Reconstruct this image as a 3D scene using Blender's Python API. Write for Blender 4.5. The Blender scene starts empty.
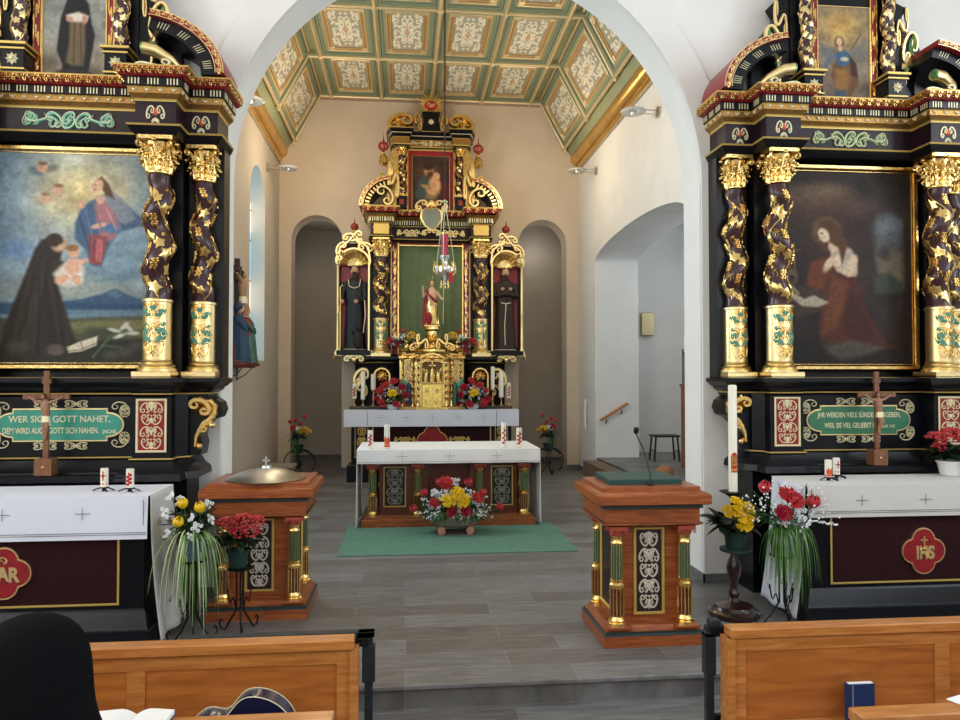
import bpy, math, random
import numpy as np
from mathutils import Vector, Matrix
random.seed(5)
S = bpy.context.scene
COL = S.collection
PI = math.pi
sin, cos = math.sin, math.cos

# ------------------------------------------------------------------ materials
def lin(c):
    return tuple((x / 12.92 if x <= .04045 else ((x + .055) / 1.055) ** 2.4) for x in c)
def hexc(h):
    return lin(tuple(int(h[i:i + 2], 16) / 255 for i in (0, 2, 4)))
MATS = {}
def mat(name, col, rough=.5, metal=0, noise=0, nscale=20, bump=0, bscale=60, coat=0, sheen=0, trans=0, ior=1.45, col2=None, spec=.5, stretch=None, emit=None, estr=0, alpha=1, sss=0):
    m = bpy.data.materials.new(name); m.use_nodes = True
    nt = m.node_tree; b = nt.nodes['Principled BSDF']
    c = hexc(col) if isinstance(col, str) else col
    b.inputs['Base Color'].default_value = (*c, 1)
    b.inputs['Roughness'].default_value = rough
    b.inputs['Metallic'].default_value = metal
    b.inputs['Coat Weight'].default_value = coat
    b.inputs['Coat Roughness'].default_value = .15
    b.inputs['Transmission Weight'].default_value = trans
    b.inputs['IOR'].default_value = ior
    b.inputs['Specular IOR Level'].default_value = spec
    b.inputs['Sheen Weight'].default_value = sheen
    b.inputs['Alpha'].default_value = alpha
    if emit:
        b.inputs['Emission Color'].default_value = (*hexc(emit), 1); b.inputs['Emission Strength'].default_value = estr
    if noise or col2 or bump:
        tc = nt.nodes.new('ShaderNodeTexCoord'); mp = nt.nodes.new('ShaderNodeMapping')
        nt.links.new(tc.outputs['Object'], mp.inputs[0])
        if stretch: mp.inputs['Scale'].default_value = stretch
    if noise or col2:
        n = nt.nodes.new('ShaderNodeTexNoise'); n.inputs['Scale'].default_value = nscale; n.inputs['Detail'].default_value = 6
        nt.links.new(mp.outputs[0], n.inputs['Vector'])
        mx = nt.nodes.new('ShaderNodeMix'); mx.data_type = 'RGBA'
        c2 = (hexc(col2) if isinstance(col2, str) else col2) if col2 else tuple(x * (1 - noise) for x in c)
        rp = nt.nodes.new('ShaderNodeMapRange'); rp.inputs[1].default_value = .35; rp.inputs[2].default_value = .65
        nt.links.new(n.outputs[0], rp.inputs[0]); nt.links.new(rp.outputs[0], mx.inputs[0])
        mx.inputs[6].default_value = (*c, 1); mx.inputs[7].default_value = (*c2, 1)
        nt.links.new(mx.outputs[2], b.inputs['Base Color'])
    if bump:
        n2 = nt.nodes.new('ShaderNodeTexNoise'); n2.inputs['Scale'].default_value = bscale; n2.inputs['Detail'].default_value = 4
        nt.links.new(mp.outputs[0], n2.inputs['Vector'])
        bp = nt.nodes.new('ShaderNodeBump'); bp.inputs['Strength'].default_value = bump; bp.inputs['Distance'].default_value = .01
        nt.links.new(n2.outputs[0], bp.inputs['Height']); nt.links.new(bp.outputs[0], b.inputs['Normal'])
    MATS[name] = m
    return m
def wood(name, c1, c2, rough=.4, scale=6, stretch=(1, 8, 8), coat=.2):
    m = mat(name, c1, rough, coat=coat); nt = m.node_tree; b = nt.nodes['Principled BSDF']
    tc = nt.nodes.new('ShaderNodeTexCoord'); mp = nt.nodes.new('ShaderNodeMapping'); mp.inputs['Scale'].default_value = stretch
    nt.links.new(tc.outputs['Object'], mp.inputs[0])
    n = nt.nodes.new('ShaderNodeTexNoise'); n.inputs['Scale'].default_value = scale; n.inputs['Detail'].default_value = 8; n.inputs['Distortion'].default_value = .6
    nt.links.new(mp.outputs[0], n.inputs['Vector'])
    r = nt.nodes.new('ShaderNodeValToRGB'); r.color_ramp.elements[0].position = .35; r.color_ramp.elements[1].position = .68
    r.color_ramp.elements[0].color = (*hexc(c2), 1); r.color_ramp.elements[1].color = (*hexc(c1), 1)
    nt.links.new(n.outputs[0], r.inputs[0]); nt.links.new(r.outputs[0], b.inputs['Base Color'])
    return m
gold = mat('gold leaf', (.95, .66, .24), .27, 1, noise=.25, nscale=9, bump=.25, bscale=30)
goldp = mat('pale gold', (.95, .74, .36), .35, 1, bump=.15, bscale=40)
goldflat = mat('gold paint', 'd8b866', .42, .55)
goldw = mat('whitish gilding', 'e6dcb4', .4, .25)
silverw = mat('silver ornament', 'cfc8b8', .4, .2)
black = mat('black lacquer', (.0035, .004, .007), .32, 0, bump=.04, bscale=6, spec=.32)
purple = mat('dark purple paint', (.016, .005, .009), .35, 0, spec=.3)
shaftm = mat('dark violet shaft', (.045, .013, .018), .35, coat=.3)
redm = mat('altar red', (.30, .006, .012), .4, coat=.2, noise=.3, nscale=14)
bordeaux = mat('bordeaux cloth', (.026, .004, .006), .75, spec=.2, noise=.3, nscale=60)
teal = mat('teal plaque', '3f9c86', .35, coat=.2, noise=.15, nscale=6)
greenp = mat('green plaque', '3a7a5c', .35, coat=.2, noise=.15, nscale=6)
turq = mat('turquoise', '7cc4ae', .4)
lgreen = mat('green gloss', '5f8f5a', .35, .3)
dgreen = mat('dark green lacquer', (.012, .09, .05), .35, coat=.3)
wallm = mat('white plaster', 'e9e7e2', .85, noise=.05, nscale=2, bump=.08, bscale=14)
wallc = mat('cream plaster', 'dccbb6', .85, noise=.06, nscale=1.5, bump=.1, bscale=14)
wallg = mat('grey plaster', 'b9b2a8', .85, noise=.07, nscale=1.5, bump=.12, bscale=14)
archm = mat('arch stone paint', 'b9b9b6', .8, noise=.05, nscale=3)
basem = mat('grey skirting', '6f7072', .5, noise=.2, nscale=8)
linen = mat('white linen', 'd9dce8', .9, bump=.12, bscale=120, sheen=.2)
linen2 = mat('grey linen', 'cac7c2', .9, bump=.15, bscale=120, sheen=.2)
stitch = mat('grey embroidery', '77777c', .9)
wax = mat('candle wax', 'efe9d8', .5)
waxr = mat('candle red', 'b5121a', .5)
waxo = mat('candle orange', 'd4562a', .5)
flame = mat('wick', '2a2019', .9)
iron = mat('black iron', (.012, .012, .014), .45, .6)
steel = mat('dark blue steel', (.02, .028, .036), .45, .3)
chrome = mat('pewter', (.55, .53, .5), .3, 1)
brass = mat('brass', (.75, .5, .2), .3, 1)
oakp = wood('cherry wood', 'a35a2c', '7e3d1b', .38, 5, (1, 9, 9))
oakd = wood('dark cherry wood', '6b2c16', '4a1b0d', .35, 5, (1, 9, 9))
pewm = wood('pew oak', 'c98848', 'a9672f', .35, 3, (1.2, 9, 12), coat=.35)
crossw = wood('cross wood', '8a5a3c', '64402a', .5, 8, (8, 8, 1))
turned = wood('turned dark wood', '3e1c12', '240f0a', .3, 8, (8, 8, 1), coat=.5)
skin = mat('carved skin', 'd2a583', .55)
skinp = mat('painted skin', 'd9b092', .5)
hairm = mat('carved hair', '3a2418', .6)
petr = mat('red petal', 'c20f1e', .5, noise=.35, nscale=30, sheen=.2)
petc = mat('crimson petal', 'a3102b', .5, noise=.35, nscale=30)
pety = mat('yellow petal', 'f0c40e', .5, noise=.25, nscale=30)
petw = mat('white petal', 'eef0f2', .6)
leafg = mat('leaf green', '3f6b33', .5, col2='26491f', nscale=8)
leafl = mat('light blade green', '86a565', .5, col2='56793c', nscale=10)
leafs = mat('cream leaf stripe', 'cdd8a8', .5)
leafd = mat('dark leaf', '1c3322', .45, col2='10210f', nscale=8)
curtain = mat('green curtain cloth', '6c7f5a', .8, noise=.15, nscale=8, sheen=.3)
carpetm = mat('green carpet', '5f8873', .95, noise=.22, nscale=25, bump=.3, bscale=200)
ceil_green = mat('ceiling sage paint', '9ba07c', .7, noise=.1, nscale=5)
ceil_dark = mat('ceiling dark green paint', '7d8a76', .7)
ceil_or = mat('ceiling ochre paint', 'b48f58', .6, noise=.15, nscale=6)
ceil_gold = mat('ceiling gilt moulding', (.80, .64, .38), .4, .6)
cove = mat('gilt cove', (.80, .52, .16), .33, .85, noise=.2, nscale=3)
stone = mat('grey stone pot', '8a8474', .9, noise=.4, nscale=18, bump=.5, bscale=40)
whitep = mat('white ceramic', 'e9e9e6', .3, coat=.4)
potg = mat('green pot', (.012, .04, .035), .5)
potb = mat('blue grey pot', '5a6f86', .5)
cushion = mat('grey cushion', '8d8672', .9, bump=.2, bscale=100)
veilm = mat('black veil cloth', (.003, .0033, .0045), .9, bump=.15, bscale=12, spec=.12)
paper = mat('paper', 'f2f0ee', .8)
ink = mat('printed ink', '5a5a60', .8)
navy = mat('navy book cover', (.012, .035, .12), .5)
guitarm = mat('blue black guitar lacquer', (.006, .012, .05), .22, coat=.5)
binding = mat('cream binding', 'e6dcb8', .4)
redglass = mat('red glass', (.75, .02, .10), .1, trans=.6, coat=.4)
glassm = mat('frosted glass', 'dfe6e8', .15, trans=.5, alpha=.75)
micm = mat('microphone black', (.008, .008, .01), .5)
brownrobe = mat('brown habit', '3a2a22', .6, noise=.3, nscale=12)
blackrobe = mat('black habit', '1a1c24', .45, noise=.3, nscale=12)
bluerobe = mat('blue robe', '1f3c58', .5, noise=.3, nscale=12)
redrobe = mat('red robe', '9c1d22', .5, noise=.3, nscale=12)
wallbox = mat('brushed metal box', 'c2b184', .35, .6)
bigdoor = wood('brown cabinet wood', '8a4a28', '653216', .4, 4, (8, 8, 1))

def vcol(name, rough=.45, coat=0, spec=.5):
    m = bpy.data.materials.new(name); m.use_nodes = True; nt = m.node_tree; b = nt.nodes['Principled BSDF']
    a = nt.nodes.new('ShaderNodeVertexColor'); a.layer_name = 'Col'
    nt.links.new(a.outputs[0], b.inputs['Base Color']); b.inputs['Roughness'].default_value = rough
    b.inputs['Coat Weight'].default_value = coat
    b.inputs['Specular IOR Level'].default_value = spec
    MATS[name] = m; return m
canvasm = vcol('painted canvas', .6, 0, .25)
panelm = vcol('painted ceiling panel', .7)

# ------------------------------------------------------------------ mesh builder
class MB:
    def __init__(s):
        s.v = []; s.f = []; s.m = []; s.mi = 0; s.T = None; s.mats = []
    def use(s, m):
        if m not in s.mats: s.mats.append(m)
        s.mi = s.mats.index(m); return s
    def add(s, vs, fs):
        o = len(s.v)
        if s.T is not None: vs = [tuple(s.T @ Vector(p)) for p in vs]
        s.v.extend(vs); s.f.extend([tuple(i + o for i in f) for f in fs]); s.m.extend([s.mi] * len(fs))
    def box(s, x0, x1, y0, y1, z0, z1, bev=0):
        if bev:
            b = bev
            prof = [(0, -b), (b, 0)]
            vs = []; fs = []
            def ring(i, z): return [(x0 + i, y0 + i, z), (x1 - i, y0 + i, z), (x1 - i, y1 - i, z), (x0 + i, y1 - i, z)]
            for i, z in ((b, z0), (0, z0 + b), (0, z1 - b), (b, z1)): vs += ring(i, z)
            fs.append((3, 2, 1, 0)); fs.append((12, 13, 14, 15))
            for k in range(3):
                for j in range(4):
                    a = k * 4 + j; c = k * 4 + (j + 1) % 4
                    fs.append((a, c, c + 4, a + 4))
            s.add(vs, fs); return s
        vs = [(x0, y0, z0), (x1, y0, z0), (x1, y1, z0), (x0, y1, z0), (x0, y0, z1), (x1, y0, z1), (x1, y1, z1), (x0, y1, z1)]
        s.add(vs, [(0, 3, 2, 1), (4, 5, 6, 7), (0, 1, 5, 4), (1, 2, 6, 5), (2, 3, 7, 6), (3, 0, 4, 7)]); return s
    def lathe(s, prof, n=24, cx=0, cy=0, off=None, a0=0, a1=2 * PI, sy=1, cap=True, rmod=None):
        full = abs(a1 - a0 - 2 * PI) < 1e-6
        k = n if full else n + 1
        vs = []; fs = []
        for (r, z) in prof:
            ox, oy = off(z) if off else (0, 0)
            for j in range(k):
                a = a0 + (a1 - a0) * j / n
                q = r * (rmod(a, z) if rmod else 1)
                vs.append((cx + ox + q * cos(a), cy + oy + q * sin(a) * sy, z))
        for i in range(len(prof) - 1):
            for j in range(n):
                j2 = (j + 1) % k
                fs.append((i * k + j, i * k + j2, (i + 1) * k + j2, (i + 1) * k + j))
        if cap and full:
            if prof[0][0] > 1e-5: fs.append(tuple(range(k - 1, -1, -1)))
            if prof[-1][0] > 1e-5: fs.append(tuple((len(prof) - 1) * k + j for j in range(k)))
        s.add(vs, fs); return s
    def tube(s, pts, r, n=8, flat=1, cap=True):
        pts = [Vector(p) for p in pts]; N = len(pts)
        rs = r if isinstance(r, (list, tuple)) else [r] * N
        vs = []; fs = []; up = None
        for i, p in enumerate(pts):
            t = (pts[min(i + 1, N - 1)] - pts[max(i - 1, 0)])
            if t.length < 1e-9: t = Vector((0, 0, 1))
            t.normalize()
            if up is None:
                up = Vector((0, 1, 0)) if abs(t.y) < .9 else Vector((1, 0, 0))
            sd = t.cross(up)
            if sd.length < 1e-6: sd = t.cross(Vector((1, 0, 0)))
            sd.normalize(); up = sd.cross(t).normalized()
            for j in range(n):
                a = 2 * PI * j / n
                vs.append(tuple(p + sd * (cos(a) * rs[i]) + up * (sin(a) * rs[i] * flat)))
        for i in range(N - 1):
            for j in range(n):
                j2 = (j + 1) % n
                fs.append((i * n + j, i * n + j2, (i + 1) * n + j2, (i + 1) * n + j))
        if cap:
            fs.append(tuple(range(n - 1, -1, -1))); fs.append(tuple((N - 1) * n + j for j in range(n)))
        s.add(vs, fs); return s
    def ell(s, c, r, n=12, m=8, noise=0):
        if not isinstance(r, (tuple, list)): r = (r, r, r)
        vs = [(c[0], c[1], c[2] - r[2])]; fs = []
        for i in range(1, m):
            p = -PI / 2 + PI * i / m
            for j in range(n):
                a = 2 * PI * j / n; q = 1 + (random.uniform(-noise, noise) if noise else 0)
                vs.append((c[0] + r[0] * cos(p) * cos(a) * q, c[1] + r[1] * cos(p) * sin(a) * q, c[2] + r[2] * sin(p) * q))
        vs.append((c[0], c[1], c[2] + r[2])); L = len(vs) - 1
        for j in range(n):
            j2 = (j + 1) % n
            fs.append((0, 1 + j2, 1 + j)); fs.append((L, L - n + j, L - n + j2))
            for i in range(m - 2):
                a = 1 + i * n
                fs.append((a + j, a + j2, a + n + j2, a + n + j))
        s.add(vs, fs); return s
    def prism(s, poly, y0, y1, axis='y'):
        n = len(poly)
        A = sum(poly[i][0] * poly[(i + 1) % n][1] - poly[(i + 1) % n][0] * poly[i][1] for i in range(n))
        if A < 0: poly = poly[::-1]
        def P(p, d):
            return (p[0], d, p[1]) if axis == 'y' else ((p[0], p[1], d) if axis == 'z' else (d, p[0], p[1]))
        vs = [P(p, y0) for p in poly] + [P(p, y1) for p in poly]
        fs = [tuple(range(n)), tuple(range(2 * n - 1, n - 1, -1))] + [(i + n, (i + 1) % n + n, (i + 1) % n, i) for i in range(n)]
        if axis == 'z': fs = [f[::-1] for f in fs]
        s.add(vs, fs); return s
    def sweep(s, plan, prof, caps=True, closed=False):
        """prof: list of (offset outward, z[, material for segment starting here]); plan: polyline seen from above, outward on its right."""
        n = len(plan); offd = []
        def nrm(a, b):
            dx, dy = b[0] - a[0], b[1] - a[1]; L = math.hypot(dx, dy) or 1; return (dy / L, -dx / L)
        for i in range(n):
            if closed: n1 = nrm(plan[i - 1], plan[i]); n2 = nrm(plan[i], plan[(i + 1) % n])
            else:
                n1 = nrm(plan[i - 1], plan[i]) if i else None; n2 = nrm(plan[i], plan[i + 1]) if i < n - 1 else None
                n1 = n1 or n2; n2 = n2 or n1
            d = 1 + n1[0] * n2[0] + n1[1] * n2[1]
            offd.append(((n1[0] + n2[0]) / d, (n1[1] + n2[1]) / d))
        vs = []
        for pr in prof:
            for i in range(n): vs.append((plan[i][0] + offd[i][0] * pr[0], plan[i][1] + offd[i][1] * pr[0], pr[1]))
        base = len(s.v); s.add(vs, [])
        seg = n if closed else n - 1
        for k in range(len(prof) - 1):
            if len(prof[k]) > 2: s.use(prof[k][2])
            for i in range(seg):
                j = (i + 1) % n
                s.f.append((base + k * n + i, base + k * n + j, base + (k + 1) * n + j, base + (k + 1) * n + i)); s.m.append(s.mi)
        if caps:
            s.f.append(tuple(base + i for i in range(n - 1, -1, -1))); s.m.append(s.mi)
            s.f.append(tuple(base + (len(prof) - 1) * n + i for i in range(n))); s.m.append(s.mi)
        return s
    def build(s, name, m=None, parent=None, sharp=38, loc=None):
        me = bpy.data.meshes.new(name); me.from_pydata([tuple(map(float, p)) for p in s.v], [], s.f)
        if m is not None and not s.mats: s.mats = [m]
        for q in s.mats: me.materials.append(q)
        if len(s.mats) > 1: me.polygons.foreach_set('material_index', s.m)
        me.polygons.foreach_set('use_smooth', [True] * len(me.polygons))
        me.update()
        me.set_sharp_from_angle(angle=math.radians(sharp))
        o = bpy.data.objects.new(name, me); COL.objects.link(o)
        if parent is not None: o.parent = parent
        if loc: o.location = loc
        return o
def tag(o, label=None, cat=None, group=None, kind=None):
    if label: o['label'] = label
    if cat: o['category'] = cat
    if group: o['group'] = group
    if kind: o['kind'] = kind
    return o
def empty(name, loc, rz=0, label=None, cat=None, group=None, scale=None):
    o = bpy.data.objects.new(name, None); COL.objects.link(o); o.location = loc; o.rotation_euler = (0, 0, rz); o.empty_display_size = .1
    if scale: o.scale = (scale,) * 3
    return tag(o, label, cat, group)
def kids(o): return [c for c in COL.objects if c.parent == o]
def copy_tree(o, parent=None, loc=None, rz=None):
    ch = kids(o); c = o.copy(); COL.objects.link(c)
    c.parent = parent
    if loc is not None: c.location = loc
    if rz is not None: c.rotation_euler = (0, 0, rz)
    for k in ch: copy_tree(k, c)
    return c
def structure(o): o['kind'] = 'structure'; return o

# ------------------------------------------------------------------ relief ornament
def turtle(x, z, h, segs, step=None):
    """integrate a heading: segs = (length, curvature at start, curvature at end)"""
    pts = [(x, z)]
    for L, k0, k1 in segs:
        n = max(4, int(8 * abs((k0 + k1) / 2) * L / PI) + 3)
        for i in range(n):
            k = k0 + (k1 - k0) * (i + .5) / n
            h += k * L / n; x += cos(h) * L / n; z += sin(h) * L / n
            pts.append((x, z))
    return pts
def norm(strokes):
    xs = [p[0] for st in strokes for p in st]; zs = [p[1] for st in strokes for p in st]
    a, b, c, d = min(xs), max(xs), min(zs), max(zs)
    w = max(b - a, d - c)
    return [[((p[0] - (a + b) / 2) / (b - a), (p[1] - (c + d) / 2) / (d - c)) for p in st] for st in strokes]
def mirror(strokes, x=0): return [[(2 * x - p[0], p[1]) for p in st] for st in strokes]
CS = turtle(0, 0, 0, [(2.2, -4.6, -1.2), (1.2, -.9, -.9), (2.0, -1.3, -5)])
SS = turtle(0, 0, 0, [(2.2, -4.6, -1.2), (1.4, -.8, .9), (2.0, 1.3, 5)])
CN = norm([CS])[0]; SN = norm([SS])[0]
def place(pts, cx, cz, w, h, rot=0, fx=1, fz=1):
    c, s_ = cos(rot), sin(rot)
    return [(cx + (p[0] * w * fx) * c - (p[1] * h * fz) * s_, cz + (p[0] * w * fx) * s_ + (p[1] * h * fz) * c) for p in pts]
def flatmap(y, face=-1):
    return lambda x, z, h: (x, y + face * h, z)
def stroke(mb, pts, w, h, mp, taper=True):
    n = len(pts); vs = []; fs = []
    for i, p in enumerate(pts):
        a = pts[max(i - 1, 0)]; b = pts[min(i + 1, n - 1)]
        dx, dz = b[0] - a[0], b[1] - a[1]; L = math.hypot(dx, dz) or 1; nx, nz = -dz / L, dx / L
        t = i / (n - 1); ww = w * (.45 + .55 * sin(PI * min(1, max(0, t)))) if taper else w
        for (o, hh) in ((ww, 0), (ww * .55, h), (-ww * .55, h), (-ww, 0)):
            vs.append(mp(p[0] + nx * o, p[1] + nz * o, hh))
    for i in range(n - 1):
        for j in range(3):
            a = i * 4 + j; fs.append((a, a + 1, a + 5, a + 4))
    fs.append((0, 3, 2, 1)); e = (n - 1) * 4; fs.append((e, e + 1, e + 2, e + 3))
    mb.add(vs, fs)
def dome(mb, cx, cz, r, h, mp, n=8, rz=None):
    rz = rz or r
    vs = [mp(cx + r * cos(2 * PI * j / n), cz + rz * sin(2 * PI * j / n), 0) for j in range(n)]
    vs += [mp(cx + r * .6 * cos(2 * PI * j / n), cz + rz * .6 * sin(2 * PI * j / n), h * .8) for j in range(n)] + [mp(cx, cz, h)]
    fs = [(j, (j + 1) % n, n + (j + 1) % n, n + j) for j in range(n)] + [(n + j, n + (j + 1) % n, 2 * n) for j in range(n)]
    mb.add(vs, fs)
def leaf2(mb, x, z, ang, L, W, h, mp, n=5):
    """relief leaf with raised midrib"""
    c, s_ = cos(ang), sin(ang); vs = []; fs = []
    for i in range(n + 1):
        t = i / n; w = W * sin(PI * min(1, t * .93 + .07)) ** .8 * .5
        for o, hh in ((w, .2 * h), (0, h), (-w, .2 * h)):
            px, pz = t * L, o
            vs.append(mp(x + px * c - pz * s_, z + px * s_ + pz * c, hh * (1 - .3 * t)))
    for i in range(n):
        for j in range(2):
            a = i * 3 + j; fs.append((a, a + 1, a + 4, a + 3))
    mb.add(vs, fs)
def maple(mb, x, z, ang, R, h, mp):
    """five lobed vine leaf"""
    vs = [mp(x, z, h)]; n = 10
    for i in range(n):
        r = R * (1 if i % 2 == 0 else .62); r *= (1.15 if i == 0 else 1)
        a = ang + 2 * PI * i / n
        vs.append(mp(x + r * cos(a), z + r * sin(a), h * .45))
    for i in range(n):
        r = R * (1 if i % 2 == 0 else .62) * (1.15 if i == 0 else 1) * .98
        a = ang + 2 * PI * i / n
        vs.append(mp(x + r * cos(a), z + r * sin(a), 0))
    fs = [(0, 1 + i, 1 + (i + 1) % n) for i in range(n)] + [(1 + i, 1 + n + i, 1 + n + (i + 1) % n, 1 + (i + 1) % n) for i in range(n)]
    mb.add(vs, fs)
def rosette(mb, x, z, r, h, mp, n=8):
    for i in range(n): leaf2(mb, x, z, 2 * PI * i / n, r, r * .55, h, mp, 3)
    dome(mb, x, z, r * .3, h * 1.5, mp)
def candelabra(mb, cx, z0, z1, W, mp, w=.006, h=.006, n=4):
    """symmetrical upright scrollwork filling a tall panel"""
    H = z1 - z0; u = H / n
    for k in range(n):
        zc = z0 + u * (k + .5); f = 1 if k % 2 else -1
        q = W * (.92 if k % 2 else .8)
        for sx in (1, -1):
            stroke(mb, place(CN, cx + sx * q * .27, zc, q * .42, u * .8, rot=0, fx=sx, fz=f), w, h, mp)
            stroke(mb, place(SN, cx + sx * q * .16, zc - f * u * .15, u * .5, q * .2, rot=sx * 1.2, fx=sx), w * .8, h, mp)
            leaf2(mb, cx + sx * q * .1, zc + f * u * .1, PI / 2 - sx * .9 * f, u * .34, w * 3.2, h, mp, 3)
        leaf2(mb, cx, zc - u * .3, PI / 2, u * .5, w * 4, h * 1.3, mp, 4)
        dome(mb, cx, zc + u * .32, w * 1.5, h * 1.6, mp, 6)
    for a in (-.75, -.38, 0, .38, .75): leaf2(mb, cx, z1 - u * .35, PI / 2 + a, u * .42, w * 3, h, mp, 3)
    for a in (-.8, 0, .8): leaf2(mb, cx, z0 + u * .3, -PI / 2 + a, u * .32, w * 3, h, mp, 3)
def scrollband(mb, cx, cz, W, H, mp, w=.006, h=.008):
    """wide symmetrical scroll ornament with a knotted centre"""
    for sx in (1, -1):
        stroke(mb, place(SN, cx + sx * W * .30, cz, W * .34, H * .8, fx=sx), w, h, mp)
        stroke(mb, place(CN, cx + sx * W * .16, cz, W * .16, H * .8, rot=PI / 2 * 0, fx=-sx), w, h, mp)
        stroke(mb, place(CN, cx + sx * W * .43, cz, W * .13, H * .6, fx=sx), w * .8, h, mp)
        for q, a in ((.22, 1.0), (.34, -.9), (.4, .8), (.12, -1.2)):
            leaf2(mb, cx + sx * W * q, cz, a if sx > 0 else PI - a, H * .42, w * 3, h, mp, 3)
    stroke(mb, place(CN, cx, cz + H * .12, W * .14, H * .6, rot=PI / 2), w, h, mp)
    stroke(mb, place(CN, cx, cz - H * .12, W * .14, H * .6, rot=-PI / 2), w, h, mp)
    dome(mb, cx, cz, w * 2, h * 1.5, mp)
def tangle(mb, cx, cz, W, H, mp, w=.005, h=.006):
    for sx in (1, -1):
        for sz in (1, -1):
            stroke(mb, place(CN, cx + sx * W * .26, cz + sz * H * .2, W * .42, H * .5, fx=sx, fz=sz, rot=.3 * sx * sz), w, h, mp)
    for a in range(4): leaf2(mb, cx, cz, PI / 4 + a * PI / 2, H * .5, w * 3, h, mp, 3)

# ------------------------------------------------------------------ camera
F_PX = 742.0
cd = bpy.data.cameras.new('camera'); cam = bpy.data.objects.new('camera', cd); COL.objects.link(cam)
cd.sensor_width = 36; cd.lens = F_PX / 960 * 36; cd.clip_start = .05
cam.location = (0, 0, 2.1)
yaw = math.atan(74 / F_PX); pit = math.atan(17 / F_PX)
cam.rotation_euler = (PI / 2 + pit, 0, -yaw)
S.camera = cam
S.view_settings.view_transform = 'Standard'; S.view_settings.look = 'None'
S.view_settings.gamma = 1; S.view_settings.use_curve_mapping = False
S.view_settings.exposure = 0.25
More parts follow.
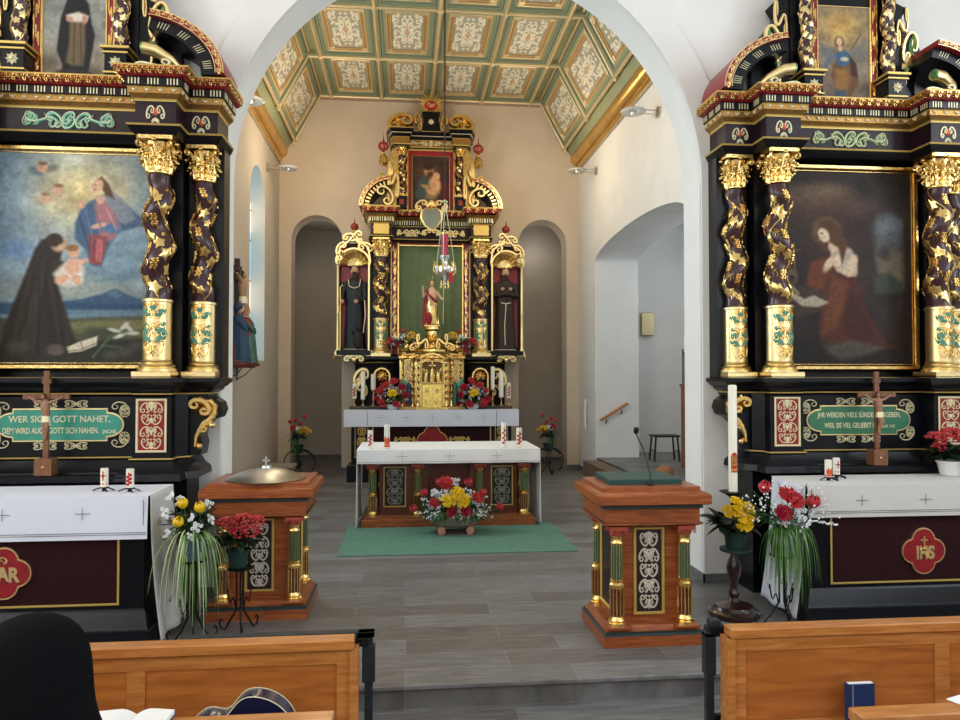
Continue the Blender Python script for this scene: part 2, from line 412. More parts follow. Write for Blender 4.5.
# ------------------------------------------------------------------ numpy painter
class Paint:
    """small picture painted in numpy; coordinates in user units"""
    def __init__(s, x0, x1, y0, y1, W, H, base):
        s.x0, s.x1, s.y0, s.y1, s.W, s.H = x0, x1, y0, y1, W, H
        s.X, s.Y = np.meshgrid(np.linspace(x0, x1, W), np.linspace(y0, y1, H))
        s.px = (x1 - x0) / W
        s.a = np.ones((H, W, 3)) * np.array(s.c(base))
    def c(s, h): return tuple(int(h[i:i + 2], 16) / 255 for i in (0, 2, 4)) if isinstance(h, str) else h
    def mix(s, m, col, op=1):
        m = np.clip(m, 0, 1)[..., None] * op
        s.a = s.a * (1 - m) + np.array(s.c(col)) * m; return s
    def ell(s, cx, cy, rx, ry, col, rot=0, soft=.15, op=1):
        c, q = cos(rot), sin(rot); dx, dy = s.X - cx, s.Y - cy
        d = np.sqrt(((dx * c + dy * q) / rx) ** 2 + ((-dx * q + dy * c) / ry) ** 2)
        return s.mix((1 + soft - d) / (2 * soft + 1e-6), col, op)
    def poly(s, pts, col, soft=1.0, op=1):
        ins = np.zeros(s.X.shape, bool); dist = np.full(s.X.shape, 1e9); n = len(pts)
        for i in range(n):
            xa, ya = pts[i]; xb, yb = pts[(i + 1) % n]
            cond = ((ya > s.Y) != (yb > s.Y))
            if yb != ya: ins ^= cond & (s.X < (xb - xa) * (s.Y - ya) / (yb - ya) + xa)
            t = np.clip(((s.X - xa) * (xb - xa) + (s.Y - ya) * (yb - ya)) / max(1e-9, (xb - xa) ** 2 + (yb - ya) ** 2), 0, 1)
            dist = np.minimum(dist, np.hypot(s.X - xa - t * (xb - xa), s.Y - ya - t * (yb - ya)))
        sd = np.where(ins, dist, -dist)
        return s.mix(sd / (2 * soft) + .5, col, op)
    def line(s, pts, w, col, soft=.6, op=1):
        dist = np.full(s.X.shape, 1e9)
        for (xa, ya), (xb, yb) in zip(pts[:-1], pts[1:]):
            t = np.clip(((s.X - xa) * (xb - xa) + (s.Y - ya) * (yb - ya)) / max(1e-9, (xb - xa) ** 2 + (yb - ya) ** 2), 0, 1)
            dist = np.minimum(dist, np.hypot(s.X - xa - t * (xb - xa), s.Y - ya - t * (yb - ya)))
        return s.mix((w / 2 - dist) / soft + .5, col, op)
    def noise(s, amp, sc=6, seed=1):
        r = np.random.RandomState(seed); t = np.zeros(s.X.shape)
        for k in (1, 2, 4):
            h, w = max(2, int(s.H / sc * k)), max(2, int(s.W / sc * k))
            g = r.rand(h + 1, w + 1)
            yy = np.linspace(0, h - 1e-3, s.H); xx = np.linspace(0, w - 1e-3, s.W)
            yi, xi = yy.astype(int), xx.astype(int); fy, fx = (yy - yi)[:, None], (xx - xi)[None]
            t += (g[yi][:, xi] * (1 - fy) * (1 - fx) + g[yi + 1][:, xi] * fy * (1 - fx) + g[yi][:, xi + 1] * (1 - fy) * fx + g[yi + 1][:, xi + 1] * fy * fx - .5) / k
        s.a = np.clip(s.a * (1 + amp * t[..., None]), 0, 1); return s
    def mesh(s, name, w, h, m, parent=None, loc=(0, 0, 0), thick=0, blank=False, bulge=None):
        """upright canvas facing -y; w x h metres, its lower left corner at loc"""
        W, H = s.W, s.H
        gx, gz = np.meshgrid(np.linspace(0, w, W), np.linspace(h, 0, H))
        gy = np.zeros(gx.shape) if bulge is None else bulge(gx / w, gz / h)
        co = np.stack([gx, gy, gz], -1).reshape(-1, 3)
        i = np.arange(H - 1)[:, None] * W + np.arange(W - 1)[None]
        f = np.stack([i + W, i + W + 1, i + 1, i], -1).reshape(-1, 4)
        me = bpy.data.meshes.new(name)
        me.vertices.add(len(co)); me.vertices.foreach_set('co', co.ravel().astype(np.float32))
        me.loops.add(len(f) * 4); me.loops.foreach_set('vertex_index', f.ravel().astype(np.int32))
        me.polygons.add(len(f)); me.polygons.foreach_set('loop_start', (np.arange(len(f)) * 4).astype(np.int32))
        me.update(); me.validate()
        a = s.a; l = np.where(a <= .04045, a / 12.92, ((a + .055) / 1.055) ** 2.4)
        ca = me.color_attributes.new('Col', 'FLOAT_COLOR', 'POINT')
        ca.data.foreach_set('color', np.concatenate([l.reshape(-1, 3), np.ones((W * H, 1))], 1).ravel().astype(np.float32))
        me.materials.append(m)
        if blank: return me
        o = bpy.data.objects.new(name, me); COL.objects.link(o); o.parent = parent; o.location = loc
        return o

# ------------------------------------------------------------------ room
def arc(cx, cz, r, a0, a1, n, rz=None):
    rz = rz or r
    return [(cx + r * cos(a0 + (a1 - a0) * i / n), cz + rz * sin(a0 + (a1 - a0) * i / n)) for i in range(n + 1)]
FY = 7.4; AC = .63; AR = 2.41; AZ = 4.1; CX = .57; BW = 16.7; CHW = 3.37
# floor with slate tiles
def slate():
    m = bpy.data.materials.new('slate tiles'); m.use_nodes = True; nt = m.node_tree; b = nt.nodes['Principled BSDF']; L = nt.links.new
    tc = nt.nodes.new('ShaderNodeTexCoord')
    br = nt.nodes.new('ShaderNodeTexBrick'); br.inputs['Scale'].default_value = 1; br.inputs['Brick Width'].default_value = 1.2; br.inputs['Row Height'].default_value = .3
    br.inputs['Mortar Size'].default_value = .0035; br.inputs['Mortar Smooth'].default_value = .1; br.inputs['Bias'].default_value = 0; br.offset = .37
    br.inputs['Color1'].default_value = (.125, .113, .102, 1); br.inputs['Color2'].default_value = (.20, .198, .20, 1); br.inputs['Mortar'].default_value = (.23, .22, .21, 1)
    L(tc.outputs['Object'], br.inputs['Vector'])
    mp = nt.nodes.new('ShaderNodeMapping'); mp.inputs['Scale'].default_value = (1.2, 9, 1); L(tc.outputs['Object'], mp.inputs[0])
    n = nt.nodes.new('ShaderNodeTexNoise'); n.inputs['Scale'].default_value = 3.2; n.inputs['Detail'].default_value = 8; n.inputs['Distortion'].default_value = .8; L(mp.outputs[0], n.inputs['Vector'])
    mr = nt.nodes.new('ShaderNodeMapRange'); mr.inputs[1].default_value = .3; mr.inputs[2].default_value = .7; mr.inputs[3].default_value = .62; mr.inputs[4].default_value = 1.3; L(n.outputs[0], mr.inputs[0])
    mx = nt.nodes.new('ShaderNodeMix'); mx.data_type = 'RGBA'; mx.blend_type = 'MULTIPLY'; mx.inputs[0].default_value = 1
    L(br.outputs[0], mx.inputs[6]); L(mr.outputs[0], mx.inputs[7]); L(mx.outputs[2], b.inputs['Base Color'])
    r2 = nt.nodes.new('ShaderNodeMapRange'); r2.inputs[3].default_value = .3; r2.inputs[4].default_value = .5; L(n.outputs[0], r2.inputs[0]); L(r2.outputs[0], b.inputs['Roughness'])
    bp = nt.nodes.new('ShaderNodeBump'); bp.inputs['Strength'].default_value = .25; bp.inputs['Distance'].default_value = .004; L(n.outputs[0], bp.inputs['Height']); L(bp.outputs[0], b.inputs['Normal'])
    return m
slatem = slate()
structure(MB().box(-7.6, 8.2, 5.16, 20.2, -.3, 0).build('floor', slatem))
structure(MB().box(-7.6, 8.2, -9, 5.2, -.5, -.17).build('floor_nave', slatem))
structure(MB().box(-7.6, 8.2, 5.12, 5.2, -.035, .002, .008).build('trim_1', slatem))
# triumphal arch wall
out = [(-7.6, 0), (AC - AR, 0)] + [(x, z) for x, z in arc(AC, AZ, AR, PI, 0, 56)] + [(AC + AR, 0), (8.2, 0), (8.2, 9.6), (-7.6, 9.6)]
structure(MB().prism(out, FY, FY + .47).build('wall_front', wallm))
ring = [(AC - AR, 0)] + arc(AC, AZ, AR, PI, 0, 56) + [(AC + AR, 0)]
ro = [(AC - AR - .30, 0)] + arc(AC, AZ, AR + .30, PI, 0, 56) + [(AC + AR + .30, 0)]
b = MB(); n = len(ring)
for k, (i, o_) in enumerate(zip(ring, ro)):
    o2 = (o_[0] + (-.03 if k < n / 2 else .03) * 0, o_[1])
    dx, dz = o_[0] - AC, (o_[1] - AZ if o_[1] > AZ else 0); L = math.hypot(dx, dz)
    o3 = (o_[0] + dx / L * .045, o_[1] + dz / L * .045)
    b.v += [(i[0], FY - .035, i[1]), (o_[0], FY - .035, o_[1]), (o3[0], FY + .005, o3[1]), (i[0], FY + .01, i[1])]
for k in range(n - 1):
    for j in range(3):
        a = k * 4 + j; b.f.append((a, a + 4, a + 5, a + 1)); b.m.append(0)
    a = k * 4; b.f.append((a + 3, a + 7, a + 4, a)); b.m.append(0)
structure(b.build('trim_2', wallm))
# chancel walls
nL, nR = (-2.53, -1.42), (2.55, 3.66)
def nichearc(a, b_, zt): r = (b_ - a) / 2; return [(a, 0)] + arc((a + b_) / 2, zt - r, r, PI, 0, 24) + [(b_, 0)]
out = [(-7.6, 0)] + nichearc(*nL, 5.70) + nichearc(*nR, 5.70) + [(8.2, 0), (8.2, 9), (-7.6, 9)]
structure(MB().prism(out, BW, BW + .55).build('wall_back', wallc))
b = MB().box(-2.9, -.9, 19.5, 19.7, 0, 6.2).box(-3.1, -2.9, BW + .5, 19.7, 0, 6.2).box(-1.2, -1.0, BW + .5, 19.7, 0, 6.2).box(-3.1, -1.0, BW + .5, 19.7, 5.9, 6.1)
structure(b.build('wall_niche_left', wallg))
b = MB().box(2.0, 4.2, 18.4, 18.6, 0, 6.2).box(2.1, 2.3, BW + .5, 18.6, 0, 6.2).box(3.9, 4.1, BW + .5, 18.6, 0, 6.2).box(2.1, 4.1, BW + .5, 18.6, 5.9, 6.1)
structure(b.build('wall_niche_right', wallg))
XL, XR = CX - CHW, CX + CHW
wy = (13.65, 15.05)
out = [(FY + .4, 2.42), (wy[0], 2.42)] + arc((wy[0] + wy[1]) / 2, 5.4, .7, PI, 0, 20) + [(wy[1], 2.42), (BW + .3, 2.42), (BW + .3, 9), (FY + .4, 9)]
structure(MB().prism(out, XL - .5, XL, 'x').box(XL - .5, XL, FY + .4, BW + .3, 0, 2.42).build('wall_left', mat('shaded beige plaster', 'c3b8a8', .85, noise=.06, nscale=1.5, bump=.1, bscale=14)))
oy = (10.15, 15.2)
out = [(FY + .4, 0), (oy[0], 0), (oy[0], 4.5)] + [((oy[0] + oy[1]) / 2 - (oy[1] - oy[0]) / 2 * cos(PI * i / 30), 4.5 + .33 * sin(PI * i / 30)) for i in range(1, 30)] + [(oy[1], 4.5), (oy[1], 0), (BW + .3, 0), (BW + .3, 9), (FY + .4, 9)]
structure(MB().prism(out, XR, XR + .93, 'x').build('wall_right', wallm))
# side chapel seen through the right-hand arch
structure(MB().box(XR + .02, 7.6, 9.0, 16.6, 0, .42).build('floor_side_chapel', slatem))
structure(MB().box(4.87, 7.8, 16.2, 16.4, 0, 6).box(7.1, 7.3, 8.4, 16.4, 0, 6).box(4.87, 7.3, 8.2, 8.4, 0, 6).build('wall_side_chapel', wallm))
structure(MB().box(4.8, 7.3, 8.2, 16.4, 5.6, 5.8).build('ceiling_side_chapel', wallm))
# skirtings
structure(MB().box(AC + AR - .015, AC + AR + .32, FY - .05, FY - .034, 0, .09).box(AC + AR - .015, AC + AR, FY - .05, FY + .48, 0, .09).build('baseboard_arch_right', basem))
structure(MB().box(AC - AR - .32, AC - AR + .015, FY - .05, FY - .034, 0, .09).box(AC - AR, AC - AR + .015, FY - .05, FY + .48, 0, .09).build('baseboard_arch_left', basem))
structure(MB().box(-1.42, 2.55, BW - .015, BW, 0, .1).box(XL, -2.53, BW - .015, BW, 0, .1).box(3.66, XR, BW - .015, BW, 0, .1).box(-2.88, -1.2, 19.485, 19.5, 0, .1).box(2.3, 3.9, 18.385, 18.4, 0, .1).build('baseboard_back', basem))
structure(MB().box(XL, XL + .015, FY + .47, BW, 0, .1).build('baseboard_left', basem))
structure(MB().box(XR - .015, XR, FY + .47, oy[0], 0, .1).box(XR - .015, XR, oy[1], BW, 0, .1).build('baseboard_right', basem))
# chancel window, modern glass in pale blue and white
w = MB()
w.prism([(wy[0], 2.42)] + arc((wy[0] + wy[1]) / 2, 5.4, .7, PI, 0, 20) + [(wy[1], 2.42)], XL - .30, XL - .28, 'x')
gm = bpy.data.materials.new('daylit coloured glass'); gm.use_nodes = True; nt = gm.node_tree; nb = nt.nodes['Principled BSDF']
tc = nt.nodes.new('ShaderNodeTexCoord'); mp = nt.nodes.new('ShaderNodeMapping'); mp.inputs['Scale'].default_value = (1, 1.6, 1.4); nt.links.new(tc.outputs['Object'], mp.inputs[0])
vn = nt.nodes.new('ShaderNodeTexVoronoi'); vn.inputs['Scale'].default_value = 1.3; nt.links.new(mp.outputs[0], vn.inputs['Vector'])
rr = nt.nodes.new('ShaderNodeValToRGB'); rr.color_ramp.interpolation = 'CONSTANT'
rr.color_ramp.elements[0].color = (*hexc('f4fbff'), 1); rr.color_ramp.elements[1].position = .5; rr.color_ramp.elements[1].color = (*hexc('5fb2e0'), 1)
e = rr.color_ramp.elements.new(.8); e.color = (*hexc('93cdec'), 1)
nt.links.new(vn.outputs['Color'], rr.inputs[0]); nt.links.new(rr.outputs[0], nb.inputs['Emission Color']); nb.inputs['Emission Strength'].default_value = 1.7
nb.inputs['Base Color'].default_value = (.5, .7, .8, 1)
pane = structure(w.build('window_1', gm))
fr = MB()
for z in (3.2, 4.0, 4.8, 5.4): fr.box(XL - .28, XL - .265, wy[0], wy[1], z - .008, z + .008)
fr.box(XL - .28, XL - .265, (wy[0] + wy[1]) / 2 - .008, (wy[0] + wy[1]) / 2 + .008, 2.42, 6.08)
fr.build('window_frame', steel, pane)
# coffered ceiling
CT = 8.45; FW = 2.49; SL0 = (FW, CT); SL1 = (3.2, 7.16)
ceil = MB(); Y0, Y1 = FY + .45, BW + .02
ceil.box(CX - FW - .1, CX + FW + .1, Y0, Y1, CT, CT + .2)
for s in (1, -1): ceil.prism([(CX + s * FW, CT), (CX + s * (FW + .05), CT + .3), (CX + s * 3.6, 7.2), (CX + s * 3.2, 7.16)], Y0, Y1)
C_ = structure(ceil.build('ceiling', ceil_green))
cv = MB()
for s in (1, -1):
    pr = [(3.16, 7.24), (3.20, 7.17), (3.19, 7.12)] + [(3.17 + .14 * (1 - cos(PI / 2 * t / 6)) + .02, 7.10 - .14 * sin(PI / 2 * t / 6)) for t in range(7)] + [(3.335, 6.94), (3.30, 6.93), (3.30, 6.90), (3.34, 6.88), (3.37, 6.84), (3.5, 6.84), (3.5, 7.3)]
    cv.prism([(CX + s * x, z) for x, z in pr], Y0, Y1)
cv.build('gilt_cornice', cove, C_)
bb = MB()
for s in (1, -1): bb.box(CX + s * 3.37 - .03, CX + s * 3.37 + .03, Y0, Y1, 6.815, 6.845)
bb.build('cornice_shadow_strip', mat('taupe shadow paint', 'a89a8c', .8), C_)  # taupe strip below the cornice, its shadow put into the colour
# painted arabesque panel (shared mesh)
def arabesque(seed):
    p = Paint(-1, 1, -1.2, 1.2, 64, 84, 'a9a592')
    rs = random.Random(seed)
    st = []
    for (cx, cy, w_, h_, fx, fz, r, src) in ((.42, -.62, .75, .62, 1, 1, .5, CN), (.45, .62, .75, .62, 1, -1, -.5, CN), (.5, 0, .62, .5, 1, 1, 0, SN), (.25, -.3, .45, .4, -1, 1, .9, CN), (.25, .34, .45, .4, -1, -1, -.9, CN), (.7, -.95, .4, .3, 1, 1, 0, SN), (.7, .95, .4, .3, 1, -1, 0, SN)):
        st.append(place(src, cx, cy, w_, h_, rot=r + rs.uniform(-.2, .2), fx=fx, fz=fz))
    for q in st: p.line(q, .075, 'f0ead6', .05); p.line([(-x, y) for x, y in q], .075, 'f0ead6', .05)
    for (x, y) in ((.15, -.95), (.15, .95), (.75, -.35), (.75, .35), (.3, 0), (.9, -.7), (.9, .7), (.5, -.3), (.52, .3)):
        for sg in (1, -1): p.ell(sg * x, y, .09, .055, 'f6f0de', .5 * sg, .4)
    p.ell(0, 0, .14, .1, 'dca26a', 0, .4); p.ell(0, 0, .24, .05, 'd9b184', 0, .5, .7); p.ell(0, -.5, .06, .12, 'd6c49a', 0, .4); p.ell(0, .5, .06, .12, 'd6c49a', 0, .4)
    return p
PW, PL = 1.12, 2.05   # coffer pitch across and along
AM = [arabesque(s).mesh('coffer_painting', .52, 1.05, panelm, blank=True) for s in (1, 2)]
def frame_xy(mb, x0, x1, y0, y1, w, z0, z1, bev=0):
    mb.box(x0, x1, y0, y0 + w, z0, z1, bev); mb.box(x0, x1, y1 - w, y1, z0, z1, bev); mb.box(x0, x0 + w, y0 + w, y1 - w, z0, z1, bev); mb.box(x1 - w, x1, y0 + w, y1 - w, z0, z1, bev)
def coffer(w, l):
    """hangs below z = 0, centred, long side along y"""
    mb = MB()
    mb.use(ceil_dark); frame_xy(mb, -w / 2, w / 2, -l / 2, l / 2, .05, -.075, 0)
    mb.use(ceil_green); frame_xy(mb, -w / 2 + .05, w / 2 - .05, -l / 2 + .05, l / 2 - .05, .06, -.05, 0)
    mb.use(ceil_gold); frame_xy(mb, -w / 2 + .11, w / 2 - .11, -l / 2 + .11, l / 2 - .11, .028, -.065, 0, .008)
    mb.use(ceil_or); frame_xy(mb, -w / 2 + .138, w / 2 - .138, -l / 2 + .138, l / 2 - .138, .07, -.035, 0)
    mb.use(ceil_gold); frame_xy(mb, -w / 2 + .19, w / 2 - .19, -l / 2 + .19, l / 2 - .19, .012, -.045, 0)
    for sx in (1, -1):
        for sy in (1, -1): mb.box(sx * (w / 2 - .18) - .05, sx * (w / 2 - .18) + .05, sy * (l / 2 - .18) - .05, sy * (l / 2 - .18) + .05, -.055, 0, .01)
    return mb
cof = coffer(PW - .14, PL - .16).build('coffer_frame', None, C_)
cof2 = coffer(1.10, PL - .16).build('coffer_frame', None, C_)
def put_coffer(src, M, k, w):
    c = src.copy(); COL.objects.link(c); c.parent = C_; c.matrix_local = M
    q = bpy.data.objects.new('coffer_painting', AM[k % 2]); COL.objects.link(q); q.parent = c
    sx = (w - .40) / .52; sy = (PL - .56) / 1.05
    q.matrix_local = Matrix.Translation((-(w - .40) / 2, (PL - .56) / 2, -.02)) @ Matrix.Rotation(PI / 2, 4, 'X') @ Matrix.Diagonal((sx, 1, sy, 1))
rib = MB(); rib.use(ceil_green)
rows = [BW - .08 - PL * (k + .5) for k in range(5)]
k = 0
for yc in rows:
    if yc - PL / 2 < FY + .3: break
    for i in range(4):
        put_coffer(cof, Matrix.Translation((CX + (i - 1.5) * PW, yc, CT - .001)), k, PW - .14); k += 1
    for s in (1, -1):
        a = Vector((CX + s * SL0[0], yc, SL0[1])); c_ = Vector((CX + s * SL1[0], yc, SL1[1]))
        d = (c_ - a).normalized(); nrm = Vector((d.z * s, 0, -d.x * s)); nrm = nrm if nrm.z < 0 else -nrm
        ctr = a + d * .66
        xax = d * -s if False else d; zax = -nrm; yax = zax.cross(xax)
        M = Matrix(((xax.x, yax.x, zax.x, ctr.x), (xax.y, yax.y, zax.y, ctr.y), (xax.z, yax.z, zax.z, ctr.z), (0, 0, 0, 1)))
        put_coffer(cof2, M, k, 1.10); k += 1
bpy.data.objects.remove(cof); bpy.data.objects.remove(cof2)
def bead(mb, p, q, r=.028):
    mb.use(ceil_gold); mb.tube([p, q], r, 8)
gb = MB()
for i in range(5):
    x = CX + (i - 2) * PW; rib.box(x - .06, x + .06, Y0, Y1, CT - .10, CT); bead(gb, (x, Y0, CT - .115), (x, Y1, CT - .115))
for k in range(6):
    y = BW - .08 - PL * k
    if y < FY + .5: break
    rib.box(CX - FW, CX + FW, y - .07, y + .07, CT - .09, CT); bead(gb, (CX - FW, y, CT - .105), (CX + FW, y, CT - .105))
    for i in range(5):
        x = CX + (i - 2) * PW; gb.use(ceil_gold); gb.ell((x, y, CT - .13), (.05, .05, .035), 8, 5)
    for s in (1, -1):
        a = Vector((CX + s * (SL0[0] - .03), y, SL0[1] - .06)); c_ = Vector((CX + s * (SL1[0] - .14), y, SL1[1] + .1))
        bead(gb, a, c_)
        rib.tube([a + Vector((s * .03, 0, .04)), c_ + Vector((s * .03, 0, .04))], .07, 4)
for s in (1, -1):
    a = (CX + s * (FW - .02), CT - .03); c_ = (CX + s * 3.03, 7.32)
    gb.tube([(a[0], Y0, a[1]), (a[0], Y1, a[1])], .03, 8); gb.tube([(c_[0], Y0, c_[1]), (c_[0], Y1, c_[1])], .035, 8)
    gb.tube([(CX + s * (FW + .06), Y0, CT - .13), (CX + s * (FW + .06), Y1, CT - .13)], .025, 8)
rib.build('ceiling_ribs', None, C_); gb.build('gilt_beads', None, C_)
# plaster strip where back wall meets the vault, shadow put into its pinkish colour
MB().box(CX - FW, CX + FW, BW - .03, BW, CT - .16, CT - .02).build('wall_edge_shadow_strip', mat('rose taupe shadow paint', 'b59a88', .8), C_)
# nave shell around the camera
structure(MB().box(-7.6, -7.4, -9, FY, -.17, 9.6).build('wall_nave_left', wallm))
structure(MB().box(8.0, 8.2, -9, FY, -.17, 9.6).build('wall_nave_right', wallm))
structure(MB().box(-7.6, 8.2, -9.2, -9, -.17, 9.6).build('wall_nave_rear', wallm))
structure(MB().box(-7.6, 8.2, -9.2, FY + .4, 9.5, 9.7).build('ceiling_nave', wallm))

# ------------------------------------------------------------------ light
def area(name, loc, rot, sx, sy, e, col=(1, 1, 1)):
    l = bpy.data.lights.new(name, 'AREA'); l.shape = 'RECTANGLE'; l.size = sx; l.size_y = sy; l.energy = e; l.color = col
    o = bpy.data.objects.new(name, l); COL.objects.link(o); o.location = loc; o.rotation_euler = rot; return o
W_ = (1, .985, .96); D_ = (.80, .90, 1)
nw = 1
for y in (-5, -1, 3.4):
    for x, s in ((-7.38, 1), (7.98, -1)):
        area('nave_window_light', (x + s * .05, y, 5.2), (0, -s * PI / 2, 0), 4.2, 1.8, 190 if s > 0 else 170, D_ if s < 0 else W_)
        nw += 1
        structure(MB().box(min(x, x + s * .03), max(x, x + s * .03), y - 1.0, y + 1.0, 3.0, 7.4).build('window_%d' % nw, whitep))
area('rear_fill_light', (.6, -8.5, 6), (PI / 2 - .1, 0, 0), 6, 3, 120, W_)  # unseen fill light added behind the camera
area('added_chancel_light', (XL + .06, 9.6, 4.3), (0, -PI / 2, 0), 3.4, 1.3, 130, (.60, .84, 1))  # unseen side light added to the chancel, hidden by the arch wall
structure(MB().box(XL, XL + .03, 8.95, 10.25, 2.6, 6.0).build('window_8', whitep))  # added panel for an invented window behind that light
area('added_chancel_light', (XR - .06, 9.1, 5.4), (0, PI / 2, 0), 2.2, 1.2, 18, (.85, .92, 1))  # second added chancel light, also out of view
structure(MB().box(XR - .03, XR, 8.5, 9.7, 4.3, 6.5).build('window_9', whitep))  # added panel behind it, an invented window
area('side_chapel_light', (7.0, 13.0, 4.2), (0, PI / 2, 0), 1.6, 2.2, 45, (.78, .88, 1))
for p, a, e in (((-1.6, 14.2, 6.3), 0, 34), ((2.4, 14.2, 6.3), 0, 30), ((-1.5, 10.8, 6.2), 0, 30), ((2.0, 10.8, 6.2), 0, 20)):
    l = bpy.data.lights.new('wall_lamp_light', 'POINT'); l.energy = e * 1.9; l.color = (1, .80, .55); l.shadow_soft_size = .3
    o = bpy.data.objects.new('wall_lamp_light', l); COL.objects.link(o); o.location = p
for x in (-2, 3.1):  # point lights added to brighten the niches, no fitting there
    l = bpy.data.lights.new('niche_fill_light', 'POINT'); l.energy = 5; l.color = (1, .93, .84); l.shadow_soft_size = .2
    o = bpy.data.objects.new('niche_fill_light', l); COL.objects.link(o); o.location = (x, 17.9, 5.2)
wd = bpy.data.worlds.new('world'); S.world = wd; wd.use_nodes = True
wd.node_tree.nodes['Background'].inputs[0].default_value = (.7, .8, 1, 1); wd.node_tree.nodes['Background'].inputs[1].default_value = .4
# ------------------------------------------------------------------ architectural ornament shared by the altars
def twisted(mb, z0, z1, r, turns, amp, n=18, hand=1, taper=.12):
    N = int(turns * 14); pr = []
    for i in range(N + 1):
        t = i / N; pr.append((r * (1 - taper * t), z0 + (z1 - z0) * t))
    def off(z):
        t = (z - z0) / (z1 - z0); e = min(1, t * 8, (1 - t) * 8)
        a = hand * 2 * PI * turns * t; return (amp * e * cos(a), amp * e * sin(a))
    mb.lathe(pr, n, off=off)
    def surf(u, z, h):       # u is arc length measured from the front (-y)
        t = min(1, max(0, (z - z0) / (z1 - z0))); rr = r * (1 - taper * t) + h; a = u / r - PI / 2
        ox, oy = off(z); return (ox + rr * cos(a), oy + rr * sin(a), z)
    return surf
def vine(mb, z0, z1, r, turns, surf, hand=1, size=.03, wid=.005, fruit=True, n_leaf=None):
    N = int(turns * 20); pts = []
    for i in range(N + 1):
        t = i / N; pts.append(((-hand * 2 * PI * turns * t) * r * .55 + .3 * r, z0 + (z1 - z0) * t))
    # wavy tendril winding round the shaft
    stroke(mb, pts, wid, wid * 1.2, surf, taper=False)
    rs = random.Random(int(z0 * 1000 + r * 1e4))
    L = n_leaf or int((z1 - z0) / (size * 1.75))
    for i in range(L):
        t = (i + .5) / L; z = z0 + (z1 - z0) * t
        for j, u in enumerate((-1.35, .1, 1.6, 3.1, 4.6)):
            if i % 2: u += .75
            zz = z + (j % 2) * size * .8; uu = (u + rs.uniform(-.12, .12)) * r
            if not z0 + size < zz < z1 - size: continue
            q = (i + 2 * j) % 4
            if fruit and q == 0:
                for a in range(5):
                    for b_ in range(2): dome(mb, uu + (b_ - .5) * size * .55 + (a % 2) * size * .2, zz + (a - 2) * size * .36, size * .34, size * .4, surf, 6)
            elif q == 3: leaf2(mb, uu, zz, rs.uniform(0, 6), size * 1.1, size * .6, size * .3, surf, 3)
            else: maple(mb, uu, zz, rs.uniform(0, 6), size * rs.uniform(.85, 1.15), size * .35, surf)
            stroke(mb, [(uu, zz - size * .3), (uu + size * .5, zz - size), (uu + size * .3, zz - size * 1.5)], wid * .6, wid, surf)
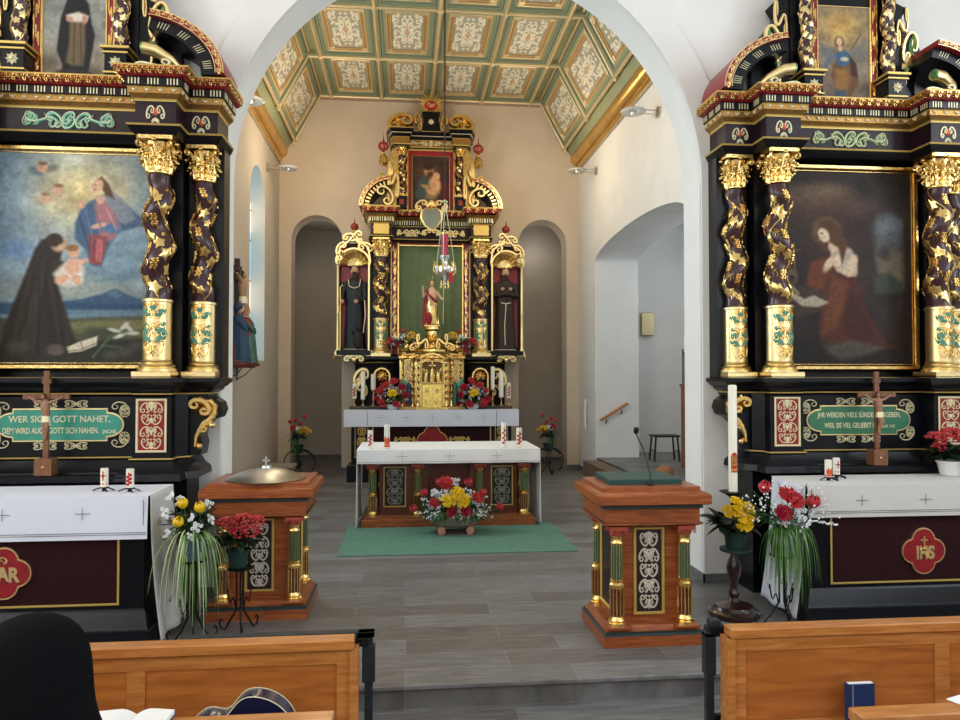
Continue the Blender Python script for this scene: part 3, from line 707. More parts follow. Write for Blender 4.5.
def capital(mb, z0, h, r, square=None, n=8):
    """corinthian capital: bell, two rows of curling acanthus, corner volutes, abacus"""
    mb.lathe([(r * .92, z0), (r * 1.12, z0 + h * .03), (r * 1.12, z0 + h * .07), (r * .9, z0 + h * .1), (r * .95, z0 + h * .5), (r * 1.25, z0 + h * .86)], 20)
    def lf(a, zb, hh, rb, w, curl):
        vs = []; fs = []; N = 7
        for i in range(N + 1):
            t = i / N
            rr = rb + (curl * max(0, (t - .45) / .55) ** 1.6) + .1 * r * sin(PI * t)
            z = zb + hh * (sin(min(1, t / .85) * PI / 2)) - (hh * .28 * ((t - .85) / .15) if t > .85 else 0)
            ww = w * (.75 + .25 * sin(t * PI * 5)) * (1 - .45 * t * t)
            for o, k in ((-ww, -.12), (-ww * .4, .04), (0, .12), (ww * .4, .04), (ww, -.12)):
                q = rr + k * r; aa = a + o / max(rb, .01)
                vs.append((q * cos(aa), q * sin(aa), z))
        for i in range(N):
            for j in range(4): b_ = i * 5 + j; fs.append((b_, b_ + 1, b_ + 6, b_ + 5))
        mb.add(vs, fs)
    for i in range(n):
        a = 2 * PI * i / n; lf(a, z0 + h * .08, h * .36, r * .98, r * .36, r * .62); mb.ell((r * 1.52 * cos(a), r * 1.52 * sin(a), z0 + h * .36), (r * .17, r * .17, r * .13), 7, 5)
        for q in (-.2, .2): mb.ell((r * 1.22 * cos(a + q), r * 1.22 * sin(a + q), z0 + h * .26), (r * .12, r * .12, r * .16), 6, 4)
    for i in range(n):
        a = 2 * PI * (i + .5) / n; lf(a, z0 + h * .12, h * .58, r * .98, r * .34, r * .75); mb.ell((r * 1.66 * cos(a), r * 1.66 * sin(a), z0 + h * .61), (r * .17, r * .17, r * .13), 7, 5)
        for q in (-.2, .2): mb.ell((r * 1.3 * cos(a + q), r * 1.3 * sin(a + q), z0 + h * .53), (r * .12, r * .12, r * .16), 6, 4)
    for i in range(4):
        a = PI / 4 + PI / 2 * i; c, s_ = cos(a), sin(a)
        pts = []
        for k in range(15):
            t = k / 14
            if t < .4: rr, z = r * (1.0 + .75 * (t / .4)), z0 + h * (.5 + .36 * sin(t / .4 * PI / 2))
            else:
                q = (t - .4) / .6; an = PI / 2 - q * 2.6 * PI * .8; ra = r * .30 * (1 - .7 * q)
                rr, z = r * 1.75 + ra * cos(an), z0 + h * .86 - r * .3 + ra * sin(an)
            pts.append((rr * c, rr * s_, z))
        mb.tube(pts, [r * .13] * 8 + [r * .10] * 7, 6)
        b_ = a - PI / 4
        mb.ell((r * 1.45 * cos(b_), r * 1.45 * sin(b_), z0 + h * .88), (r * .22, r * .22, r * .2), 8, 5)
        for k in (-.28, .28): mb.ell((r * 1.3 * cos(b_ + k), r * 1.3 * sin(b_ + k), z0 + h * .74), r * .15, 6, 4)
    q = r * 1.45; m = r * 1.2; pl = []
    for i in range(4):
        a = PI / 4 + PI / 2 * i; nx = a + PI / 2
        c0 = (q * 1.35 * cos(a), q * 1.35 * sin(a))
        pl += [(c0[0] - .12 * r * cos(a + PI / 2), c0[1] - .12 * r * sin(a + PI / 2)), (c0[0] + .12 * r * cos(a + PI / 2), c0[1] + .12 * r * sin(a + PI / 2))]
        pl.append((m * 1.2 * cos(a + PI / 4), m * 1.2 * sin(a + PI / 4)))
    mb.prism(pl, z0 + h * .90, z0 + h, 'z')
def column(parent, loc, zb, zdrum, zcap, ztop, r, hand=1, turns=3, size=.03, drum=True, name='column'):
    """parts: column shaft with children drum, capital, base, vine"""
    sh = MB(); surf = twisted(sh, zdrum, zcap, r * .88, turns, r * .27, hand=hand)
    c = sh.build(name, shaftm, parent, loc=loc)
    v = MB(); vine(v, zdrum + .01, zcap - .01, r * .88, turns, surf, hand, size, size * .13)
    v.build('gilt_vine', gold, c)
    b_ = MB(); b_.lathe([(r * 1.35, zb), (r * 1.35, zb + r * .18), (r * 1.2, zb + r * .24), (r * 1.28, zb + r * .4), (r * 1.1, zb + r * .55), (r * 1.02, zb + r * .62), (r * 1.08, zb + r * .75), (r, zb + r * .85)], 24)
    if drum:
        b_.lathe([(r, zb + r * .8), (r, zdrum - r * .3), (r * 1.1, zdrum - r * .25), (r * 1.1, zdrum - r * .1), (r * .98, zdrum)], 24)
    b_.build('gilt_drum', goldp, c)
    if drum:
        o = MB(); mp = lambda x, z, h: ((r + h) * cos(x / r - PI / 2), (r + h) * sin(x / r - PI / 2), z)
        hh = zdrum - zb - r * 1.3; za = zb + r * 1.0
        for s in (1, -1):
            for t, fz in ((.28, 1), (.52, -1), (.75, 1)):
                leaf2(o, s * r * .15, za + hh * t, PI / 2 - s * (1.0 if fz > 0 else 2.0), r * .95, r * .55, r * .09, mp, 4)
                dome(o, s * r * .7, za + hh * (t + .08), r * .2, r * .07, mp, 6)
        dome(o, 0, za + hh * .9, r * .28, r * .08, mp, 8)
        o.build('green_ornament', turq if False else lgreenm, c)
        o = MB(); candelabra(o, 0, za + hh * .02, za + hh * 1.0, r * 2.0, mp, r * .05, r * .06, 3)
        o.build('raised_ornament', gold, c)
    k = MB(); capital(k, zcap, ztop - zcap, r * .86); k.build('capital', gold, c)
    return c
lgreenm = mat('blue green enamel', '4f8f7a', .4)
def bandmotif(mb, pts, z, pitch, kind, size, depth=.004):
    """small gilt motifs repeated along a broken plan line, standing out from the face"""
    for (a, b_) in zip(pts[:-1], pts[1:]):
        dx, dy = b_[0] - a[0], b_[1] - a[1]; L = math.hypot(dx, dy)
        if L < pitch * .5: continue
        n = max(1, int(L / pitch)); ux, uy = dx / L, dy / L; nx, ny = uy, -ux
        for i in range(n):
            s = L * (i + .5) / n
            mp = lambda x, zz, h: (a[0] + ux * (s + x) + nx * h, a[1] + uy * (s + x) + ny * h, zz)
            if kind == 'bars':
                for k in (-1.5, -.5, .5, 1.5):
                    q = k * size * .5; w = size * .09; mb.add([mp(q - w, z - size * .5, 0), mp(q + w, z - size * .5, 0), mp(q + w, z + size * .5, 0), mp(q - w, z + size * .5, 0), mp(q - w, z - size * .5, depth), mp(q + w, z - size * .5, depth), mp(q + w, z + size * .5, depth), mp(q - w, z + size * .5, depth)], [(4, 5, 6, 7), (0, 1, 5, 4), (3, 7, 6, 2), (0, 4, 7, 3), (1, 2, 6, 5)])
            elif kind == 'leaf':
                for sx in (1, -1): leaf2(mb, sx * size * .1, z - size * .1, PI / 2 - sx * 1.15, size * .7, size * .4, depth * 2, mp, 3)
                stroke(mb, place(CN, 0, z, size * .8, size * .5, rot=PI / 2), size * .07, depth, mp)
            elif kind == 'dome': dome(mb, 0, z, size * .3, depth * 2.5, mp, 8)
            elif kind == 'egg':
                dome(mb, 0, z, size * .34, depth * 3, mp, 8, size * .3)
                for sx in (1, -1): leaf2(mb, sx * size * .42, z, PI / 2, size * .45, size * .25, depth * 2, mp, 2)
def offplan(plan, d):
    """offset of an open plan line, outward on its right"""
    t = MB(); t.sweep(plan, [(d, 0), (d, 1)], caps=False)
    return [(p[0], p[1]) for p in t.v[:len(plan)]]
def symplan(half): return half + [(-x, y) for x, y in half[::-1]]
def ltr(plan): return plan if plan[0][0] < plan[-1][0] else plan[::-1]
def rect_relief(mb, x0, x1, z0, z1, w, y, d, bev=.004):
    """rectangular moulded frame facing -y"""
    vs = []; fs = []
    for (i, yy) in ((0, y), (0, y - d * .6), (w * .3, y - d), (w * .7, y - d), (w, y - d * .3), (w, y)):
        vs += [(x0 + i, yy, z0 + i), (x1 - i, yy, z0 + i), (x1 - i, yy, z1 - i), (x0 + i, yy, z1 - i)]
    for k in range(5):
        for j in range(4): a = k * 4 + j; c = k * 4 + (j + 1) % 4; fs.append((a, c, c + 4, a + 4))
    mb.add(vs, fs)
def text(body, size, m, loc, parent, sx=1, name='lettering', ext=.0015, align='CENTER', rot=(PI / 2, 0, 0), shear=0, bold=0):
    c = bpy.data.curves.new(name, 'FONT'); c.body = body; c.size = size; c.align_x = align; c.extrude = ext; c.offset = bold; c.shear = shear; c.resolution_u = 3
    o = bpy.data.objects.new(name, c); COL.objects.link(o); bpy.context.view_layer.update()
    me = bpy.data.meshes.new_from_object(o.evaluated_get(bpy.context.evaluated_depsgraph_get()))
    bpy.data.objects.remove(o); me.name = name; me.materials.clear(); me.materials.append(m)
    o = bpy.data.objects.new(name, me); COL.objects.link(o); o.parent = parent; o.location = loc; o.rotation_euler = rot; o.scale = (sx, 1, 1)
    return o

# ------------------------------------------------------------------ side altar paintings
def halo(p, x, y, r, col='e8dcae'):
    p.ell(x, y, r, r, col, 0, .3, .7)
def paint_left():
    p = Paint(-12, 142, 147, 370, 190, 276, '93a6b0')
    p.mix(np.exp(-((p.X - 75) ** 2 / 2600 + (p.Y - 190) ** 2 / 1600)), 'd9c48c', .95)
    p.mix(np.clip((p.Y - 255) / 60, 0, 1), '5d7480', .8)
    p.mix(np.clip((40 - p.X) / 60, 0, 1) * np.clip((300 - p.Y) / 80, 0, 1), '6f93b4', .75)
    p.mix(np.clip((p.X - 112) / 20, 0, 1) * np.clip((260 - p.Y) / 60, 0, 1), '8197a0', .7)
    p.noise(.35, 20, 3)
    for (x, y, rx, ry, c) in ((118, 240, 26, 20, '7d97ab'), (105, 262, 30, 18, '6c8a9c'), (85, 268, 24, 14, '76909c'), (125, 215, 20, 14, '94a7ae'), (12, 250, 16, 10, '6d90b6'), (120, 250, 14, 8, 'a2b2b8')): p.ell(x, y, rx, ry, c, 0, .5, .8)
    # landscape
    p.ell(60, 292, 60, 12, 'a9a58c', 0, .8, .55)
    p.poly([(-12, 306), (30, 306), (56, 304), (72, 302), (84, 298), (94, 295), (104, 290), (112, 295), (124, 300), (142, 302), (142, 318), (-12, 318)], '3d5872', 1.2); p.poly([(96, 296), (104, 291), (110, 297), (106, 302)], '6a8298', 1.5, .7)
    p.poly([(50, 306), (142, 306), (142, 314), (60, 312)], '2f4a68', 1.5); p.poly([(60, 313), (142, 312), (142, 320), (64, 322)], '6d8796', 1.5, .8)
    p.poly([(-12, 322), (60, 322), (142, 318), (142, 370), (-12, 370)], '4a4f3f', 2)
    p.poly([(60, 326), (100, 323), (142, 322), (142, 332), (70, 338)], '7d7950', 2, .8); p.ell(120, 338, 22, 5, '6a6a48', 0, .5, .7); p.ell(90, 336, 16, 5, '39402f', 0, .5, .8)
    p.poly([(-12, 350), (50, 348), (90, 344), (142, 342), (142, 370), (-12, 370)], '2b2f28', 3)
    for (x, y, rx, ry) in ((104, 250, 20, 9), (118, 236, 16, 8), (128, 252, 14, 12), (96, 266, 18, 8), (112, 272, 22, 8)): p.ell(x, y - 3, rx, ry, '90a9b8', -.2, .5, .55); p.ell(x + 3, y + 4, rx, ry * .6, '5a7488', -.2, .5, .5)
    # kneeling friar
    p.poly([(0, 366), (4, 330), (14, 300), (24, 270), (30, 250), (36, 240), (48, 236), (56, 243), (54, 256), (52, 268), (50, 282), (54, 296), (60, 318), (66, 340), (72, 352), (70, 362), (40, 366)], '302a26', 1.6)
    p.poly([(14, 330), (26, 285), (32, 300), (24, 362), (10, 362)], '40362e', 3, .6); p.poly([(36, 300), (44, 290), (56, 350), (46, 358)], '241f1c', 3, .6)
    p.ell(52, 244, 7, 8.5, 'b99678', .3, .2); p.ell(48, 240, 7.5, 7, '3a2d25', .3, .2); p.ell(54, 247, 3, 3, 'c7a488', 0, .4)
    p.poly([(46, 262), (58, 262), (60, 272), (48, 276)], '3a322b', 1.5); p.ell(58, 274, 4, 3, 'c9a184', 0, .3)
    for (x0_, y0_, x1_, y1_) in ((20, 300, 10, 360), (32, 290, 30, 360), (44, 280, 54, 352), (38, 262, 36, 300), (26, 276, 18, 330)): p.line([(x0_, y0_), (x1_, y1_)], 1.6, '463b31', 2, .6); p.line([(x0_ + 4, y0_), (x1_ + 4, y1_)], 1.6, '1c1815', 2, .6)
    # child in white
    p.poly([(47, 275), (58, 262), (72, 262), (76, 272), (74, 285), (60, 290), (50, 285)], 'ddd6c6', 2, .9)
    p.ell(65, 252, 5.5, 6, 'd9ab8c', 0, .2); p.ell(64, 248, 5.5, 3.5, '8e6546', 0, .3); p.ell(65, 267, 7, 9, 'dfae94', .3, .25); p.ell(55, 281, 7, 4, 'd9a68a', -.5, .3); p.ell(68, 281, 3.5, 6, 'd9a68a', -.4, .3); p.ell(74, 262, 6, 2.4, 'dfae94', -.4, .3)
    # seated woman
    halo(p, 88, 180, 9)
    p.poly([(66, 222), (72, 205), (80, 198), (94, 190), (106, 194), (118, 206), (134, 222), (120, 226), (104, 232), (96, 250), (90, 268), (82, 266), (76, 250), (66, 238)], '4b6480', 1.6)
    p.poly([(88, 196), (100, 186), (112, 198), (122, 216), (112, 222), (98, 214)], '8f9298', 2, .8)
    p.poly([(84, 200), (92, 196), (102, 210), (108, 226), (100, 240), (90, 238), (86, 218)], 'a87478', 2)
    p.poly([(78, 232), (96, 236), (94, 252), (90, 266), (80, 264), (79, 248)], '8f4a4c', 1.5); p.poly([(86, 238), (91, 238), (88, 262), (84, 262)], 'c57076', 1.5, .8)
    p.ell(96, 226, 12, 5, '54779f', .2, .3); p.ell(88, 224, 8, 2.6, 'd2a68c', -.3, .3); p.ell(72, 202, 3.5, 4.5, 'd2a68c', 0, .3)
    p.poly([(83, 178), (90, 172), (97, 180), (102, 196), (94, 192), (90, 184)], '5d4636', 1.3); p.ell(86, 182, 5.2, 7.2, 'dcb294', .5, .2); p.ell(89, 196, 4, 5, 'd4aa8e', 0, .3)
    for (x0_, y0_, x1_, y1_, c_) in ((84, 206, 92, 232, '8d5c62'), (94, 204, 104, 228, 'cf9a98'), (70, 214, 80, 250, '2f4562'), (76, 208, 84, 246, '64809e'), (110, 204, 128, 222, '6c7684'), (84, 240, 84, 262, '6e2f36'), (91, 240, 90, 262, 'c98084')): p.line([(x0_, y0_), (x1_, y1_)], 1.4, c_, 1.6, .8)
    p.ell(84.5, 181, .9, .6, '5a3d2e', .5, .4); p.ell(84, 186, 1.2, .6, '9c4a44', .3, .4)
    # cherub heads
    for (x, y) in ((36, 164), (40, 196), (51, 187)):
        p.ell(x - 6, y + 4, 8, 4, '5e6b74' if x < 38 else 'a59a80', .5, .4, .7); p.ell(x + 7, y + 1, 8, 3.5, '6a6a66' if x < 38 else 'b1a688', -.3, .4, .7)
        p.ell(x, y, 5, 5.5, 'cda287', 0, .2); p.ell(x, y - 4.2, 4.2, 2, '8a6a50', 0, .4)
    # book, rock, lilies
    p.ell(50, 355, 8, 6, '5a5148', 0, .3); p.poly([(60, 352), (72, 346), (88, 340), (87, 350), (74, 356), (62, 358)], 'cfc8b2', 1); p.line([(73, 347), (75, 356)], 1, '7d7562'); p.line([(62, 356), (74, 354), (86, 348)], 1, '8a6a50')
    p.line([(84, 362), (100, 340), (118, 332)], 2, '4e5f44', 2); p.line([(92, 350), (110, 352)], 2, '4e5f44', 2)
    for (x, y, a) in ((103, 334, .3), (108, 340, -.4), (116, 331, .9), (120, 337, 0), (112, 330, -.8)): p.ell(x, y, 6, 2, 'c9cbc0', a, .4, .9)
    for (x, y, r) in ((112, 356, 9), (124, 350, 8), (100, 360, 8), (16, 352, 10)): p.ell(x, y, r, r * .6, '4c4a42', 0, .5, .8)
    p.noise(.16, 3, 8)
    return p
def paint_right():
    p = Paint(782, 926, 160, 372, 180, 264, '2b211d')
    p.noise(.5, 16, 2)
    for (x, y, rx, ry, c, o) in ((820, 192, 34, 14, '6b5643', .8), (800, 186, 18, 9, '57463a', .7), (840, 184, 20, 9, '77614c', .7), (862, 200, 24, 12, '5a4839', .7), (815, 215, 30, 20, '4a3629', .7), (800, 250, 20, 30, '2f231d', .7), (850, 230, 26, 34, '40281e', .7)): p.ell(x, y, rx, ry, c, 0, .6, o)
    p.poly([(886, 214), (890, 207), (904, 204), (914, 212), (915, 240), (915, 284), (905, 280), (892, 272), (888, 255), (886, 236)], '5a5f62', 4)
    p.poly([(888, 255), (900, 246), (915, 250), (915, 288), (900, 282), (890, 270)], '7d7056', 4, .9); p.poly([(888, 226), (900, 210), (914, 214), (914, 236), (898, 240)], '6f7a84', 4, .8)
    p.ell(900, 222, 12, 6, '7c8790', 0, .7, .8); p.ell(896, 250, 6, 7, '2c2f28', 0, .4, .85); p.poly([(884, 276), (900, 270), (915, 282), (915, 294), (886, 294)], '3a4238', 3)
    p.poly([(788, 345), (830, 340), (850, 350), (925, 345), (925, 372), (782, 372)], '221c19', 3)
    p.ell(900, 245, 22, 48, '3a322c', 0, .9, .45)
    # figure
    halo(p, 836, 227, 14, '8d7048'); p.ell(836, 227, 10, 11, '4a3424', 0, .4)
    p.poly([(818, 268), (822, 258), (834, 254), (848, 260), (866, 274), (872, 292), (880, 318), (896, 346), (914, 352), (880, 356), (848, 350), (828, 346), (826, 326), (832, 302), (830, 286), (820, 284)], '4a241a', 2)
    p.poly([(820, 260), (834, 256), (846, 262), (836, 276), (832, 290), (821, 292), (814, 284), (817, 270)], '63341f', 2)
    p.poly([(840, 274), (858, 282), (858, 300), (846, 330), (830, 340), (834, 308), (838, 290)], '66391f', 3, .9); p.poly([(858, 290), (872, 300), (886, 345), (864, 350), (852, 330)], '3a1a13', 3, .8)
    p.poly([(832, 350), (862, 344), (894, 352), (880, 360), (850, 366), (836, 358)], '4b453c', 3, .9)
    p.poly([(840, 244), (852, 240), (862, 246), (868, 258), (868, 272), (858, 276), (846, 270), (840, 258)], 'b3a490', 1.6)
    p.ell(862, 262, 4.6, 11, 'ccb59a', .4, .25); p.ell(858, 271, 9, 3.6, 'c9ae91', .35, .3); p.ell(838, 262, 4, 10, 'cbb094', .55, .3); p.ell(847, 258, 4, 7, 'd1b699', .2, .25)
    p.ell(842, 243, 5, 7, 'c9ac8e', -.4, .3); p.poly([(830, 216), (840, 214), (850, 224), (858, 240), (852, 262), (848, 244), (838, 238), (836, 250), (830, 244), (826, 228)], '51341f', 1.5)
    p.ell(833, 231, 5.4, 8, 'd8bfa1', -.45, .22); p.ell(831, 229, 1.6, .9, '5a4030', .2, .5, .8); p.ell(829, 235, .9, 1.6, 'b08c70', 0, .5, .8); p.ell(832, 239, 1.6, .7, '8d4a3c', .2, .5)
    # skull, crucifix and open book on a ledge
    p.poly([(788, 300), (800, 286), (822, 288), (836, 296), (832, 312), (806, 320), (792, 316)], '3f3028', 2); p.ell(797, 276, 9, 9.5, '5c4c3c', 0, .25); p.ell(800, 281, 5, 6, '4a3b2e', 0, .3); p.ell(800, 277, 1.8, 2.2, '1d1612'); p.ell(793, 278, 1.8, 2.2, '1d1612')
    p.poly([(798, 292), (812, 300), (822, 296), (838, 304), (826, 309), (810, 308), (800, 300)], 'a39a84', 1.2); p.line([(800, 288), (806, 294)], 3, '8a7c62'); p.line([(802, 240), (803, 272)], 1.6, '6b4c30'); p.line([(796, 248), (809, 247)], 1.4, '6b4c30'); p.ell(802, 256, 1.4, 6, '8c7050', 0, .4)
    p.noise(.22, 3, 9)
    return p
def paint_upper_left():
    p = Paint(40, 112, -45, 70, 90, 144, '8a8c86'); p.mix(np.clip((p.Y - 10) / 60, 0, 1), '8f7a62', .8); p.noise(.3, 12, 4)
    p.ell(95, 60, 12, 6, '6b6254', 0, .5)
    p.poly([(60, 65), (63, 54), (56, 38), (58, 20), (60, 4), (66, -14), (72, -24), (84, -24), (92, -12), (95, 8), (99, 20), (97, 34), (92, 60), (84, 66)], '232224', 1.3)
    p.poly([(70, 6), (80, 2), (88, 6), (88, 40), (86, 54), (72, 54), (66, 50), (70, 28)], '6e5d47', 2); p.line([(76, 10), (75, 50)], 1.5, '4c3f30', 2); p.line([(83, 10), (84, 50)], 1.5, '4c3f30', 2)
    p.poly([(66, 0), (80, -4), (92, 0), (90, 6), (78, 7), (68, 6)], 'd4c9ba', 1.5); p.ell(87, 4, 3, 5, 'b98e74', 0, .3); p.ell(70, 4, 4, 3, 'b98e74', 0, .3)
    halo(p, 77, -32, 12); p.ell(77, -32, 6, 8, 'c79c7c', 0, .2); p.ell(77, -38, 6.5, 5, '3a2b22', 0, .3)
    p.poly([(56, 60), (70, 58), (95, 60), (100, 66), (60, 68)], '3a3834', 2); p.noise(.15, 3, 5); return p
def paint_upper_right():
    p = Paint(804, 866, -30, 86, 80, 148, '7d7365'); p.ell(832, -5, 26, 26, 'b58e4d', 0, .7, .9); p.ell(828, 60, 30, 34, '7a6452', 0, .7, .7); p.noise(.3, 12, 6)
    p.poly([(806, 14), (824, 22), (822, 34), (808, 30)], '5f6468', 3, .8); p.poly([(842, 24), (862, 6), (860, 30), (848, 36)], '6b6a66', 3, .8)
    p.poly([(822, 40), (828, 36), (844, 36), (850, 44), (852, 62), (844, 76), (838, 84), (824, 84), (826, 66), (820, 54)], '6d4a2f', 1.5); p.poly([(824, 46), (838, 44), (842, 56), (838, 78), (826, 76)], '8f6636', 2)
    p.poly([(826, 26), (834, 22), (842, 26), (844, 38), (834, 42), (826, 40)], '3f5f78', 1.5); p.ell(836, 33, 5, 2.5, 'c8b79a', 0, .3); p.poly([(842, 28), (850, 38), (852, 56), (844, 52)], '43291f', 1.5)
    p.line([(825, 28), (816, 36), (812, 46)], 3, '4d6579', 1.5); p.line([(844, 22), (856, 2)], 1.4, '5b5248', 1); p.poly([(824, 70), (838, 70), (838, 84), (822, 84)], '3f4f58', 2)
    p.ell(830, 9, 8, 10, 'd9be7a', 0, .5, .5); p.ell(830, 13, 5.5, 7, '5a3825', 0, .3); p.ell(830, 12, 3.6, 5, 'd6b08e', 0, .25); p.ell(831, 20, 2.6, 4, 'cda585', 0, .3)
    p.ell(835, 86, 26, 7, '3b3a34', 0, .3); p.noise(.15, 3, 5); return p

# ------------------------------------------------------------------ side altar retable
def side_retable(cx, which):
    R = which == 'right'
    root = empty('altar_retable', (cx, FY - .01, 0), label=('black and gilt baroque altar with dark painting of kneeling woman in brown robe' if R else 'black and gilt baroque altar with bright painting of friar holding a child below seated woman'), cat='altar')
    # --- step and predella block
    lo = symplan([(-1.14, 0), (-1.14, -.46), (-1.05, -.54), (-1.05, -.68), (-.62, -.68), (-.62, -.50)]); lw = symplan([(-1.30, 0), (-1.30, -.42), (-1.05, -.50), (-1.05, -.68), (-.62, -.68), (-.62, -.50)]); dz = 0 if R else -.065
    m = MB(); m.sweep(symplan([(-1.02, 0), (-1.02, -.36), (-.62, -.36)]), [(.06, 0, black), (.06, 1.17), (.02, 1.19), (.02, 1.20)])
    m.box(-.64, .64, -.735, -.4, 1.19, 1.25, .008)
    m.sweep(lo, [(.02, 1.19, black), (.06, 1.20), (.05, 1.26), (.0, 1.30), (-.04, 1.36), (-.03, 1.378, goldflat), (-.03, 1.390, black), (-.05, 1.393), (-.05, 1.94)])
    m.sweep(lw, [(-.05, 1.925, black), (-.05, 1.945, goldflat), (-.045, 1.957, black), (-.02, 1.97), (0, 1.985), (.01, 2.01, bordeaux), (.03, 2.015, black), (.055, 2.04), (.08, 2.055), (.08, 2.09), (.02, 2.10)])
    m.build('predella', None, root, sharp=30)
    yf = -.50 + .05; mp = flatmap(yf - .002)
    # plaque with inscription
    def plq(w, h, r):
        pts = [(w - .02, h - .03), (w - .02, h)]
        right = [(w, h), (w, h - .035)] + [(w + .13 * sin(PI * i / 16), -(h - .035) * -cos(PI * i / 16)) for i in range(17)] + [(w, -h + .035), (w, -h)]
        right = [(w, h), (w, h - .035)] + [(w + .14 * sin(PI * i / 16), (h - .035) * cos(PI * i / 16)) for i in range(1, 16)] + [(w, -h + .035), (w, -h)]
        return right + [(-x, z) for x, z in right[::-1]]
    zc = 1.675; W0 = .39
    bo = plq(W0 + .012, .147, 0); pl = plq(W0, .135, 0)
    p = MB(); p.prism([(x, z + zc) for x, z in pl], yf - .018, yf); pq = p.build('inscription_plaque', greenp if R else teal, root)
    p = MB(); p.prism([(x, z + zc) for x, z in bo], yf - .012, yf); p.build('plaque_border', goldp, pq)
    if R:
        text('JHR WERDEN VIELE SÜNDEN VERGEBEN,', .072, goldw, (0, yf - .0185, zc + .028), pq, .66, bold=.0008)
        text('WEIL SIE VIEL GELIEBET HAT.', .072, goldw, (-.06, yf - .0185, zc - .075), pq, .66, bold=.0008)
        text('LUK. 7.47.', .04, goldw, (.31, yf - .0185, zc - .075), pq, .8, bold=.0004)
    else:
        text('WER SICH GOTT NAHET,', .082, goldw, (0, yf - .0185, zc + .025), pq, .92, bold=.0008)
        text('DEM WIRD AUCH GOTT SICH NAHEN.', .075, goldw, (-.075, yf - .0185, zc - .075), pq, .62, bold=.0008)
        text('JACAB.', .045, goldw, (.425, yf - .0185, zc - .075), pq, .9, bold=.0004)
    o = MB()
    for sx in (1, -1):
        tangle(o, sx * .13, zc + .185, .20, .065, mp); tangle(o, sx * .13, zc - .187, .20, .065, mp)
        for sz in (1, -1):
            stroke(o, place(CN, sx * .50, zc + sz * .16, .12, .09, fx=sx, fz=sz, rot=.4 * sx * sz), .006, .007, mp); tangle(o, sx * .545, zc + sz * .12, .08, .12, mp, .004)
    o.build('gilt_scrollwork', goldw, root)
    # red candelabra panels on the projecting pedestals
    for sx in (1, -1):
        p = MB(); y = -.68 + .05; x = sx * .835
        p.box(x - .13, x + .13, y - .008, y, 1.44, 1.91); q = p.build('red_panel', redm, root)
        p = MB(); rect_relief(p, x - .13, x + .13, 1.44, 1.91, .02, y - .006, .012); p.build('panel_frame', goldw, q)
        p = MB(); candelabra(p, x, 1.465, 1.885, .21, flatmap(y - .008), .0055, .006, 4); p.build('gilt_scrollwork', goldw, q)
        # scroll bracket at the outer side
        p = MB(); p.T = Matrix.Translation((-sx * .15, 0, 0))
        prf = [(1.20, 1.39), (1.34, 1.39), (1.36, 1.50), (1.34, 1.56), (1.36, 1.64), (1.42, 1.70), (1.50, 1.73), (1.53, 1.80), (1.51, 1.87), (1.44, 1.92), (1.20, 1.95)]
        p.prism([(sx * a, b_) for a, b_ in prf], -.40, -.16); q = p.build('scroll_bracket', black, root)
        p = MB(); p.T = Matrix.Translation((-sx * .15, 0, 0)); mq = flatmap(-.405)
        st = turtle(0, 0, PI / 2, [(.22, -2, -1), (.22, 2, 10), (.30, 14, 26)])
        st = norm([st])[0]
        stroke(p, [(sx * 1.30, 1.47), (sx * 1.31, 1.56), (sx * 1.34, 1.63), (sx * 1.41, 1.70), (sx * 1.47, 1.77), (sx * 1.475, 1.84), (sx * 1.43, 1.885), (sx * 1.37, 1.88)], .03, .035, mq)
        stroke(p, place(CN, sx * 1.34, 1.83, .17, .13, fx=sx), .03, .04, mq); stroke(p, place(CN, sx * 1.39, 1.66, .12, .07, fx=-sx, rot=.6 * sx), .018, .03, mq)
        for k in range(8): an = 2 * PI * k / 8; leaf2(p, sx * 1.34 + .02 * cos(an), 1.83 + .02 * sin(an), an, .075, .04, .045, mq, 3)
        leaf2(p, sx * 1.46, 1.72, PI / 2, .14, .06, .04, mq, 4)
        for k in range(7): leaf2(p, sx * (1.30 + k * .022), 1.86 - .012 * k, -PI / 2 + sx * .3, .05, .02, .02, mq, 3)
        for k in range(6): dome(p, sx * (1.30 + .006 * k * k / 2), 1.48 + k * .035, .014, .014, mq, 6)
        dome(p, sx * 1.33, 1.47, .03, .02, mq); dome(p, sx * 1.44, 1.66, .03, .03, mq)
        p.build('gilt_leaf', gold, q)
    # --- main storey back
    m = MB(); m.use(black); m.box(-1.28, 1.28, -.14, 0, 2.09, 4.36).box(-1.34, -1.02, -.22, 0, 2.09, 4.36).box(1.02, 1.34, -.22, 0, 2.09, 4.36)
    for sx in (1, -1):
        m.box(min(sx * .82, sx * 1.0), max(sx * .82, sx * 1.0), -.34, -.1, 2.10, 4.36)
    for sx in (1, -1):
        m.use(black); m.box(min(sx * .66, sx * 1.0), max(sx * .66, sx * 1.0), -.66, -.3, 2.10, 2.115)
        m.use(goldp); m.box(sx * .835 - .165, sx * .835 + .165, -.665, -.33, 2.10, 2.15, .006); m.box(sx * 1.165 - .15, sx * 1.165 + .15, -.41, -.12, 2.10, 2.15, .006)
    m.use(purple); m.box(-.78, .78, -.20, -.13, 4.30, 4.36)
    m.build('back_panel', None, root)
    # painting and frame
    pw, z0, z1 = .80, 2.16, 4.27 + dz * .6
    P = paint_right() if R else paint_left()
    cv = P.mesh('painting', 2 * (pw - .055), z1 - z0 - .11, canvasm, root, (-pw + .055, -.245, z0 + .055))
    f = MB(); rect_relief(f, -pw, pw, z0, z1, .068, -.14, .15); rect_relief(f, -pw + .064, pw - .064, z0 + .064, z1 - .064, .010, -.245, .012); f.build('gilt_frame', gold, cv, loc=tuple(-q for q in cv.location))
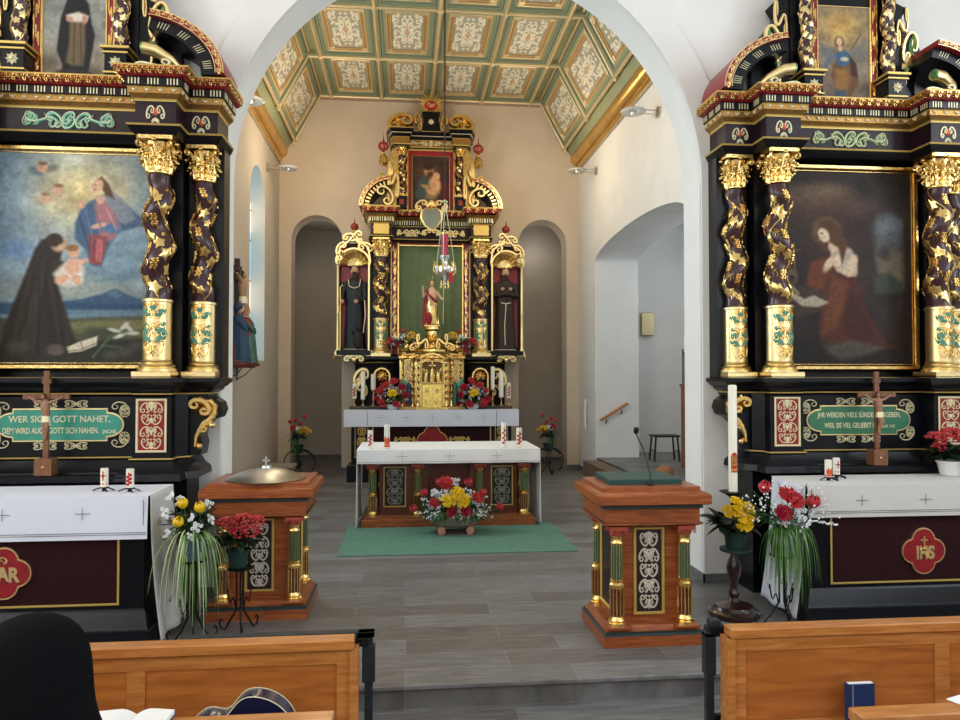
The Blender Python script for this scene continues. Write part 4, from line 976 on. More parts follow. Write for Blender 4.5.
    # --- columns
    for sx in (1, -1):
        column(root, (sx * .835, -.50, 0), 2.15, 2.80, 3.97 + dz, 4.30 + dz, .122, hand=sx, turns=2.4, size=.054)
        column(root, (sx * 1.165, -.26, 0), 2.15, 2.80, 3.97 + dz, 4.30 + dz, .112, hand=-sx, turns=2.4, size=.050)
    # --- entablature
    up = symplan([(-1.32, 0), (-1.32, -.40), (-1.02, -.40), (-1.02, -.64), (-.67, -.64), (-.67, -.36)])
    m = MB(); m.sweep(up, [(0, 4.30, black), (.03, 4.33), (.05, 4.37, goldflat), (.06, 4.385, black), (0, 4.39, purple), (0, 4.60, goldflat), (.01, 4.62, cove2), (.05, 4.655), (.05, 4.70, goldflat), (.06, 4.71, black), (.07, 4.715), (.07, 4.785, redm), (.10, 4.79), (.125, 4.82), (.14, 4.86, goldflat), (.145, 4.872, black), (.09, 4.88)])
    ent = m.build('entablature', None, root)
    o = MB(); L = ltr(up)
    bandmotif(o, offplan(L, .071), 4.75, .135, 'bars', .055, .005); bandmotif(o, offplan(L, .05), 4.68, .1, 'egg', .05, .006)
    o.build('gilt_bars', goldw, ent)
    o = MB(); bandmotif(o, offplan(L, .128), 4.835, .085, 'leaf', .085, .012); bandmotif(o, offplan(L, .115), 4.805, .0425, 'dome', .026, .012); o.build('gilt_foliage', gold, ent)
    o = MB(); scrollband(o, 0, 4.495, .76, .155, flatmap(-.362), .013, .012); o.build('turquoise_scrollwork' if not R else 'green_scrollwork', turq if not R else lgreen2, ent)
    o = MB(); scrollband(o, 0, 4.495, .80, .18, flatmap(-.361), .004, .018); o.build('gilt_scroll_edges', goldw, ent)
    o = MB(); rc = MB()
    for (x, y) in ((-.845, -.641), (.845, -.641), (-1.17, -.401), (1.17, -.401)):
        mq = flatmap(y)
        for sx in (1, -1):
            stroke(o, place(CN, x + sx * .045, 4.50, .06, .11, fx=sx), .008, .01, mq); leaf2(o, x, 4.45, -PI / 2 + sx * .6, .06, .03, .01, mq, 3)
        dome(rc, x, 4.505, .026, .014, mq, 8, .034)
    o.build('gilt_cartouche', goldw, ent); rc.build('orange_boss', waxo, ent)
    # --- upper storey
    zz = 4.88; upper = set(root.children)
    base_set = set(o_ for o_ in COL.objects if o_.parent == root and o_ is not ent)
    m = MB(); m.use(black); m.box(-.56, .56, -.26, 0, zz, 6.15).box(-.9, .9, -.10, 0, zz, 5.5)
    for sx in (1, -1):
        m.use(black); m.box(sx * .44 - .095, sx * .44 + .095, -.48, -.2, zz, zz + .20); m.use(goldflat)
        m.box(sx * .44 - .11, sx * .44 + .11, -.495, -.19, zz + .20, zz + .215); m.use(black); m.box(sx * .44 - .10, sx * .44 + .10, -.485, -.19, zz + .215, zz + .24); m.use(goldflat); m.box(sx * .44 - .125, sx * .44 + .125, -.51, -.18, zz + .24, zz + .262); m.box(sx * .44 - .105, sx * .44 + .105, -.49, -.19, zz + .02, zz + .035)
    m.build('upper_back_panel', None, root)
    P = paint_upper_right() if R else paint_upper_left()
    cv = P.mesh('upper_painting', .56, 1.0, canvasm, root, (-.28, -.275, zz + .015))
    f = MB(); rect_relief(f, -.285, .285, zz + .005, zz + 1.02, .012, -.268, .015); f.build('gilt_frame', goldp, cv, loc=tuple(-q for q in cv.location))
    for sx in (1, -1):
        f = MB(); f.box(min(sx * .285, sx * .35), max(sx * .285, sx * .35), -.285, -.26, zz, zz + 1.1); q = f.build('red_strip', redm, root)
        f = MB(); f.box(sx * .352 - .006, sx * .352 + .006, -.292, -.26, zz, zz + 1.1).box(sx * .286 - .005, sx * .286 + .005, -.292, -.26, zz, zz + 1.1)
        for k in range(4): stroke(f, place(SN, sx * .319, zz + .16 + k * .26, .03, .2, fx=sx * (1 if k % 2 else -1)), .006, .008, flatmap(-.285)); leaf2(f, sx * .319, zz + .1 + k * .26, PI / 2, .09, .03, .008, flatmap(-.285), 3)
        f.build('gilt_scrollwork', gold, q)
        s2 = MB(); surf = twisted(s2, zz + .30, zz + 1.15, .062, 2.2, .014, hand=sx); c = s2.build('small_column', shaftm, root, loc=(sx * .44, -.345, 0))
        v = MB(); vine(v, zz + .31, zz + 1.14, .062, 2.2, surf, sx, .036, .005, fruit=False); v.build('gilt_vine', goldp, c)
        v = MB(); v.lathe([(.085, zz + .262), (.085, zz + .275), (.075, zz + .28), (.078, zz + .29), (.062, zz + .305)], 20); v.build('gilt_base', gold, c)
        v = MB(); capital(v, zz + 1.13, .16, .058); v.build('capital', gold, c)
        v = MB(); mq = flatmap(-.481); rosette(v, sx * .44, zz + .115, .058, .016, mq, 8); dome(v, sx * .44, zz + .115, .022, .03, mq); v.build('gilt_rosette', goldw, root)
        # tall side volute of the upper storey
        vv = MB(); ctr = [(.60, zz), (.74, zz), (.76, zz + .14), (.70, zz + .26), (.72, zz + .40), (.82, zz + .50), (.86, zz + .62), (.80, zz + .76), (.70, zz + .80), (.66, zz + .95), (.72, zz + 1.05), (.6, zz + 1.1), (.56, zz + 1.1), (.56, zz)]
        vv.prism([(sx * a, b_) for a, b_ in ctr], -.24, -.04); q = vv.build('side_volute', black, root)
        vv = MB(); mq = flatmap(-.245)
        S1 = norm([turtle(0, 0, PI / 2, [(.5, 9, 2), (.35, 1, -3), (.5, -4, -12)])])[0]
        stroke(vv, place(S1, sx * .68, zz + .25, .16, .50, fx=sx), .018, .022, mq); stroke(vv, place(CN, sx * .74, zz + .62, .16, .34, fx=-sx), .022, .024, mq); stroke(vv, place(SN, sx * .66, zz + .85, .12, .4, fx=sx), .016, .02, mq)
        leaf2(vv, sx * .66, zz + .40, PI / 2 - sx * .5, .26, .09, .03, mq, 5); leaf2(vv, sx * .62, zz + .1, PI / 2 - sx * .8, .12, .05, .02, mq, 4)
        vv.build('gilt_volute_scroll', goldp, q)
        vv = MB(); leaf2(vv, sx * .75, zz + .55, PI / 2 - sx * .15, .22, .07, .035, mq, 5); dome(vv, sx * .70, zz + .40, .03, .035, mq); vv.build('green_leaf', lgreen, q)
        # broken segmental pediment arm
        A = []; N = 18; cxp, czp, rx, rz = .66, 4.885, .76, .56
        def ringp(f_, ang): return (sx * (cxp + rx * f_ * sin(ang)), czp + rz * f_ * cos(ang))
        a0, a1 = .16, PI / 2
        for (f0, f1, y0, mt, nm) in ((.90, 1.0, -.62, redm, 'pediment_arm'), (.72, .90, -.56, black, 'pediment_band')):
            poly = [ringp(f1, a0 + (a1 - a0) * i / N) for i in range(N + 1)] + [ringp(f0, a1 - (a1 - a0) * i / N) for i in range(N + 1)]
            pm = MB(); pm.prism(poly, y0, -.05); ob = pm.build(nm, mt, root)
            g = MB()
            if nm == 'pediment_arm':
                for i in range(9):
                    an = a0 + (a1 - a0) * (i + .5) / 9; px_, pz_ = ringp(.95, an)
                    tdir = math.atan2(-sin(an) * rz, sx * cos(an) * rx)
                    mq = flatmap(y0)
                    stroke(g, place(CN, px_, pz_, .085, .04, rot=tdir, fx=1), .005, .008, mq); leaf2(g, px_, pz_, tdir + .5, .045, .02, .01, mq, 3)
                    dome(g, *ringp(.95, an + .09), .011, .01, mq, 6)
                for f_ in (.905, .995): stroke(g, [ringp(f_, a0 + (a1 - a0) * i / N) for i in range(N + 1)], .004, .006, mq, False)
                for i in range(9):        # foliage on the upper face, seen from below at the ends
                    pass
                g.build('gilt_foliage', goldp, ob)
            else:
                for i in range(4):
                    for k in (-1.5, -.5, .5, 1.5):
                        an = a0 + (a1 - a0) * (i + .6) / 4.2 + k * .045
                        pa, pb = ringp(.76, an), ringp(.86, an); stroke(g, [pa, ((pa[0] + pb[0]) / 2, (pa[1] + pb[1]) / 2), pb], .004, .005, flatmap(y0), False)
                g.build('gilt_bars', goldw, ob)
        # gilt horn with green eye beneath the arm
        h = MB(); h.tube([(sx * .72, -.62, zz + .20), (sx * .82, -.60, zz + .19), (sx * .95, -.56, zz + .12), (sx * 1.05, -.5, zz + .04)], [.055, .06, .05, .02], 12); hb = h.build('gilt_horn', goldp, root)
        h = MB(); h.lathe([(.0, 0), (.03, -.005), (.05, 0), (.055, .015)], 14); ob = h.build('green_eye', lgreen, hb); ob.location = (sx * .715, -.622, zz + .20); ob.rotation_euler = (0, sx * PI / 2 * 1.0, 0)
        h = MB(); mq = flatmap(-.6); stroke(h, place(SN, sx * .80, zz + .06, .3, .09, fx=sx), .014, .02, mq); h.build('gilt_scroll', goldw, hb)
    # top cornice (mostly above the picture)
    m = MB(); tp = symplan([(-.58, 0), (-.58, -.46), (-.32, -.46), (-.32, -.3)])
    m.sweep(tp, [(0, 6.21, black), (.02, 6.26, goldflat), (.04, 6.28, black), (0, 6.3), (0, 6.42, redm), (.08, 6.50, goldflat), (.09, 6.53, black), (0, 6.56)]); m.build('upper_entablature', None, root)
    m = MB(); m.ell((0, -.25, 6.75), (.16, .1, .2), 14, 10); m.lathe([(.1, 6.55), (.04, 6.6), (.06, 6.65)], 12, cy=-.25); m.build('top_finial', gold, root)
    for o_ in list(COL.objects):
        if o_.parent == root and o_ not in base_set: o_.location.z += dz
    return root
cove2 = mat('bronze cove', (.45, .24, .07), .4, .8, noise=.3, nscale=30)
lgreen2 = mat('pale leaf green enamel', '8fae78', .4)
LX, RX = -3.05, 4.45
retL = side_retable(LX, 'left'); retR = side_retable(RX, 'right')

# ------------------------------------------------------------------ side altar tables
def cloth_top(mb, x0, x1, y0, y1, z, drop_f, drop_l, drop_r, t=.006, wav=.006, lip=.03, nx=60):
    """linen: top sheet with hanging front, left and right falls, gently waving"""
    rs = random.Random(int(x0 * 100)); ph = [rs.uniform(0, 6) for _ in range(4)]
    def wv(s, d): return wav * d * (sin(s * 9 + ph[0]) + .6 * sin(s * 17 + ph[1]))
    def sheet(fn, U, V):
        vs = []; fs = []
        for side in (0, 1):
            for i in range(U + 1):
                for j in range(V + 1): vs.append(fn(i / U, j / V, side))
        n = (U + 1) * (V + 1)
        for i in range(U):
            for j in range(V):
                a = i * (V + 1) + j; fs.append((a, a + 1, a + V + 2, a + V + 1)); fs.append((n + a, n + a + V + 1, n + a + V + 2, n + a + 1))
        for i in range(U):
            for j in (0, V): a = i * (V + 1) + j; b_ = a + V + 1; fs.append((a, b_, n + b_, n + a) if j == 0 else (a, n + a, n + b_, b_))
        for j in range(V):
            for i in (0, U): a = i * (V + 1) + j; fs.append((a, n + a, n + a + 1, a + 1) if i == 0 else (a, a + 1, n + a + 1, n + a))
        mb.add(vs, fs)
    sheet(lambda u, v, s: (x0 + (x1 - x0) * u, y0 + (y1 - y0) * v, z + (t if s == 0 else 0) + .001 * sin(u * 40) * sin(v * 9)), nx, 6)
    if drop_f: sheet(lambda u, v, s: (x0 + (x1 - x0) * u, y0 - (t if s else 0) - abs(.006 * v) + wv(x0 + (x1 - x0) * u, v) - .012 * sin(v * PI / 2) , z + t - drop_f * v), nx, 8)
    if drop_l: sheet(lambda u, v, s: (x0 - (t if not s else 0) + wv(u * 1.3, v) * 1.6 - .01 * v, y0 + (y1 - y0) * u, z + t - drop_l * v), 30, 12)
    if drop_r: sheet(lambda u, v, s: (x1 + (t if s else 0) + wv(u * 1.3 + 2, v) * 1.6 + .01 * v, y0 + (y1 - y0) * u, z + t - drop_r * v), 30, 12)
def cross_stitch(mb, x, z, s, y):
    for (a, b_) in (((-s, 0), (s, 0)), ((0, -s * .8), (0, s * .8))):
        mb.box(x + a[0] - .002, x + b_[0] + .002, y - .002, y, z + a[1] - .002, z + b_[1] + .002)
def side_table(cx, R):
    root = empty('altar_table', (cx, 0, 0), label='black altar block with dark red front panel and ' + ('red quatrefoil lettered IHS' if R else 'red quatrefoil lettered MAR at picture edge'), cat='altar table')
    yf = 6.05; m = MB()
    m.sweep([(-1.02, 6.64), (-1.02, yf), (1.02, yf), (1.02, 6.64)], [(.07, 0, black), (.07, .13), (.07, .145, steel), (.05, .15, black), (.04, .17), (.02, .28), (0, .30), (0, 1.12), (.03, 1.13), (.03, 1.165)]); m.build('altar_block', None, root)
    px = .83; q = MB().box(-px, px, yf - .006, yf, .34, 1.14).build('front_panel', bordeaux, root)
    f = MB(); rect_relief(f, -px - .01, px + .01, .33, 1.15, .018, yf - .003, .012); f.build('gilt_border', goldflat, q)
    # quatrefoil emblem
    zc = .60
    def quat(r, d):
        pts = []
        for k in range(4):
            a = PI / 2 * k; cxk, czk = d * cos(a), d * sin(a)
            xx = (d + math.sqrt(2 * r * r - d * d)) / 2; am = math.atan2(xx, xx - d)
            for i in range(13): t = a - am + 2 * am * (i + .25) / 12.5; pts.append((cxk + r * cos(t), zc + czk + r * sin(t)))
        return pts
    o_ = .37 if R else .0
    e = MB(); e.prism([(x + .0, z) for x, z in quat(.108, .092)], yf - .022, yf - .004); em = e.build('quatrefoil_rim', goldp, root)
    e = MB(); e.prism([(x, z) for x, z in quat(.096, .092)], yf - .028, yf - .004); e.build('quatrefoil_field', redm, em)
    ed = MB()
    if R:
        text('I', .15, goldp, (-.062, yf - .03, zc - .062), em, .8, 'letter_i', .004, bold=.006); text('H', .15, goldp, (-.008, yf - .031, zc - .062), em, .7, 'letter_h', .004, bold=.006); text('S', .15, goldp, (.062, yf - .03, zc - .062), em, .9, 'letter_s', .004, bold=.006)
        ed.box(-.006, .006, yf - .034, yf - .028, zc + .02, zc + .125).box(-.03, .03, yf - .034, yf - .028, zc + .088, zc + .1)
        stroke(ed, place(CN, 0, zc - .01, .07, .07), .006, .006, flatmap(yf - .034))
    else:
        text('M', .14, goldp, (-.06, yf - .03, zc - .05), em, .85, 'letter_m', .004, bold=.006); text('A', .14, goldp, (.0, yf - .032, zc - .05), em, .85, 'letter_a', .004, bold=.006); text('R', .15, goldp, (.075, yf - .03, zc - .06), em, .85, 'letter_r', .004, bold=.006)
        stroke(ed, place(CN, 0, zc + .1, .05, .05), .006, .006, flatmap(yf - .03))
    ed.build('gilt_flourish', goldp, em)
    # linen
    cm = linen2 if R else linen
    c = MB(); x1 = cx + 1.06; x0 = cx - 1.06
    cloth_top(c, x0, x1, yf - .035, 6.64, 1.172, .27 if R else .33, .0, .0, wav=.0012)
    cl = c.build('altar_cloth', cm); tag(cl, ('pale grey linen cloth with stitched crosses over the right side altar' if R else 'bluish white linen cloth with stitched crosses over the left side altar'), 'altar cloth')
    s_ = MB()
    for k in (-1, 0, 1): cross_stitch(s_, cx + k * .58, 1.05, .055, yf - .057)
    for z in ((.945, .96) if R else (.885, .90)): s_.box(x0 + .01, x1 - .01, yf - .062, yf - .056, z - .002, z + .002)
    for x in (x0 + .03, x1 - .03): s_.box(x - .002, x + .002, yf - .056, yf - .05, .95, 1.15)
    s_.build('embroidery', stitch, cl)
    s2 = MB(); sx = -1 if R else 1; xe = x0 if R else x1
    # long side fall
    rs = random.Random(3)
    vs = []; fs = []; U, V = 24, 24; L = 1.12 if R else 1.13
    for i in range(U + 1):
        for j in range(V + 1):
            u, v = i / U, j / V
            vs.append((xe + sx * (.012 + .02 * v * sin(u * 11 + 1) + .075 * v ** 2 + .05 * v * u), yf - .03 + .57 * u + .02 * v * sin(u * 7), 1.178 - L * v * (1 - .0 * u) + .03 * u * v))
    for i in range(U):
        for j in range(V): a = i * (V + 1) + j; fs.append((a, a + V + 1, a + V + 2, a + 1) if not R else (a, a + 1, a + V + 2, a + V + 1))
    s2.add(vs, fs)
    fo = s2.build('side_fall', linen if R else linen2, cl)  # left fall takes the grey linen, its shade put into the colour
    md = fo.modifiers.new('thickness', 'SOLIDIFY'); md.thickness = .004
    em_ = MB()
    for (yy, zz_) in ((.12, .95), (.22, .78), (.14, .6), (.34, .9), (.3, .5), (.2, .3), (.38, .2)):
        for k in range(5): em_.ell((xe + sx * (.03 + .09 * (1.15 - zz_) ** 2), yf + yy + k * .016, zz_ + .02 * sin(k * 2)), (.002, .02, .006), 6, 4)
    em_.build('leaf_embroidery', stitch, fo)
    return root
side_table(LX, False); side_table(RX, True)
# ------------------------------------------------------------------ carved figures
def robe(mb, rings, n=28, folds=.08, nf=9, ph=0):
    """rings: (z, rx, ry, cx, cy)"""
    vs = []; fs = []; H0, H1 = rings[0][0], rings[-1][0]
    R_ = []
    for i in range(len(rings) - 1):
        a, b_ = rings[i], rings[i + 1]; k = 4
        for j in range(k): t = j / k; t = t * t * (3 - 2 * t); R_.append([a[q] * (1 - t) + b_[q] * t for q in range(5)])
    R_.append(list(rings[-1]))
    for (z, rx, ry, cx, cy) in R_:
        g = 1 - (z - H0) / (H1 - H0)
        for j in range(n):
            a = 2 * PI * j / n; f = 1 + folds * (.3 + g) * sin(a * nf + ph + z * 3 / (H1 - H0)) + folds * .5 * sin(a * (nf + 4) + ph * 2)
            vs.append((cx + rx * f * cos(a), cy + ry * f * sin(a), z))
    for i in range(len(R_) - 1):
        for j in range(n): j2 = (j + 1) % n; fs.append((i * n + j, i * n + j2, (i + 1) * n + j2, (i + 1) * n + j))
    fs.append(tuple(range(n - 1, -1, -1))); fs.append(tuple((len(R_) - 1) * n + j for j in range(n)))
    mb.add(vs, fs)
def head(mb, c, r, hairm_=None, hb=None, beard=0, turn=0):
    x, y, z = c
    mb.ell((x, y, z), (r * .78, r * .9, r), 14, 10); f = lambda dx, dy, dz: (x + (dx * cos(turn) - dy * sin(turn)) * r, y + (dx * sin(turn) + dy * cos(turn)) * r, z + dz * r)
    mb.ell(f(0, -.93, -.12), (r * .13, r * .2, r * .22), 6, 5)
    for s in (1, -1):
        mb.ell(f(s * .78, .05, -.1), (r * .1, r * .16, r * .22), 6, 5); mb.ell(f(s * .3, -.74, .28), (r * .2, r * .1, r * .05), 6, 4)
    mb.ell(f(0, -.8, -.5), (r * .24, r * .1, r * .06), 6, 4); mb.tube([(x, y, z - r * .7), (x, y + r * .1, z - r * 1.5)], r * .42, 10)
    if hb is not None:
        hb.ell(f(0, .22, .22), (r * .9, r * .9, r * .95), 14, 10, .04)
        if beard: hb.ell(f(0, -.5, -.85), (r * .5, r * .42, r * (.5 + beard)), 12, 8, .08)
def arm(mb, pts, r0, r1): n = len(pts); mb.tube(pts, [r0 + (r1 - r0) * i / (n - 1) for i in range(n)], 10)
def fist(mb, c, r):
    mb.ell(c, (r, r * .8, r * 1.1), 10, 7)
    for k in range(4): mb.tube([(c[0] - r * .7 + k * r * .45, c[1] - r * .5, c[2] + r * .5), (c[0] - r * .7 + k * r * .45, c[1] - r * 1.1, c[2] + r * .1), (c[0] - r * .65 + k * r * .42, c[1] - r * .9, c[2] - r * .5)], r * .24, 6)
    mb.tube([(c[0] + r * .8, c[1], c[2]), (c[0] + r * .9, c[1] - r * .7, c[2] + r * .5)], r * .24, 6)
def corpus(name, m, parent, z, h, y, lean=1):
    """body of the crucified: arms out and up, knees bent; z = hands' height; h = body height"""
    u = h; b = MB()
    b.tube([(0, y, z - .02 * u), (0, y - .03 * u, z - .14 * u), (.01 * u, y - .035 * u, z - .28 * u), (.02 * u, y - .03 * u, z - .40 * u), (.02 * u, y - .04 * u, z - .48 * u)], [.045 * u, .095 * u, .085 * u, .065 * u, .08 * u], 12)
    for s in (1, -1):
        b.tube([(s * .06 * u, y - .02 * u, z - .10 * u), (s * .20 * u, y - .02 * u, z - .06 * u), (s * .33 * u, y - .005 * u, z + .02 * u), (s * .38 * u, y, z + .04 * u)], [.04 * u, .03 * u, .02 * u, .018 * u], 8)
        b.tube([(s * .035 * u + .02 * u, y - .04 * u, z - .46 * u), (s * .03 * u + .04 * u, y - .10 * u, z - .66 * u), (s * .015 * u, y - .03 * u, z - .86 * u), (s * .01 * u, y - .06 * u, z - .94 * u)], [.055 * u, .042 * u, .028 * u, .02 * u], 8)
    b.ell((-.03 * u, y - .06 * u, z + .045 * u), (.045 * u, .05 * u, .065 * u), 10, 8)
    o = b.build(name, m, parent)
    c = MB(); c.tube([(.02 * u, y - .035 * u, z - .40 * u), (.02 * u, y - .04 * u, z - .54 * u)], [.085 * u, .10 * u], 12); c.tube([(.09 * u, y - .05 * u, z - .44 * u), (.12 * u, y - .04 * u, z - .62 * u)], [.03 * u, .02 * u], 6)
    c.build('loincloth', goldw, o)
    c = MB(); c.ell((-.028 * u, y - .045 * u, z + .06 * u), (.055 * u, .05 * u, .07 * u), 10, 8, .08); c.build('hair', hairm, o)
    return o

# ------------------------------------------------------------------ flowers
def tulip_mesh(name, m):
    b = MB()
    for lay in range(2):
        for k in range(3):
            a = 2 * PI * k / 3 + lay * PI / 3; vs = []; fs = []; N = 6
            for i in range(N + 1):
                t = i / N; z = t * 1.5; rr = (.12 + .62 * sin(PI * min(1, t * .85 + .08))) * (1 if lay else .92)
                for j in range(5):
                    w = (j - 2) / 2 * (1.05 * (1 - t ** 3)); vs.append((rr * cos(a + w), rr * sin(a + w), z - .12 * abs(j - 2) * t))
            for i in range(N):
                for j in range(4): q = i * 5 + j; fs.append((q, q + 1, q + 6, q + 5))
            b.add(vs, fs)
    o = b.build(name, m); me = o.data; bpy.data.objects.remove(o); return me
def ruffle_mesh(name, m, lay=4, seed=1, flat=.7):
    b = MB(); rs = random.Random(seed)
    for L in range(lay):
        f = 1 - L / lay * .75; n = 7 - L
        for k in range(n):
            a = 2 * PI * k / n + L * .7 + rs.uniform(-.2, .2); vs = []; fs = []
            for i in range(4):
                t = i / 3; rr = f * (.15 + .95 * t); z = L * .22 * flat + .5 * flat * t * (1 - .8 * f * t) + rs.uniform(-.04, .04)
                for j in range(5):
                    w = (j - 2) / 2 * .55 * (1 - .35 * t); vs.append((rr * cos(a + w), rr * sin(a + w), z + .08 * ((j % 2) * 2 - 1) * t))
            for i in range(3):
                for j in range(4): q = i * 5 + j; fs.append((q, q + 1, q + 6, q + 5))
            b.add(vs, fs)
    b.ell((0, 0, .35 * flat + .1), (.3, .3, .3), 8, 6)
    o = b.build(name, m); me = o.data; bpy.data.objects.remove(o); return me
def cluster_mesh(name, m, seed=2):
    b = MB(); rs = random.Random(seed)
    for k in range(46):
        a, p = rs.uniform(0, 2 * PI), rs.uniform(-.5, 1.5); r = 1
        c = (r * cos(p) * cos(a), r * cos(p) * sin(a), r * sin(p) * .75 + .3)
        for q in range(4): b.ell((c[0] + rs.uniform(-.12, .12), c[1] + rs.uniform(-.12, .12), c[2] + rs.uniform(-.1, .1)), (.16, .16, .07), 6, 4)
    o = b.build(name, m); me = o.data; bpy.data.objects.remove(o); return me
def white_mesh(seed=3):
    b = MB(); rs = random.Random(seed)
    for k in range(7):
        c = (rs.uniform(-1, 1), rs.uniform(-.6, .6), rs.uniform(-1, 1)); n = 5
        for q in range(n):
            a = 2 * PI * q / n; b.ell((c[0] + .3 * cos(a), c[1] - .1, c[2] + .3 * sin(a)), (.2, .12, .2), 6, 4)
    o = b.build('white_blossom', petw); me = o.data; bpy.data.objects.remove(o); return me
BL = {'tr': ('red_tulip', tulip_mesh('red_tulip', petr)), 'ty': ('yellow_tulip', tulip_mesh('yellow_tulip', pety)), 'rr': ('red_rose', ruffle_mesh('red_rose', petr)), 'rc': ('crimson_carnation', ruffle_mesh('crimson_carnation', petc, 5, 4)),
      'yy': ('yellow_bloom', ruffle_mesh('yellow_bloom', pety, 4, 7)), 'gr': ('red_geranium_head', cluster_mesh('red_geranium_head', petr)), 'gy': ('yellow_flower_cluster', cluster_mesh('yellow_flower_cluster', pety, 5)), 'ww': ('white_blossom', white_mesh(3)), 'w2': ('white_blossom', white_mesh(9))}
def leaf3(mb, p, d, L, W, droop=.3, n=4):
    """curved leaf blade starting at p in direction d"""
    d = Vector(d).normalized(); side = d.cross(Vector((0, 0, 1)))
    if side.length < .05: side = Vector((1, 0, 0))
    side.normalize(); p = Vector(p); vs = []; fs = []
    for i in range(n + 1):
        t = i / n; c = p + d * (L * t) + Vector((0, 0, -droop * L * t * t)); w = W * .5 * sin(PI * min(1, .12 + .88 * t)) ** .7
        vs += [tuple(c - side * w), tuple(c + Vector((0, 0, -w * .3))), tuple(c + side * w)]
    for i in range(n):
        for j in range(2): q = i * 3 + j; fs.append((q, q + 1, q + 4, q + 3))
    mb.add(vs, fs)
def foliage(mb, c, r, n, L, W, rs, up=.5):
    for k in range(n):
        a = rs.uniform(0, 2 * PI); e = rs.uniform(-.4, 1) * up * 1.5; q = rs.uniform(.05, .95)
        d = (cos(a) * cos(e), sin(a) * cos(e), sin(e)); leaf3(mb, (c[0] + r[0] * q * d[0], c[1] + r[1] * q * d[1], c[2] + r[2] * q * d[2]), d, L * rs.uniform(.6, 1.2), W * rs.uniform(.7, 1.2), rs.uniform(0, .6))
def sprigs(mb, c, r, n, rs, s=.009):
    for k in range(n):
        a = rs.uniform(0, 2 * PI); e = rs.uniform(-.35, 1.3); q = rs.uniform(.7, 1.08)
        p = (c[0] + r[0] * q * cos(a) * cos(e), c[1] + r[1] * q * sin(a) * cos(e), c[2] + r[2] * q * sin(e))
        for t in range(3): mb.ell((p[0] + rs.uniform(-1, 1) * s * 2, p[1] + rs.uniform(-1, 1) * s * 2, p[2] + rs.uniform(-1, 1) * s * 2), s * rs.uniform(.7, 1.2), 5, 4)
def blooms(root, lst, seed=1):
    rs = random.Random(seed)
    for (k, x, y, z, s) in lst:
        nm, me = BL[k]; o = bpy.data.objects.new(nm, me); COL.objects.link(o); o.parent = root; o.location = (x, y, z); o.scale = (s, s, s)
        tilt = {'t': .25, 'r': .9, 'y': .9, 'g': .2, 'w': .1}[k[0]]
        o.rotation_euler = (tilt + rs.uniform(-.2, .2), rs.uniform(-.3, .3), rs.uniform(-.8, .8) if k[0] != 't' else rs.uniform(-1, 1))
def grassfall(mb, c, n, L, W, rs, spread=1, stripe=None, drop=1):
    """long arching strap leaves"""
    for k in range(n):
        a = rs.uniform(0, 2 * PI); q_ = rs.random(); sp = (.25 + .75 * q_) * spread * 1.35; l = L * rs.uniform(.6, 1.1); vs = []; fs = []; N = 9; sd = (-sin(a), cos(a)); w0 = W * rs.uniform(.7, 1.2)
        up = rs.uniform(.1, .35) * L
        for i in range(N + 1):
            t = i / N; rr = sp * l * (.9 * t - .38 * t * t); z = up * 4 * t * (1 - t) * .5 - drop * l * (1.15 - .6 * q_) * t ** 2.0; w = w0 * (1 - t * .85) * .5
            for j in (-1, 0, 1): vs.append((c[0] + rr * cos(a) + j * w * sd[0], c[1] + rr * sin(a) + j * w * sd[1], c[2] + z - (0 if j else w * .4)))
        for i in range(N):
            for j in range(2): q = i * 3 + j; fs.append((q, q + 1, q + 4, q + 3))
        (stripe if stripe is not None and k % 4 == 0 else mb).add(vs, fs)
def pot(mb, x, y, z0, z1, r0, r1, flute=0):
    mb.lathe([(r0, z0), (r0 * 1.02, z0 + .005), (r1 * .96, z1 - .02), (r1 * 1.06, z1 - .018), (r1 * 1.08, z1), (r1 * .92, z1), (r1 * .88, z1 - .03), (0, z1 - .03)], 32, x, y, rmod=(lambda a, z: 1 + flute * sin(a * 16)) if flute else None)

# ------------------------------------------------------------------ high altar
finm = mat('rust red lacquer', '8e3026', .35)
HX, HY = .53, 16.66
root = empty('high_altar_retable', (HX, HY, 0), label='high altar of black and gilt wood with green curtain and twisted columns', cat='altar')
# local y: wall plane at +.04, columns at about -.96
m = MB()
hp = symplan([(-1.62, 0), (-1.62, -.55), (-1.30, -.62), (-1.30, -1.05), (-.80, -1.05), (-.80, -.62)])
m.sweep(hp, [(0, 0, black), (0, 1.40), (0, 1.42), (0, 2.36), (.02, 2.40, goldflat), (.03, 2.41, black), (.06, 2.45), (.10, 2.47), (.10, 2.52), (.0, 2.525)])
m.use(black); m.box(-1.3, 1.3, -.35, 0, 2.52, 5.06); m.box(-1.24, -.86, -.62, -.3, 2.52, 5.05); m.box(.86, 1.24, -.62, -.3, 2.52, 5.05)
for s in (1, -1): m.use(goldp); m.box(s * 1.055 - .2, s * 1.055 + .2, -1.13, -.7, 2.525, 2.60, .008)
m.build('lower_storey', None, root)
